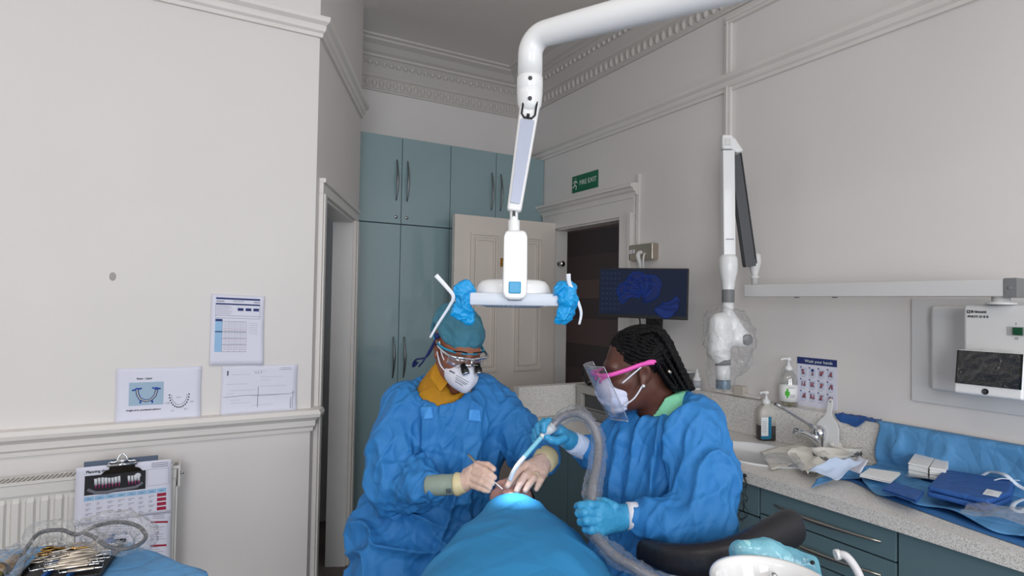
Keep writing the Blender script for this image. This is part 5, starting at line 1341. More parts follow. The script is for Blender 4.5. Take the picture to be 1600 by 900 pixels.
m = MB(); a, b = P(996, 806, 1.5535), P(980, 806, 1.5535); m.tube([a, b], .0345, 28); m.build('knit_cuff', M['mask'], nur)
s = Sdf()
for px in (955, 1000):
    kn = P(px, 960, 1.66); s.chain([Vector((kn.x, kn.y, kn.z-.15)), Vector((kn.x, kn.y, .10))], [.08, .055], k=.03)
V, Fq = s.mesh(.01); from_np('trousers', V, Fq, mat('black_cloth', (26, 28, 36), .8), nur)
for px in (955, 1000):
    kn = P(px, 960, 1.66); s = Sdf(); s.cap((kn.x, kn.y, .05), Vector((kn.x, kn.y, .04))-CR*.15, .046, .038, k=.02); s.boxx((kn.x, kn.y, -.05), (.3, .3, .05), op='s', k=.005); V, Fq = s.mesh(.006); from_np('shoe', V, Fq, M['black'], nur)

# ---------------------------------------------------------------- things the two of them hold
r = thing('dental_probe', tuple(P(760, 745, 1.69)), 'slim steel dental instrument held by the dentist, tip in the mouth', 'dental instrument')
m = MB(); a, b, c = P(731, 709, 1.800), P(760, 742, 1.735), P(785, 764, 1.695)
m.tube([a, a.lerp(b, .1), b], [.0030, .0046, .0040], 12, flat=.7); m.build('handle', M['steel'], r)
m = MB(); m.tube([b, c], [.0028, .0014], 10); m.build('shank', M['white'], r)
r = thing('suction_hose', tuple(P(925, 700, 1.7)), 'ribbed grey suction hose in clear film, arching from the nurse hands to the mouth', 'suction hose')
hp = [P(862, 668, 1.73), P(875, 654, 1.73), P(892, 646, 1.72), P(910, 648, 1.70), P(926, 664, 1.68), P(935, 690, 1.66), P(934, 720, 1.62), P(928, 755, 1.56), P(924, 792, 1.515), P(922, 822, 1.50), P(940, 848, 1.46), P(965, 872, 1.42), P(1000, 892, 1.38), P(1050, 930, 1.35), P(1070, 1040, 1.33)]
hc2 = bez(hp, 14); n = len(hc2)
m = MB(); m.tube(hc2, [(.0135+.0012*math.sin(i*PI)) if 0 else (.0122 if i % 2 else .0108) for i in range(n)], 16); m.build('hose', mat('ribbed_grey_hose', (132, 132, 140), .3, .3), r)
def sleeve(path, rad, name, parent, mt, seg=26, amp=.006, fr=46, seed=0):
    mb = MB(); vs = []; fs = []; u = None; n = len(path)
    for i, p in enumerate(path):
        t = (path[min(i+1, n-1)]-path[max(i-1, 0)]).normalized()
        u = t.orthogonal().normalized() if u is None else (u-t*u.dot(t)).normalized(); w = t.cross(u)
        rr = rad[i] if hasattr(rad, '__len__') else rad
        for k in range(seg):
            a = 2*PI*k/seg; d = u*math.cos(a)+w*math.sin(a); q = p+d*rr
            nz = float(ridge(np.array([[q.x*fr+seed, q.y*fr, q.z*fr]]), 1.5)[0])*amp+float(pnoise(np.array([[q.x*fr*.4, q.y*fr*.4+seed, q.z*fr*.4]]))[0])*amp*1.2
            vs.append(p+d*max(rr+nz, rr*.7))
    for i in range(n-1):
        for k in range(seg):
            a = i*seg+k; b = i*seg+(k+1) % seg; fs.append((a, b, b+seg, a+seg))
    mb.add(vs, fs, 0, True); return mb.build(name, mt, parent, fix=False)
sleeve(hc2[:8*14], [.0155+.007*math.exp(-((i-95)/18)**2)+.004*math.exp(-((i-25)/18)**2) for i in range(8*14)], 'film_sleeve', r, M['film'], amp=.005)
sleeve(hc2[9*14:], .018, 'film_sleeve', r, M['film'], seed=9)
m = MB(); a = P(866, 665, 1.73); b = P(850, 679, 1.728); c = P(846, 683, 1.727)
m.tube([a, a.lerp(b, .5), b], [.014, .0135, .0085], 16); m.build('handpiece', mat('pale_grey_plastic', (200, 204, 208), .35), r)
m = MB(); m.tube([b, c], [.0095, .0085], 16); m.build('tip_collar', M['white'], r)
m = MB(); tp = bez([c, P(832, 699, 1.727), P(820, 713, 1.725), P(810, 725, 1.722), P(802, 737, 1.725), P(797, 749, 1.735)], 6)
m.tube(tp[:14], .0068, 14); m.build('suction_tip', mat('pale_cyan_tube', (138, 208, 228), .3), r)
m = MB(); m.tube(tp[12:], [.0069]*10+[.0066]*(len(tp)-22), 14); m.build('tip_end', M['white'], r)
# ================================================================ THINGS ON THE WORKTOP
UX = XR-.062; UZ = 1.063                  # front face and top of the upstand
clear = filmmat('clear_bottle', (215, 222, 215), dens=.22, bump=0, rough=.05)
milky = mat('milky_bottle', (196, 192, 184), .3)
def pump(m, x, y, z, s_=1.0, ang=0.0):
    m.lathe([(.016*s_, z), (.017*s_, z+.004), (.016*s_, z+.018), (.008*s_, z+.022), (.008*s_, z+.030), (.005*s_, z+.031), (.005*s_, z+.045)], Matrix.Translation((x, y, 0)), 20)
    m.lathe([(.011*s_, z+.044), (.012*s_, z+.05), (.009*s_, z+.058), (.001, z+.059)], Matrix.Translation((x, y, 0)), 18)
    d = Vector((math.cos(ang), math.sin(ang), 0)); p0 = Vector((x, y, z+.052)); m.tube(bez([p0, p0+d*.022, p0+d*.034+Vector((0, 0, -.006))]), .0045*s_, 8)
# gel bottle on the upstand
gy = PX(1232, 620, XR-.04).y; gx = XR-.0405; T = Matrix.Translation((gx, gy, UZ+.001))
r = thing('soap_bottle', (gx, gy, UZ), 'clear pump bottle with a green cross label, standing on the upstand beside the poster', 'pump bottle')
gr = .0375
m = MB(); m.lathe([(gr-.002, 0), (gr, .004), (gr, .115), (gr-.004, .132), (.026, .146), (.017, .153), (.017, .16)], T, 36); m.build('bottle', clear, r)
m = MB(); m.lathe([(gr-.003, .003), (gr-.003, .022), (.001, .022)], T, 30); m.build('gel', mat('amber_gel', (136, 122, 70), .15, trans=.4), r)
m = MB(); m.lathe([(gr+.0006, .022), (gr+.0006, .096)], T, 40); m.build('label', mat('white_label', (238, 238, 236), .5), r, fix=False)
Tg = frame((gx, gy, UZ+.001), CR, z=Z3)
lk = mat('label_green', (70, 178, 46), .5)
def onc(a, z, rr, ax=gx, ay=gy, bz=UZ+.001): # on the bottle surface; a = angle from the direction of the camera
    d = Vector((-ax, -ay, 0)).normalized(); w = Vector((-d.y, d.x, 0)); return Vector((ax, ay, bz+z))+(d*math.cos(a)+w*math.sin(a))*rr
def cpatch(m, a0, a1, z0, z1, rr, mi=0, n=6, **k):
    vs = []; 
    for i in range(n+1):
        a = a0+(a1-a0)*i/n; vs += [onc(a, z0, rr, **k), onc(a, z1, rr, **k)]
    m.add(vs, [(2*i, 2*i+2, 2*i+3, 2*i+1) for i in range(n)], mi, True)
m = MB(); cpatch(m, -.35, .15, .05, .068, gr+.0012); cpatch(m, -.2, .0, .040, .080, gr+.0013); m.build('green_cross', lk, r, fix=False)
m = MB(); cpatch(m, .0, .7, .083, .086, gr+.0012); cpatch(m, .2, .8, .052, .054, gr+.0012); cpatch(m, .2, .7, .047, .049, gr+.0012); cpatch(m, .1, .75, .042, .044, gr+.0012); m.build('label_print', M['ink_soft'], r, fix=False)
m = MB(); pump(m, gx, gy, UZ+.157, 1.0, 2.6); m.build('pump', M['white'], r)
# hand-wash dispenser with brown liquid
q = PZ(1197, 687, WZ); T = Matrix.Translation((q.x, q.y, WZ+.001)) @ Matrix.Rotation(-.5, 4, 'Z')
r = thing('hand_wash_bottle', (q.x, q.y, WZ), 'squarish milky pump bottle half full of brown liquid, standing behind the sink', 'pump bottle')
def rbox(s_, z): 
    return [(s_[0]*math.copysign(abs(math.cos(a))**.5, math.cos(a)), s_[1]*math.copysign(abs(math.sin(a))**.5, math.sin(a)), z) for a in [2*PI*i/36 for i in range(36)]]
def loft(m, rings, T, mi=0):
    vs = [v for rg in rings for v in rg]; n = len(rings[0]); fs = [(i*n+k, i*n+(k+1) % n, (i+1)*n+(k+1) % n, (i+1)*n+k) for i in range(len(rings)-1) for k in range(n)]
    fs += [tuple(reversed(range(n))), tuple((len(rings)-1)*n+k for k in range(n))]; m.add(vs, fs, mi, True, T)
m = MB(); loft(m, [rbox((.040, .030), .066), rbox((.040, .030), .12), rbox((.036, .027), .137), rbox((.024, .020), .150), rbox((.015, .015), .156), rbox((.014, .014), .165)], T); m.build('bottle_top', milky, r)
m = MB(); loft(m, [rbox((.038, .028), 0), rbox((.0402, .0302), .004), rbox((.0402, .0302), .066)], T); m.build('brown_liquid', mat('brown_liquid', (62, 58, 58), .2), r)
m = MB(); vs = []
lw = mat('label_white', (232, 236, 238), .5); lb_ = mat('label_teal', (30, 118, 156), .5)
for mi, (x0_, x1_, z0_, z1_) in enumerate(((-.036, .006, .014, .105), (-.004, .010, .012, .108), (-.036, .004, .008, .022))):
    m.box((x0_, -.0312-.0003*mi, z0_), (x1_, -.0306, z1_), mi=0 if mi == 0 else 1, T=T)
for k in range(6): m.box((-.032, -.0316, .040+k*.009), (-.012, -.0313, .042+k*.009), mi=2, T=T)
m.build('label', [lw, lb_, M['ink_soft']], r)
m = MB(); pump(m, q.x, q.y, WZ+.162, 1.05, 2.9); m.build('pump', M['white'], r)
# mixer tap
q = PZ(1280, 708, WZ)
r = thing('mixer_tap', (q.x, q.y, WZ), 'chrome mixer tap with a long lever handle beside the sink', 'tap')
qd = q.dot(fwd_h)
m = MB(); m.lathe([(.030, 0), (.030, .006), (.025, .012), (.025, .05), (.028, .062), (.029, .085), (.025, .10), (.012, .112), (.001, .114)], Matrix.Translation((q.x, q.y, WZ+.0012)), 30); m.build('tap_body', M['chrome'], r)
sp1 = P(1246, 676, qd-.05); m = MB(); m.tube(bez([q+Z3*.035, q.lerp(sp1, .5)+Z3*.046*.6, sp1+Z3*.004, sp1+Z3*.0]), [.019]*8+[.017]*17, 16); m.tube([sp1+Z3*.004, sp1-Z3*.018], [.014, .011], 16); m.build('spout', M['chrome'], r)
lv = P(1213, 632, qd-.08); l0 = q+Z3*.092
m = MB(); m.tube(bez([l0, l0.lerp(lv, .25)+Z3*.0, l0.lerp(lv, .85), lv]), [.010]*8+[.006]*9+[.0085]*8, 12); m.tube([l0.lerp(lv, .84), lv], [.007, .014], 14, flat=.5); m.build('lever', M['chrome'], r)
# white paddle leaning on the upstand
pb = PX(1289, 690, UX-.030); pt_ = PX(1292, 622, UX+.02); 
r0 = (Vector((UX-.035, pb.y, WZ+.002)))
yp = pb.y; hP = .29; TP = frame(r0, (0, -1, 0), y=Vector((.036/.165, 0, 1)).normalized())
r = thing('paddle_board', tuple(r0), 'white paddle shaped board leaning on the upstand behind the tap', 'board')
out = []
for i in range(13): a = PI*i/12; out.append((.046*math.cos(a), .115+.03*math.sin(a)))
out = [(.052, .0), (.056, .06), (.05, .11)]+[(.036, .135), (.018, .155), (.011, .175), (.011, .215), (.008, .226), (0, .230), (-.008, .226), (-.011, .215), (-.011, .175), (-.018, .155), (-.036, .135)]+[(-.05, .11), (-.056, .06), (-.052, 0)]
m = MB(); m.prism(out, 0, .006, T=TP); m.build('board', mat('matt_white_board', (222, 222, 222), .45), r, bevel=.002)
m = MB(); m.tube([TP @ Vector((0, .216, .0061)), TP @ Vector((0, .216, .007))], .0035, 12); m.tube([TP @ Vector((0, .216, -.001)), TP @ Vector((0, .216, -.002))], .0035, 12); m.build('hanging_hole', M['grey'], r)
# two patterned bowls
def bowl(px, py, rad, label, k):
    q = PZ(px, py, WZ); r = thing('patterned_bowl', (q.x, q.y, WZ), label, 'bowl', )
    m = MB(); m.lathe([(rad*.55, 0), (rad*.55, .004), (rad*.62, .008), (rad*.85, .028), (rad, .054), (rad*1.0, .056), (rad*.97, .0555), (rad*.8, .028), (rad*.5, .010), (.001, .008)], Matrix.Translation((q.x, q.y, WZ+.0015)), 48); m.build('bowl', mat('glazed_bowl', (232, 228, 220), .12, coat=1), r)
    m = MB()
    for j in range(9):
        a = -1.3+j*.33+k*.1; z = .036; rr = rad*.915+.0008
        if j % 3 == 0:
            for rg in (.010, .006, .0025):
                pts = []
                for i in range(15):
                    b = 2*PI*i/14; pts.append(onc(a+rg*math.cos(b)/rr, z+rg*math.sin(b), rr+.25*rg*math.sin(b), ax=q.x, ay=q.y, bz=WZ))
                m.tube(pts, .0009, 5)
        else:
            for i in range(6): m.ball(onc(a+random.uniform(-.1, .1), z+random.uniform(-.010, .010), rr-.0005, ax=q.x, ay=q.y, bz=WZ), .0026, seg=6)
    m.build('dot_pattern', mat('bowl_blue', (58, 66, 84), .4), r)
bowl(1322, 719, .058, 'white bowl with dark ring and dot pattern, the farther of two, next to the tap', 1)
bowl(1299, 729, .066, 'white bowl with dark ring and dot pattern, the nearer of two, touching the paper pouches', 0)
# wash your hands poster
a = PX(1246, 556, XR); b = PX(1308, 640, XR); 
pw_ = a.y-b.y; pz1_ = PX(1277, 560, XR).z; pz0_ = PX(1277, 637, XR).z
r = thing('hand_washing_poster', (XR, (a.y+b.y)/2, pz0_), 'hand washing poster with a navy heading above the upstand', 'poster')
TPo = frame((XR-.0012, a.y, pz0_), (0, -1, 0), z=(-1, 0, 0)); ph_ = pz1_-pz0_
m = MB(); m.box((0, 0, -.0008), (pw_, ph_, 0), T=TPo); m.build('sheet', M['paper'], r)
m = MB(); m.box((0, ph_*.86, .0002), (pw_, ph_, .0008), T=TPo); m.build('heading_band', M['ink_blue'], r)
text('Wash your hands', pw_*.098, TPo @ Matrix.Translation((pw_*.2, ph_*.925, .001)), sw, r, 'heading')
m = MB(); random.seed(3)
for j in range(3):
    for i in range(4):
        x = pw_*(.09+i*.225); y = ph_*(.62-j*.245); w_ = pw_*.155; h_ = ph_*.16
        m.box((x, y, .0002), (x+w_, y+h_, .0005), mi=0, T=TPo); m.box((x-.002, y+h_, .0004), (x+.005, y+h_+.005, .0007), mi=1, T=TPo)
        if (i, j) == (1, 0): m.box((x+w_*.35, y+h_*.6, .0006), (x+w_*.75, y+h_*.95, .0009), mi=1, T=TPo); m.tube([TPo @ Vector((x+w_*.55, y+h_*.1, .0008)), TPo @ Vector((x+w_*.55, y+h_*.5, .0008))], .004, 8, flat=.1, upv=(-1, 0, 0), mi=2)
        else:
            for g in range(4):      # hands rubbing: two mitts with fingers
                t = random.uniform(-.4, .4); p0 = Vector((x+w_*.5+random.uniform(-.3, .3)*w_, y+h_*.2, .0007)); p1 = Vector((x+w_*(.5+t), y+h_*.8, .0007))
                m.tube([TPo @ p0, TPo @ p1], [.0034, .0022], 6, flat=.1, upv=(-1, 0, 0), mi=2)
        m.box((x, y-.006, .0003), (x+w_*.8, y-.0045, .0006), mi=3, T=TPo)
m.build('drawings', [mat('pale_print', (196, 204, 224), .8), M['ink_blue'], mat('rose_print', (150, 88, 98), .8), M['ink_soft']], r)
# small things on the ledge behind the nurse
by = PX(1090, 600, XR-.04).y
r = thing('squeeze_bottle', (XR-.04, by, UZ), 'small white nozzle bottle on the upstand behind the black braids', 'bottle')
m = MB(); m.lathe([(.019, 0), (.020, .003), (.020, .062), (.012, .070), (.012, .082), (.006, .090), (.004, .108), (.001, .110)], Matrix.Translation((XR-.045, by, UZ+.001)), 24); m.build('bottle', M['white'], r)
m = MB(); m.lathe([(.0205, .012), (.0205, .05)], Matrix.Translation((XR-.045, by, UZ+.001)), 24); m.build('label', mat('grey_label', (176, 178, 184), .5), r, fix=False)
r = thing('bur_rack', (XR-.04, by+.09, UZ), 'small rack of gold-shanked tubes on the upstand behind the black braids', 'rack')
m = MB(); m.box((XR-.075, by+.035, UZ+.001), (XR-.01, by+.20, UZ+.012)); m.box((XR-.075, by+.035, UZ+.085), (XR-.01, by+.20, UZ+.092)); m.box((XR-.016, by+.035, UZ+.012), (XR-.010, by+.20, UZ+.085)); m.build('rack_frame', M['wgrey'], r)
for k in range(8):
    m = MB(); y_ = by+.045+k*.019; m.tube([(XR-.05, y_, UZ+.013), (XR-.05, y_, UZ+.084)], .006, 10); m.build('tube', M['gold'] if k % 2 else M['grey'], r)
q0 = PX(1150, 617, XR-.01); q1 = PX(1166, 604, XR-.01)
r = thing('wall_socket', tuple(q0), 'beige socket box on the wall just above the upstand', 'socket')
m = MB(); m.box((XR-.03, q1.y, UZ+.002), (XR, q0.y, q1.z)); m.build('box', mat('beige_plastic', (196, 188, 176), .5), r, bevel=.003)
m = MB(); m.box((XR-.02, PX(1190, 610, XR).y, UZ+.002), (XR, PX(1118, 600, XR).y, UZ+.018)); m.build('trunking', M['trim'], r, bevel=.002)
# paper and film pouches beside the sink
def wpt(px, py, z=0.0): return PZ(px, py, WZ+z)
def sheet(name, quad, lift, m_, label, cat, nu=22, nv=16, seed=0, group=None, parent=None, curl=None):
    def fn(u, v):
        a = Vector(quad[0]).lerp(Vector(quad[1]), u); b = Vector(quad[3]).lerp(Vector(quad[2]), u); q = a.lerp(b, v)
        z = lift*(.35+.5*float(ridge(np.array([[q.x*11+seed, q.y*11, seed*1.7]]), 1.5)[0])+.6*float(pnoise(np.array([[q.x*7, q.y*7+seed, .5]]))[0]))
        return Vector((q.x, q.y, q.z+.003+max(z, -.002)+(curl(u, v) if curl else 0)))
    o = cloth(fn, nu, nv, name, m_, parent, solid=.0008)
    if label: tag(o, label, cat, group)
    return o
cream = mat('cream_wrapper', (236, 232, 222), .6)
sheet('paper_wrapper', (wpt(1188, 708), wpt(1262, 697), wpt(1300, 722), wpt(1205, 738)), .022, cream, 'crumpled cream paper wrapper lying over the front of the sink', 'wrapper', seed=1)
sheet('paper_wrapper', (wpt(1228, 716, .01), wpt(1285, 702, .01), wpt(1312, 728, .01), wpt(1262, 748, .01)), .03, cream, 'crumpled cream paper wrapper between the sink and the bowls', 'wrapper', seed=5)
sheet('film_wrapper', (wpt(1184, 716, .012), wpt(1240, 712, .014), wpt(1262, 742, .012), wpt(1192, 728, .012)), .02, M['film_thin'], 'thin clear film wrapper at the front edge by the sink', 'wrapper', seed=8)
sheet('sterile_pouch', (wpt(1262, 752, .006), wpt(1296, 722, .075), wpt(1350, 726, .065), wpt(1306, 758, .012)), .035, mat('pale_blue_paper', (184, 198, 220), .6), 'opened pale blue and white sterile pouch leaning on the bowls', 'pouch', seed=3)
m = MB(); T = frame(wpt(1292, 733, .045), CR, y=Vector((0, 0, 1))*.4+CFd)
sheet('paper_strip', (wpt(1326, 738, .03), wpt(1341, 716, .07), wpt(1357, 721, .075), wpt(1344, 744, .03)), .008, M['paper'], 'folded white paper strip sticking up beside the bowls', 'paper', seed=11, nu=8, nv=6)
# blue sheet over worktop and upstand
dpx = [(1267, 769), (1283, 755), (1339, 753), (1350, 763), (1372, 778), (1409, 787), (1431, 793), (1481, 806), (1543, 833), (1600, 848), (1700, 880), (1850, 930)]
front = [wpt(*q) for q in dpx]
fb = bez(front, 6)
# under layer lying flat to the worktop edge
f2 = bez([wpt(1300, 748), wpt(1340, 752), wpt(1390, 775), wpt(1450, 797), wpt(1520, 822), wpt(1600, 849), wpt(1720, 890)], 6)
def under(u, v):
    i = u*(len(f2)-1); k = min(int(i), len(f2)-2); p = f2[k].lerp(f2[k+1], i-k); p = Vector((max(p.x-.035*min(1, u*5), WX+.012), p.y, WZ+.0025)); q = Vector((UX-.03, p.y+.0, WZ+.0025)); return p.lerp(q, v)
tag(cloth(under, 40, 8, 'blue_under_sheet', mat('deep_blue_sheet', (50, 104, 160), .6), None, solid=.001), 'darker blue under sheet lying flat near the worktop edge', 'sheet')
yl = PX(1374, 700, UX).y
def over(u, v):
    i = u*(len(fb)-1); k = min(int(i), len(fb)-2); p = fb[k].lerp(fb[k+1], i-k)
    # back edge goes up the upstand and a little over its ledge
    yb_ = yl-(u**1.15)*(yl-(fb[-1].y-.0)) if u > .0 else yl
    nz = float(ridge(np.array([[p.x*5+v*3, p.y*7, v*2.2]]), 2)[0])
    if v < .62:
        t = v/.62; q = Vector((UX-.012, yb_, WZ)); z = .010+.022*math.sin(PI*t)*nz+.012*(1-t)*(.5+.5*math.sin(u*31))*(1 if u > .06 else .3)
        r_ = p.lerp(q, t); return Vector((r_.x, r_.y, WZ+z))
    t = (v-.62)/.38
    if t < .85: s_ = t/.85; return Vector((UX-.012-.024*math.sin(PI*s_)*nz-.004, yb_+.012*math.sin(s_*5+u*9)*s_, WZ+.012+(UZ-WZ-.008)*s_))
    s_ = (t-.85)/.15; return Vector((UX-.014+.04*s_, yb_+.01, UZ+.006))
dsh = cloth(over, 90, 46, 'blue_sheet', M['drape2'], None, solid=.0012)
tag(dsh, 'pale blue sheet spread over the worktop and hanging over the upstand', 'sheet')
# things lying on the sheet
SZ = .036
def on(px, py, z=SZ): return PZ(px, py, WZ+z)
for k, (p0, p1, p2, p3) in enumerate((((1419, 741), (1450, 748), (1463, 729), (1431, 722)), ((1452, 749), (1478, 753), (1483, 735), (1462, 730)))):
    r = thing('gauze_block', tuple(on(*p0)), 'thick white gauze block on the blue sheet, %s of two side by side' % ('left' if k == 0 else 'right'), 'gauze')
    for lay in range(7):
        z = SZ+.004+lay*.0056; qs = [PZ(p[0], p[1], WZ+SZ+.004) for p in (p0, p1, p2, p3)]
        m = MB(); c = sum((q for q in qs), Vector())/4; qs = [c+(q-c)*(1+.02*math.sin(lay*2.3+j)) for j, q in enumerate(qs)]
        m.add([(q.x, q.y, WZ+z) for q in qs]+[(q.x, q.y, WZ+z+.0058) for q in qs], [(3, 2, 1, 0), (4, 5, 6, 7), (0, 1, 5, 4), (1, 2, 6, 5), (2, 3, 7, 6), (3, 0, 4, 7)])
        m.build('gauze_layer', mat('gauze_white', (236, 236, 234), .9) if lay == 0 and k == 0 else bpy.data.materials['gauze_white'], r, bevel=.0022)
sheet('film_wrapper', (on(1412, 746, .037), on(1486, 760, .037), on(1502, 742, .045), on(1462, 726, .040)), .008, M['film_thin'], 'thin clear film lying under and around the two gauze blocks', 'wrapper', seed=15)
def slab(name, px, z, th, m_, label, cat, bev=.003, layers=1, wob=.0):
    q = [PZ(a, b, WZ+z) for a, b in px]; c = sum(q, Vector())/len(q); r = thing(name, (c.x, c.y, WZ+z), label, cat)
    for l in range(layers):
        k = 1+.012*math.sin(l*3.1+1); m = MB(); n = len(q)
        lo = [c+(v-c)*k+Z3*(l*th+.001*l) for v in q]; m.add(lo+[v+Z3*th for v in lo], [tuple(reversed(range(n))), tuple(range(n, 2*n))]+[(i, (i+1) % n, n+(i+1) % n, n+i) for i in range(n)])
        m.build('fold', m_, r, bevel=bev, seg=3)
    return r, c
slab('folded_cloth', ((1343, 745), (1391, 756), (1407, 742), (1358, 735)), SZ, .004, mat('white_cloth', (240, 240, 238), .85), 'folded flat white cloth on the blue sheet, left of the gauze', 'cloth', layers=2, bev=.0018)
slab('folded_napkin', ((1378, 768), (1432, 787), (1444, 772), (1394, 758)), SZ, .005, M['navy'], 'small folded blue napkin at the front edge of the blue sheet', 'napkin', layers=2, bev=.002)
r, c = slab('folded_gown_pack', ((1449, 776), (1545, 800), (1580, 786), (1585, 766), (1474, 748)), SZ, .016, M['navy'], 'dark blue folded gown pack with a small white label on the blue sheet', 'gown pack', layers=2, bev=.006)
m = MB(); qs = [PZ(a, b, WZ+SZ+.0355) for a, b in ((1535, 772), (1560, 777), (1566, 769), (1542, 764))]; m.add([tuple(v) for v in qs], [(0, 1, 2, 3)]); lb2 = m.build('label', lw, r, solid=.0006)
m = MB(); c2_ = sum(qs, Vector())/4
for k in range(3):
    e0_ = qs[0].lerp(qs[3], .3+.2*k).lerp(qs[1].lerp(qs[2], .3+.2*k), .15); e1_ = qs[0].lerp(qs[3], .3+.2*k).lerp(qs[1].lerp(qs[2], .3+.2*k), .6); m.tube([e0_+Z3*.0006, e1_+Z3*.0006], .0006, 4)
m.build('print', M['ink_soft'], lb2)
def tub(px, zz, rad, name, m_, label, cat, fl=.35):
    m = MB(); m.tube(bez([PZ(a, b, WZ+z) for (a, b), z in zip(px, zz)], 8), rad, 8, flat=fl, upv=Z3); return tag(m.build(name, m_), label, cat)
wt = mat('soft_white_tube', (206, 216, 230), .4)
tub(((1524, 752), (1545, 738), (1570, 742), (1590, 758), (1608, 768)), (.05, .07, .085, .06, .05), .006, 'tubing', wt, 'upper loop of soft white tubing behind the gown pack', 'tubing')
tub(((1538, 757), (1562, 748), (1582, 750), (1605, 752)), (.05, .075, .07, .06), .006, 'tubing', wt, 'lower loop of soft white tubing behind the gown pack', 'tubing')
tub(((1600, 780), (1586, 786), (1582, 795), (1596, 799), (1612, 790)), (.05, .055, .05, .045, .045), .006, 'tubing', wt, 'coil of soft white tubing right of the gown pack', 'tubing')
sheet('film_wrapper', (on(1500, 806, .03), on(1600, 832, .03), on(1640, 806, .05), on(1512, 786, .05)), .02, M['film_thin'], 'wide clear film sheet at the right front of the blue sheet', 'wrapper', seed=21)
# small blue cloth hanging over the ledge
def ledge(u, v):
    yA_, yB2 = PX(1306, 652, UX).y, PX(1368, 662, UX).y; y_ = yA_+(yB2-yA_)*u
    dn = .034*math.sin(PI*min(u*1.25, 1))**.6+.004*math.sin(u*14)
    if v < .5: return Vector((UX+.045-.05*v*2*1.0, y_, UZ+.004+.006*float(ridge(np.array([[u*4, v*4, 1]]))[0])))
    t = (v-.5)*2; return Vector((UX-.006-.004*math.sin(t*3+u*8), y_, UZ+.004-dn*t))
tag(cloth(ledge, 26, 14, 'blue_cloth', M['navy'], None, solid=.0012), 'small crumpled blue cloth hanging over the upstand behind the bowls', 'cloth')
# thin cables hanging at the front edge of the worktop
r = thing('thin_cables', tuple(P(1163, 750, 2.2)), 'tangle of thin black cables hanging from the worktop edge behind the nurse', 'cable')
random.seed(8); m = MB(); y_ = PX(1163, 760, WX-.01).y
for k in range(3):
    pts = [(WX-.006, y_+.004*k, WZ-.02)]+[(WX-.012-.004*k, y_+random.uniform(-.022, .022), WZ-.045-.022*j) for j in range(7)]; m.tube(bez(pts, 6), .0011, 5)
m.build('wires', M['black'], r)
m = MB(); m.ball((WX-.008, y_, WZ-.012), .007, seg=10); m.build('cable_clip', M['black'], r)
# ================================================================ LEFT: PAPERS, RADIATOR, CLIPBOARD, INSTRUMENTS
WY = 2.584
def lw_(px, py, off=0.0): return PY(px, py, WY-off)
def paper(name, corners, label, cat='paper', off=.004, m_=None, curl=.006, wallY=WY):
    """corners: tl, tr, br, bl in the picture, on the left wall; returns thing and a mapper (u right, v up, metres) -> world"""
    tl, tr, br, bl = [PY(a, b, wallY-off) for a, b in corners]
    r = thing(name, tuple((bl+br)/2), label, cat)
    def mp(u, v, d=0.0):
        a = bl.lerp(br, u); b = tl.lerp(tr, u); q = a.lerp(b, v)
        c = curl*(abs(u-.5)*2)**4*(abs(v-.5)*2)**2+.0012*math.sin(u*7+v*5)
        return Vector((q.x, q.y-d-c, q.z))
    m = MB(); n = 14
    m.add([mp(i/(n-1), j/(n-1)) for j in range(n) for i in range(n)], [(j*n+i, j*n+i+1, (j+1)*n+i+1, (j+1)*n+i) for j in range(n-1) for i in range(n-1)], 0, True)
    m.build('sheet', m_ or M['paper'], r, solid=.0004, fix=False)
    return r, mp
def fill(m, mp, u0, v0, u1, v1, mi=0, d=.0012, n=5):
    vs = [mp(u0+(u1-u0)*i/n, v0+(v1-v0)*j/n, d) for j in range(n+1) for i in range(n+1)]
    m.add(vs, [(j*(n+1)+i, j*(n+1)+i+1, (j+1)*(n+1)+i+1, (j+1)*(n+1)+i) for j in range(n) for i in range(n)], mi)
def line(m, mp, pts, w, mi=0, d=.0014):
    m.tube([mp(u, v, d) for u, v in pts], w, 5, mi=mi, flat=.2, upv=(0, 1, 0))
def ptext(body, size, mp, u, v, parent, m_, name='lettering', bold=0):
    o = mp(u, v, .0016); x = mp(u+.05, v, .0016)-o; text(body, size, frame(o, x, z=(0, -1, 0)), m_, parent, name, bold=bold)
random.seed(21)
# A: landscape print with the blue frame picture
r, mp = paper('printed_sheet', ((182, 576), (315, 572), (313, 653), (180, 661)), 'landscape printout with a blue horseshoe frame and tooth diagram, lowest left on the wall', 'printout')
ptext('Bryan - Upper', .0085, mp, .23, .80, r, M['ink'], 'heading', bold=.0002)
ptext('Height of the provisional cylinders', .0078, mp, .12, .215, r, M['ink'], 'caption', bold=.0002)
m = MB(); fill(m, mp, .145, .30, .545, .73); m.build('picture_ground', mat('misty_blue_print', (160, 184, 204), .7), r, fix=False)
m = MB(); arc = [(.235, .60), (.245, .50), (.275, .42), (.34, .38), (.40, .40), (.445, .47), (.465, .58)]
def dd_(dx): return lambda u, v, d=0: mp(u, v, d+dx)
line(m, dd_(.0010), bez2 if False else arc, .0052, 0); line(m, dd_(.0020), arc, .0022, 1)
for a_, b_ in (((.18, .585), (.29, .62)), ((.41, .62), (.51, .60)), ((.285, .42), (.275, .34)), ((.40, .42), (.42, .34))): line(m, dd_(.0012), [a_, b_], .0028, 0)
for q in ((.235, .60), (.462, .60)): m.ball(mp(q[0], q[1], .002), (.0065, .001, .0065), mi=0, seg=10)
m.build('frame_drawing', [mat('cobalt_print', (36, 76, 168), .6), mat('cream_print', (206, 200, 170), .7)], r, fix=False)
m = MB()
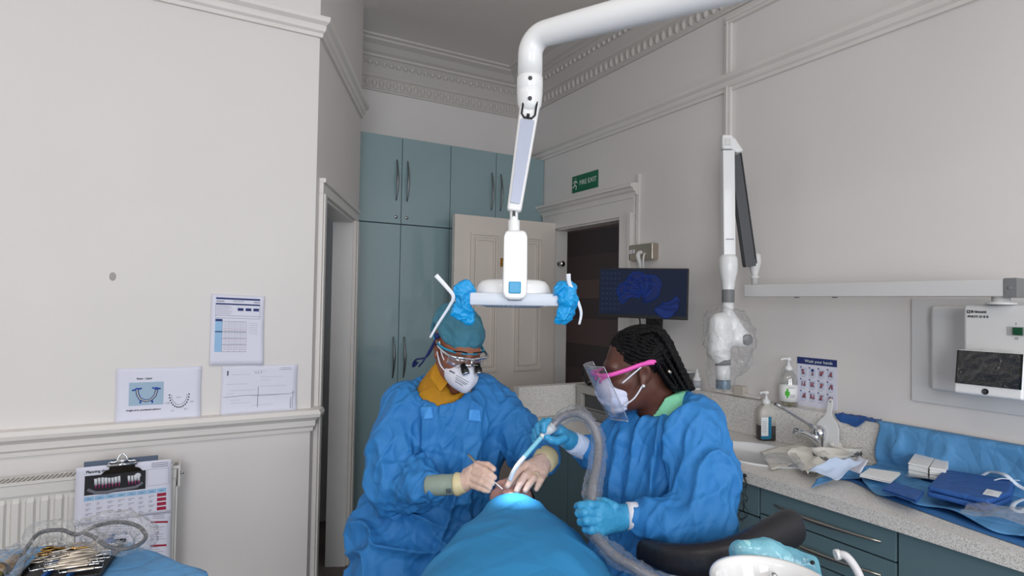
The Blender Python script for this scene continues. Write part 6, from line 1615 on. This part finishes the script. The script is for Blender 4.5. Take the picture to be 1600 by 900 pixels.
for k in range(15):
    a = PI+PI*k/14; u = .735+.118*math.cos(a); v = .47+.24*math.sin(a)*(1); m.ball(mp(u, v, .0013), (.0028, .0005, .0028), mi=0, seg=8)
    if k < 14: line(m, mp, [(.735+.095*math.cos(a), .47+.19*math.sin(a)), (.735+.095*math.cos(a+PI/14), .47+.19*math.sin(a+PI/14))], .0008, 1)
m.build('tooth_chart', [M['ink'], M['ink_soft']], r, fix=False)
ptext('R_25', .006, mp, .57, .32, r, M['ink'], 'chart_number'); ptext('R_2', .006, mp, .87, .33, r, M['ink'], 'chart_number'); ptext('L_2', .006, mp, .64, .17, r, M['ink'], 'chart_number'); ptext('R_7', .006, mp, .80, .19, r, M['ink'], 'chart_number')
ptext('RANGE', .0045, mp, .70, .42, r, M['ink_soft'], 'chart_word')
# B: portrait table
r, mp = paper('printed_table', ((331, 459), (413, 463), (411, 570), (327, 571)), 'portrait printed table with blue header bars, highest on the left wall', 'printout', off=.006)
m = MB()
fill(m, mp, .08, .93, .92, .955, 0); fill(m, mp, .08, .855, .92, .875, 0)
for k in range(4): fill(m, mp, .40, .90+.006*k, .60, .902+.006*k, 3)
fill(m, mp, .09, .895, .24, .91, 3); fill(m, mp, .80, .895, .92, .91, 3)
for k in range(3): fill(m, mp, .49+k*.15, .775, .60+k*.15, .815, 0)
for k in range(9): fill(m, mp, .10, .84-.015*k, .10+random.uniform(.2, .32), .843-.015*k, 3)
for v in (.855, .665, .70): fill(m, mp, .08, v, .92, v+.003, 2)
for u in (.08, .917): fill(m, mp, u, .665, u+.004, .86, 2)
fill(m, mp, .08, .19, .21, .655, 1); fill(m, mp, .08, .62, .21, .65, 0, d=.0016); fill(m, mp, .08, .465, .21, .48, 0, d=.0016)
for v in (.62, .48, .465, .38, .29, .19): fill(m, mp, .21, v, .66, v+.003, 2)
for u in (.21, .33, .44, .55, .66): fill(m, mp, u, .19, u+.003, .62, 2)
for j in range(14):
    for i in range(4): fill(m, mp, .235+i*.11, .60-j*.029, .31+i*.11, .604-j*.029, 4 if j % 5 == 3 else 3, n=1)
for j in range(6): line(m, mp, [(.70+random.uniform(0, .04), .60-.03*j+.004*math.sin(i*2.1+j)) if i == 0 else (.70+.03*i, .60-.03*j+.006*math.sin(i*2.1+j)) for i in range(7)], .0004, 3)
m.build('print', [M['ink_blue'], M['ink_pale'], M['ink'], M['ink_soft'], M['ink_red']], r, fix=False)
# C: landscape handwritten chart
r, mp = paper('handwritten_sheet', ((347, 572), (465, 569), (463, 641), (344, 649)), 'landscape sheet of faint handwriting and a cross-line graph, on the wall above the dado rail', 'paper', off=.003)
m = MB()
line(m, mp, [(.03, .36), (.3, .38), (.6, .37), (.9, .37), (.97, .40)], .0007, 0); line(m, mp, [(.475, .56), (.47, .12)], .0008, 0)
for j in range(12):
    x = random.choice((.12, .4, .05, .5)); y = .88-.065*j; 
    line(m, mp, [(x+.022*i, y+.008*math.sin(i*2.7+j)) for i in range(random.randint(6, 18))], .00035, 1)
line(m, mp, [(.77+.015*i, .93+.008*math.sin(i*2.9)) for i in range(10)], .0006, 0); line(m, mp, [(.75+.015*i, .895+.006*math.sin(i*3.3)) for i in range(12)], .0006, 0)
fill(m, mp, .065, .80, .085, .90, 0); line(m, mp, [(.945, .45), (.935, .05)], .0007, 0); line(m, mp, [(.915, .30), (.91, .06)], .0010, 0)
for u in (.43, .46, .50): fill(m, mp, u, .83, u+.01, .855, 0)
m.build('handwriting', [mat('pencil_grey', (104, 104, 116), .8), M['ink_soft']], r, fix=False)
q = lw_(176, 432); m = MB(); m.ball((q.x, WY-.001, q.z), (.010, .0015, .016), seg=10); tag(m.build('wall_scuff', mat('plaster_patch', (170, 166, 164), .9)), 'small grey scuff on the bare part of the left wall', 'scuff')

# ---------------------------------------------------------------- radiator
rt_ = PY(282, 722, WY-.10); RZ = rt_.z-.01; RX1 = rt_.x; RX0 = RX1-1.25; RY = WY-.105
r = thing('radiator', ((RX0+RX1)/2, WY, .15), 'off-white ribbed panel radiator with a slotted top under the dado rail', 'radiator')
rm = mat('radiator_enamel', (220, 217, 212), .35)
m = MB(); prof = []; x = RX0+.02; st = .0375
while x < RX1-.03: prof += [(x, RY+.012), (x+.006, RY), (x+st*.62, RY), (x+st*.62+.006, RY+.012)]; x += st
vs = [(a, b, RZ-.07) for a, b in prof]+[(a, b, .2) for a, b in prof]; n = len(prof)
m.add(vs, [(i, i+1, n+i+1, n+i) for i in range(n-1)])
m.box((RX0, RY+.0, RZ-.045), (RX1-.012, RY+.02, RZ-.012)); m.box((RX0, RY+.013, .17), (RX1-.012, RY+.018, RZ-.03)); m.box((RX1-.034, RY+.0, .17), (RX1-.014, RY+.018, RZ-.044)); m.box((RX0, RY, .17), (RX1-.012, RY+.018, .2))
for k in range(int(1.2/.0375)): xx = RX0+.02+k*st; m.add([(xx, RY+.0122, RZ-.07), (xx+.006, RY+.0, RZ-.076), (xx+st*.62, RY, RZ-.076), (xx+st*.62+.006, RY+.0122, RZ-.07), (xx+.006, RY+.0121, RZ-.055), (xx+st*.62, RY+.0121, RZ-.055)], [(0, 1, 4), (1, 2, 5, 4), (2, 3, 5)])
m.build('panel', rm, r)
m = MB(); m.box((RX0, RY-.002, RZ-.01), (RX1, RY+.003, RZ)); m.box((RX0, RY+.075, RZ-.01), (RX1, RY+.08, RZ)); m.box((RX1-.006, RY-.0025, RZ-.075), (RX1, RY+.0801, RZ-.0001)); m.box((RX1-.0125, RY+.0, .16), (RX1-.007, RY+.08, RZ-.076))
k = 0; xx = RX0+.01
while xx < RX1-.02:
    m.add([(xx, RY, RZ-.001), (xx+.005, RY, RZ-.001), (xx+.016, RY+.078, RZ-.001), (xx+.011, RY+.078, RZ-.001), (xx, RY, RZ-.004), (xx+.005, RY, RZ-.004), (xx+.016, RY+.078, RZ-.004), (xx+.011, RY+.078, RZ-.004)], [(0, 1, 2, 3), (7, 6, 5, 4), (0, 4, 5, 1), (2, 6, 7, 3), (1, 5, 6, 2), (3, 7, 4, 0)]); xx += .013
m.build('top_grille', rm, r)
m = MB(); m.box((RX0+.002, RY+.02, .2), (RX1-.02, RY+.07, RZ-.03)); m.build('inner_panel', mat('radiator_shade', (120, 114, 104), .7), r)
m = MB(); m.tube([(RX1+.001, RY+.03, RZ-.035), (RX1+.012, RY+.03, RZ-.035)], .006, 12); m.build('bleed_valve', M['chrome'], r)

# ---------------------------------------------------------------- clipboard hooked over the radiator
CY = RY-.022
def cq(px, py, off=0.0): return PY(px, py, CY-off)
r = thing('clipboard', tuple(cq(190, 800)), 'dark steel clipboard with a planning sheet and x-ray picture, hung on the radiator front', 'clipboard')
tl, tr_, br_, bl_ = cq(131, 722), cq(247, 711), cq(247, 868), cq(131, 880)
m = MB(); n = len(range(4)); vs = [tl, tr_, br_, bl_]; m.add([tuple(v) for v in vs]+[tuple(v+Vector((0, .004, 0))) for v in vs], [(0, 1, 2, 3), (7, 6, 5, 4), (0, 4, 5, 1), (1, 5, 6, 2), (2, 6, 7, 3), (3, 7, 4, 0)]); m.build('board', mat('grey_blue_board', (92, 104, 122), .4, .4), r, bevel=.002)
cc_ = cq(191, 733, .012); xd = (cq(220, 731, .012)-cq(160, 737, .012)).normalized(); TCc = frame(cc_, xd, z=(0, -1, 0))
m = MB(); m.add([(-.073, -.012, 0), (.073, -.012, 0), (.060, .0, .002), (.045, .004, .003), (.045, .020, .006), (-.045, .020, .006), (-.045, .004, .003), (-.060, .0, .002)], [tuple(range(8))], T=TCc @ Matrix.Diagonal((.82, 1, 1, 1)))
m.build('clip', mat('dark_steel', (70, 66, 62), .25, 1), r, solid=.003)
m = MB(); m.tube([TCc @ Vector(v) for v in bez([(-.04, .014, .008), (-.038, .028, .010), (-.018, .030, .012), (-.010, .046, .010), (0, .055, .008), (.010, .046, .010), (.018, .030, .012), (.038, .028, .010), (.040, .014, .008)], 5)], .0028, 10)
m.tube([TCc @ Vector((-.043, .018, .010)), TCc @ Vector((.043, .018, .010))], .0045, 12); m.tube([TCc @ Vector((-.017, .030, .009)), TCc @ Vector((.017, .030, .009))], .008, 12)
m.build('clip_spring', M['chrome'], r)
p2, mp = paper('planning_sheet', ((119, 803), (267, 800), (265, 882), (116, 893)), '', off=.0, wallY=CY-.004)
bpy.data.objects.remove(p2) if False else None
p2['label'] = 'lower clipped page with dark red bars, below the planning sheet'; p2['category'] = 'page'; p2.name = 'clipped_page'
m = MB(); 
for u0, v0, u1 in ((.78, .80, .97), (.78, .36, .96)): fill(m, mp, u0, v0, u1, v0+.035, 0)
for k in range(9): v = .72-.045*k-(.10 if k > 5 else 0); fill(m, mp, .78, v, .78+random.uniform(.08, .18), v+.008, 1, n=1)
for k in range(3): fill(m, mp, .80, .95-.03*k, .93, .958-.03*k, 1, n=1)
for k in range(14): fill(m, mp, .08, .86-.05*k, .08+random.uniform(.3, .6), .867-.05*k, 1, n=1)
m.build('print', [M['ink_red'], M['ink_soft']], p2, fix=False)
p1, mp = paper('planning_sheet', ((119, 731), (268, 717), (267, 800), (115, 822)), 'clipped landscape planning sheet with jaw x-ray and red and blue table', 'page', off=.0, wallY=CY-.0075)
ptext('Planning sheet', .012, mp, .10, .905, p1, M['ink'], 'heading', bold=.0003)
m = MB(); fill(m, mp, .09, .50, .72, .84, 0, n=8)
m.build('xray_ground', mat('xray_black', (26, 26, 32), .5), p1, fix=False)
m = MB()
line(m, mp, [(.12, .60), (.2, .53), (.32, .515), (.42, .54), (.5, .535), (.62, .55), (.69, .62)], .006, 2, d=.002)
for k in range(14):
    u = .20+.034*k; 
    if k in (8, 9): continue
    line(m, mp, [(u, .78+.01*math.sin(k)), (u+.006, .66+.012*math.sin(k*2.2))], .0042 if k % 3 else .0052, 0, d=.003); line(m, mp, [(u+.002, .68), (u+.006, .60)], .0022, 1, d=.0035)
m.ball(mp(.635, .76, .003), (.010, .001, .009), mi=0, seg=10)
m.build('jaw_xray', [mat('xray_white', (212, 216, 222), .6), mat('xray_magenta', (150, 60, 110), .6), mat('xray_grey', (110, 112, 122), .6)], p1, fix=False)
m = MB()
for u0, v0, u1, v1 in ((.735, .84, .975, .845), (.735, .54, .975, .545), (.735, .54, .738, .845), (.972, .54, .975, .845)): fill(m, mp, u0, v0, u1, v1, 3, n=2)
for k in range(8):
    u = .09+.108*k; fill(m, mp, u, .40, u+.10, .475, 0, n=2); fill(m, mp, u+.03, .43, u+.07, .437, 2, d=.0016, n=1)
    for j in range(4):
        if k == 7: fill(m, mp, u, .325-.085*j, u+.10, .385-.085*j, 1, n=2)
        else:
            fill(m, mp, u+.02, .345-.085*j, u+random.uniform(.05, .09), .355-.085*j, 3, n=1); fill(m, mp, u+.02, .32-.085*j, u+random.uniform(.04, .08), .33-.085*j, 3 if k in (3, 6) else 3, n=1)
for k in range(3): fill(m, mp, .78, .95-.035*k, .96, .958-.035*k, 2, n=1)
fill(m, mp, .05, .02, .95, .025, 3, n=3)
m.build('table_print', [M['ink_pale'], M['ink_red'], M['ink'], M['ink_soft']], p1, fix=False)

# ---------------------------------------------------------------- instrument table with blue sheet
IZ = .93
def ti(px, py, z=0.0): return PZ(px, py, IZ+z)
tcor = ti(193, 845); txa = (rt0*.96+fwd_h*.27).normalized(); tya = Z3.cross(txa)
ctr = tcor-txa*.21-tya*.09
r = thing('instrument_table', (ctr.x, ctr.y, 0), 'small instrument trolley under a blue sheet at the bottom left', 'trolley')
m = MB(); TT_ = frame((ctr.x, ctr.y, 0), txa, z=Z3); m.prism([(-.26, -.22), (.43, -.22), (.43, -.14), (.205, .085), (-.26, .085)], IZ-.03, IZ-.003, T=TT_); m.build('table_top', M['wgrey'], r, bevel=.006)
m = MB(); m.tube([TT_ @ Vector((-.03, -.07, .08)), TT_ @ Vector((-.03, -.07, IZ-.03))], .028, 18); m.build('column', M['wgrey'], r)
m = MB(); m.box((-.22, -.2, .03), (.16, .08, .08), T=TT_); m.build('foot', M['wgrey'], r, bevel=.01)
def tsh(u, v):
    # flat top with hanging edges
    y = -.27+.42*v; X1_ = .21+min(max(.09-y, 0), .225); x = -.32+(X1_+.07+.32)*u
    X0_, Y0_, Y1_ = -.265, -.225, .09
    cx_ = min(max(x, X0_), X1_); cy_ = min(max(y, Y0_), Y1_); ex = abs(x-cx_); ey = abs(y-cy_); dr2 = max(ex, ey)*1.0
    z = IZ+.001-(dr2*1.25)+.0015*float(pnoise(np.array([[x*14, y*14, 1]]))[0])
    # the far right corner of the sheet is cut away on the slant seen in the picture
    return TT_ @ Vector((cx_+(x-cx_)*.25, cy_+(y-cy_)*.25, z+.001))
tag(cloth(tsh, 70, 50, 'blue_sheet', M['drape2'], None, solid=.001), 'pale blue sheet covering the instrument trolley at the bottom left', 'sheet')
t0 = ti(73, 862, .002)
xt = (rt0*.93+fwd_h*.33).normalized()*.152; wT = xt.length; TTy = frame(t0, xt, z=Z3); fd = TTy.to_3x3() @ Vector((0, 1, 0))
sg = 1 if fd.dot(fwd_h) < 0 else -1
r = thing('instrument_tray', tuple(t0), 'black open instrument cassette on the blue sheet, full of steel instruments', 'tray')
Ltr = .19
def tb(m, x0_, y0_, z0_, x1_, y1_, z1_): m.box((x0_, sg*y0_, z0_), (x1_, sg*y1_, z1_), T=TTy)
m = MB(); tb(m, 0, 0, .001, wT, Ltr, .004); tb(m, 0, 0, .004, .004, Ltr, .013); tb(m, wT-.004, 0, .004, wT, Ltr, .013); tb(m, .004, 0, .004, wT-.004, .004, .013); tb(m, .004, Ltr-.004, .004, wT-.004, Ltr, .013)
m.build('tray_base', M['black'], r, bevel=.001)
m = MB(); tb(m, .045, .012, .004, .052, Ltr-.012, .0125); m.build('silicone_strip', mat('blue_silicone', (28, 92, 170), .5), r)
m = MB(); tb(m, wT-.062, .012, .004, wT-.055, Ltr-.012, .0125); m.build('silicone_strip', bpy.data.materials['blue_silicone'], r)
m = MB(); 
for k in range(6): m.tube(bez([TTy @ Vector((wT-.045+.01*k*.5, sg*(.016+.006*k), .018)), TTy @ Vector((wT-.02, sg*(.022+.005*k), .03)), TTy @ Vector((wT-.03+.004*k, sg*(.04), .020))]), .0025, 6)
m.build('blue_tie', bpy.data.materials['blue_silicone'], r)
def tp(x, y, z): return TTy @ Vector((x, sg*y*1.25, z-.009))
tool_labels = ['steel instrument laid across the tray, %s' % s for s in ('farthest from the camera', 'second from the far side', 'third from the far side', 'fourth from the far side, gold-banded', 'middle of the tray, under the others', 'slanting from lower left to right, rear one', 'slanting from lower left to right, middle one', 'slanting from lower left to right, front one', 'nearest the lower tray edge', 'short one at the right end', 'lying low beneath the scissors', 'crossing the blue strip on the right', 'level across the near half, rear one', 'level across the near half, middle one', 'level across the near half, front one', 'ending at the near right corner')]
rows = [(.012, .012, .026, .022), (.016, .022, .034, .028), (.020, .034, .040, .036), (.03, .012, .034, .008), (.03, .050, .044, .046), (.035, .078, .060, .052), (.030, .094, .070, .058), (.036, .108, .085, .070), (.02, .13, .11, .10), (.07, .06, .075, .07), (.02, .060, .08, .07), (.04, .12, .09, .085), (.050, .108, .104, 0), (.034, .122, .120, 0), (.045, .136, .131, 0), (.075, .146, .143, 0)]
for k, (xa, ya, yb2, _) in enumerate(rows):
    z_ = .0255+.0012*(k % 3)+(.004 if k > 4 else 0); a = tp(xa, ya, z_); b = tp(wT+.006-.005*(k % 3), yb2, z_+.001); d = (b-a).normalized(); L3 = (b-a).length
    rr_ = thing('dental_hand_instrument', tuple(a), tool_labels[k], 'dental instrument', 'steel instruments in the tray')
    m = MB(); m.tube([a+d*L3*.22, a+d*L3*.24, a+d*L3*.5, a+d*L3*.76, a+d*L3*.78], [.0020, .0034, .0036, .0034, .0020], 12); m.build('handle', M['steel'] if k != 3 else M['gold'], rr_)
    for s3 in (-1, 1):
        m = MB(); e = a+d*L3*(.5+s3*.28); f_ = a+d*L3*(.5+s3*.5); m.tube(bez([e, e.lerp(f_, .5), f_-d*s3*.006, f_-d*s3*.004+Z3*.006]), [.0017]*8+[.0012]*9+[.0006]*8, 8); m.build('working_end', M['chrome'], rr_)
for s4, (ox, oy, lab) in enumerate(((.012, .052, 'gold-ringed scissors lying at the left end of the instrument tray, upper pair'), (.016, .082, 'steel-ringed scissors at the left end of the instrument tray, lower pair'))):
    rr_ = thing('surgical_scissors', tuple(tp(ox, oy, .03)), lab, 'scissors')
    gm = M['gold'] if s4 == 0 else M['steel']
    for s5 in (-1, 1):
        cpt = tp(ox+.008, oy+s5*.010, .033); m = MB(); ringp = [cpt+(TTy.to_3x3() @ Vector((.013*math.cos(2*PI*i/20), .0085*math.sin(2*PI*i/20), 0))) for i in range(21)]; m.tube(ringp, .0018, 8, caps=False); m.build('finger_ring', gm, rr_)
        m = MB(); m.tube(bez([tp(ox+.021, oy+s5*.009, .033), tp(ox+.040, oy+s5*.004, .033), tp(ox+.055, oy, .0335+.001*s5), tp(ox+.095, oy-s5*.003-.006, .0335+.001*s5)]), [.0022]*18+[.0014]*7, 8); m.build('blade', M['steel'] if s4 else M['gold'] if s5 < 0 else M['steel'], rr_)
    m = MB(); m.tube([tp(ox+.055, oy, .030), tp(ox+.055, oy, .038)], .003, 12); m.build('pivot_screw', gm, rr_)
# cable in a crinkled film sleeve, looping over the tray, and the wrapped handpiece at its end
r = thing('wrapped_handpiece_cable', tuple(ti(150, 850, .03)), 'looped grey handpiece cable in crinkled clear film above the instrument tray', 'cable')
cp_ = [P(5, 893, 1.17), P(34, 866, 1.22), P(60, 834, 1.28), P(95, 828, 1.30), P(120, 835, 1.30), P(150, 822, 1.31), P(185, 816, 1.31), P(215, 822, 1.30), P(228, 838, 1.28), P(215, 852, 1.25), P(190, 858, 1.23), P(165, 852, 1.23), P(148, 840, 1.26), P(130, 832, 1.29)]
cp_ = [Vector((q.x, q.y, max(q.z, IZ+.045))) for q in cp_]
cb_ = bez(cp_, 10); m = MB(); m.tube(cb_, .0042, 10); m.build('cable', M['dgrey'], r)
sleeve(cb_[8:], [.010+.012*math.sin(PI*min(i/len(cb_)*1.6, 1))**.5 for i in range(len(cb_)-8)], 'film_sleeve', r, M['film'], amp=.007, fr=60, seed=4)
m = MB(); a, b, c = P(-14, 896, 1.12), P(8, 888, 1.17), P(26, 870, 1.21); m.tube([a, b, c], [.013, .013, .006], 16); m.build('handpiece', M['gold'], r)
m = MB(); m.tube([P(-2, 892, 1.145), P(2, 890, 1.155)], [.0138, .0138], 16); m.build('handpiece_band', M['black'], r)
sleeve(bez([P(-20, 900, 1.11), P(8, 886, 1.17), P(30, 866, 1.215), P(42, 854, 1.24)], 10), [.020, .022, .023, .024]+[.024]*14+[.018]*13, 'handpiece_film', r, M['film'], amp=.008, fr=60, seed=14)
# ================================================================ lettering becomes plain mesh
dg = bpy.context.evaluated_depsgraph_get()
for o in [q for q in SC.objects if q.type == 'FONT']:
    me = bpy.data.meshes.new_from_object(o.evaluated_get(dg)); nm = o.name.split('.')[0]
    n = bpy.data.objects.new(nm, me); C.objects.link(n)
    n.parent = o.parent; n.matrix_parent_inverse = o.matrix_parent_inverse.copy(); n.matrix_basis = o.matrix_basis.copy()
    bpy.data.objects.remove(o)
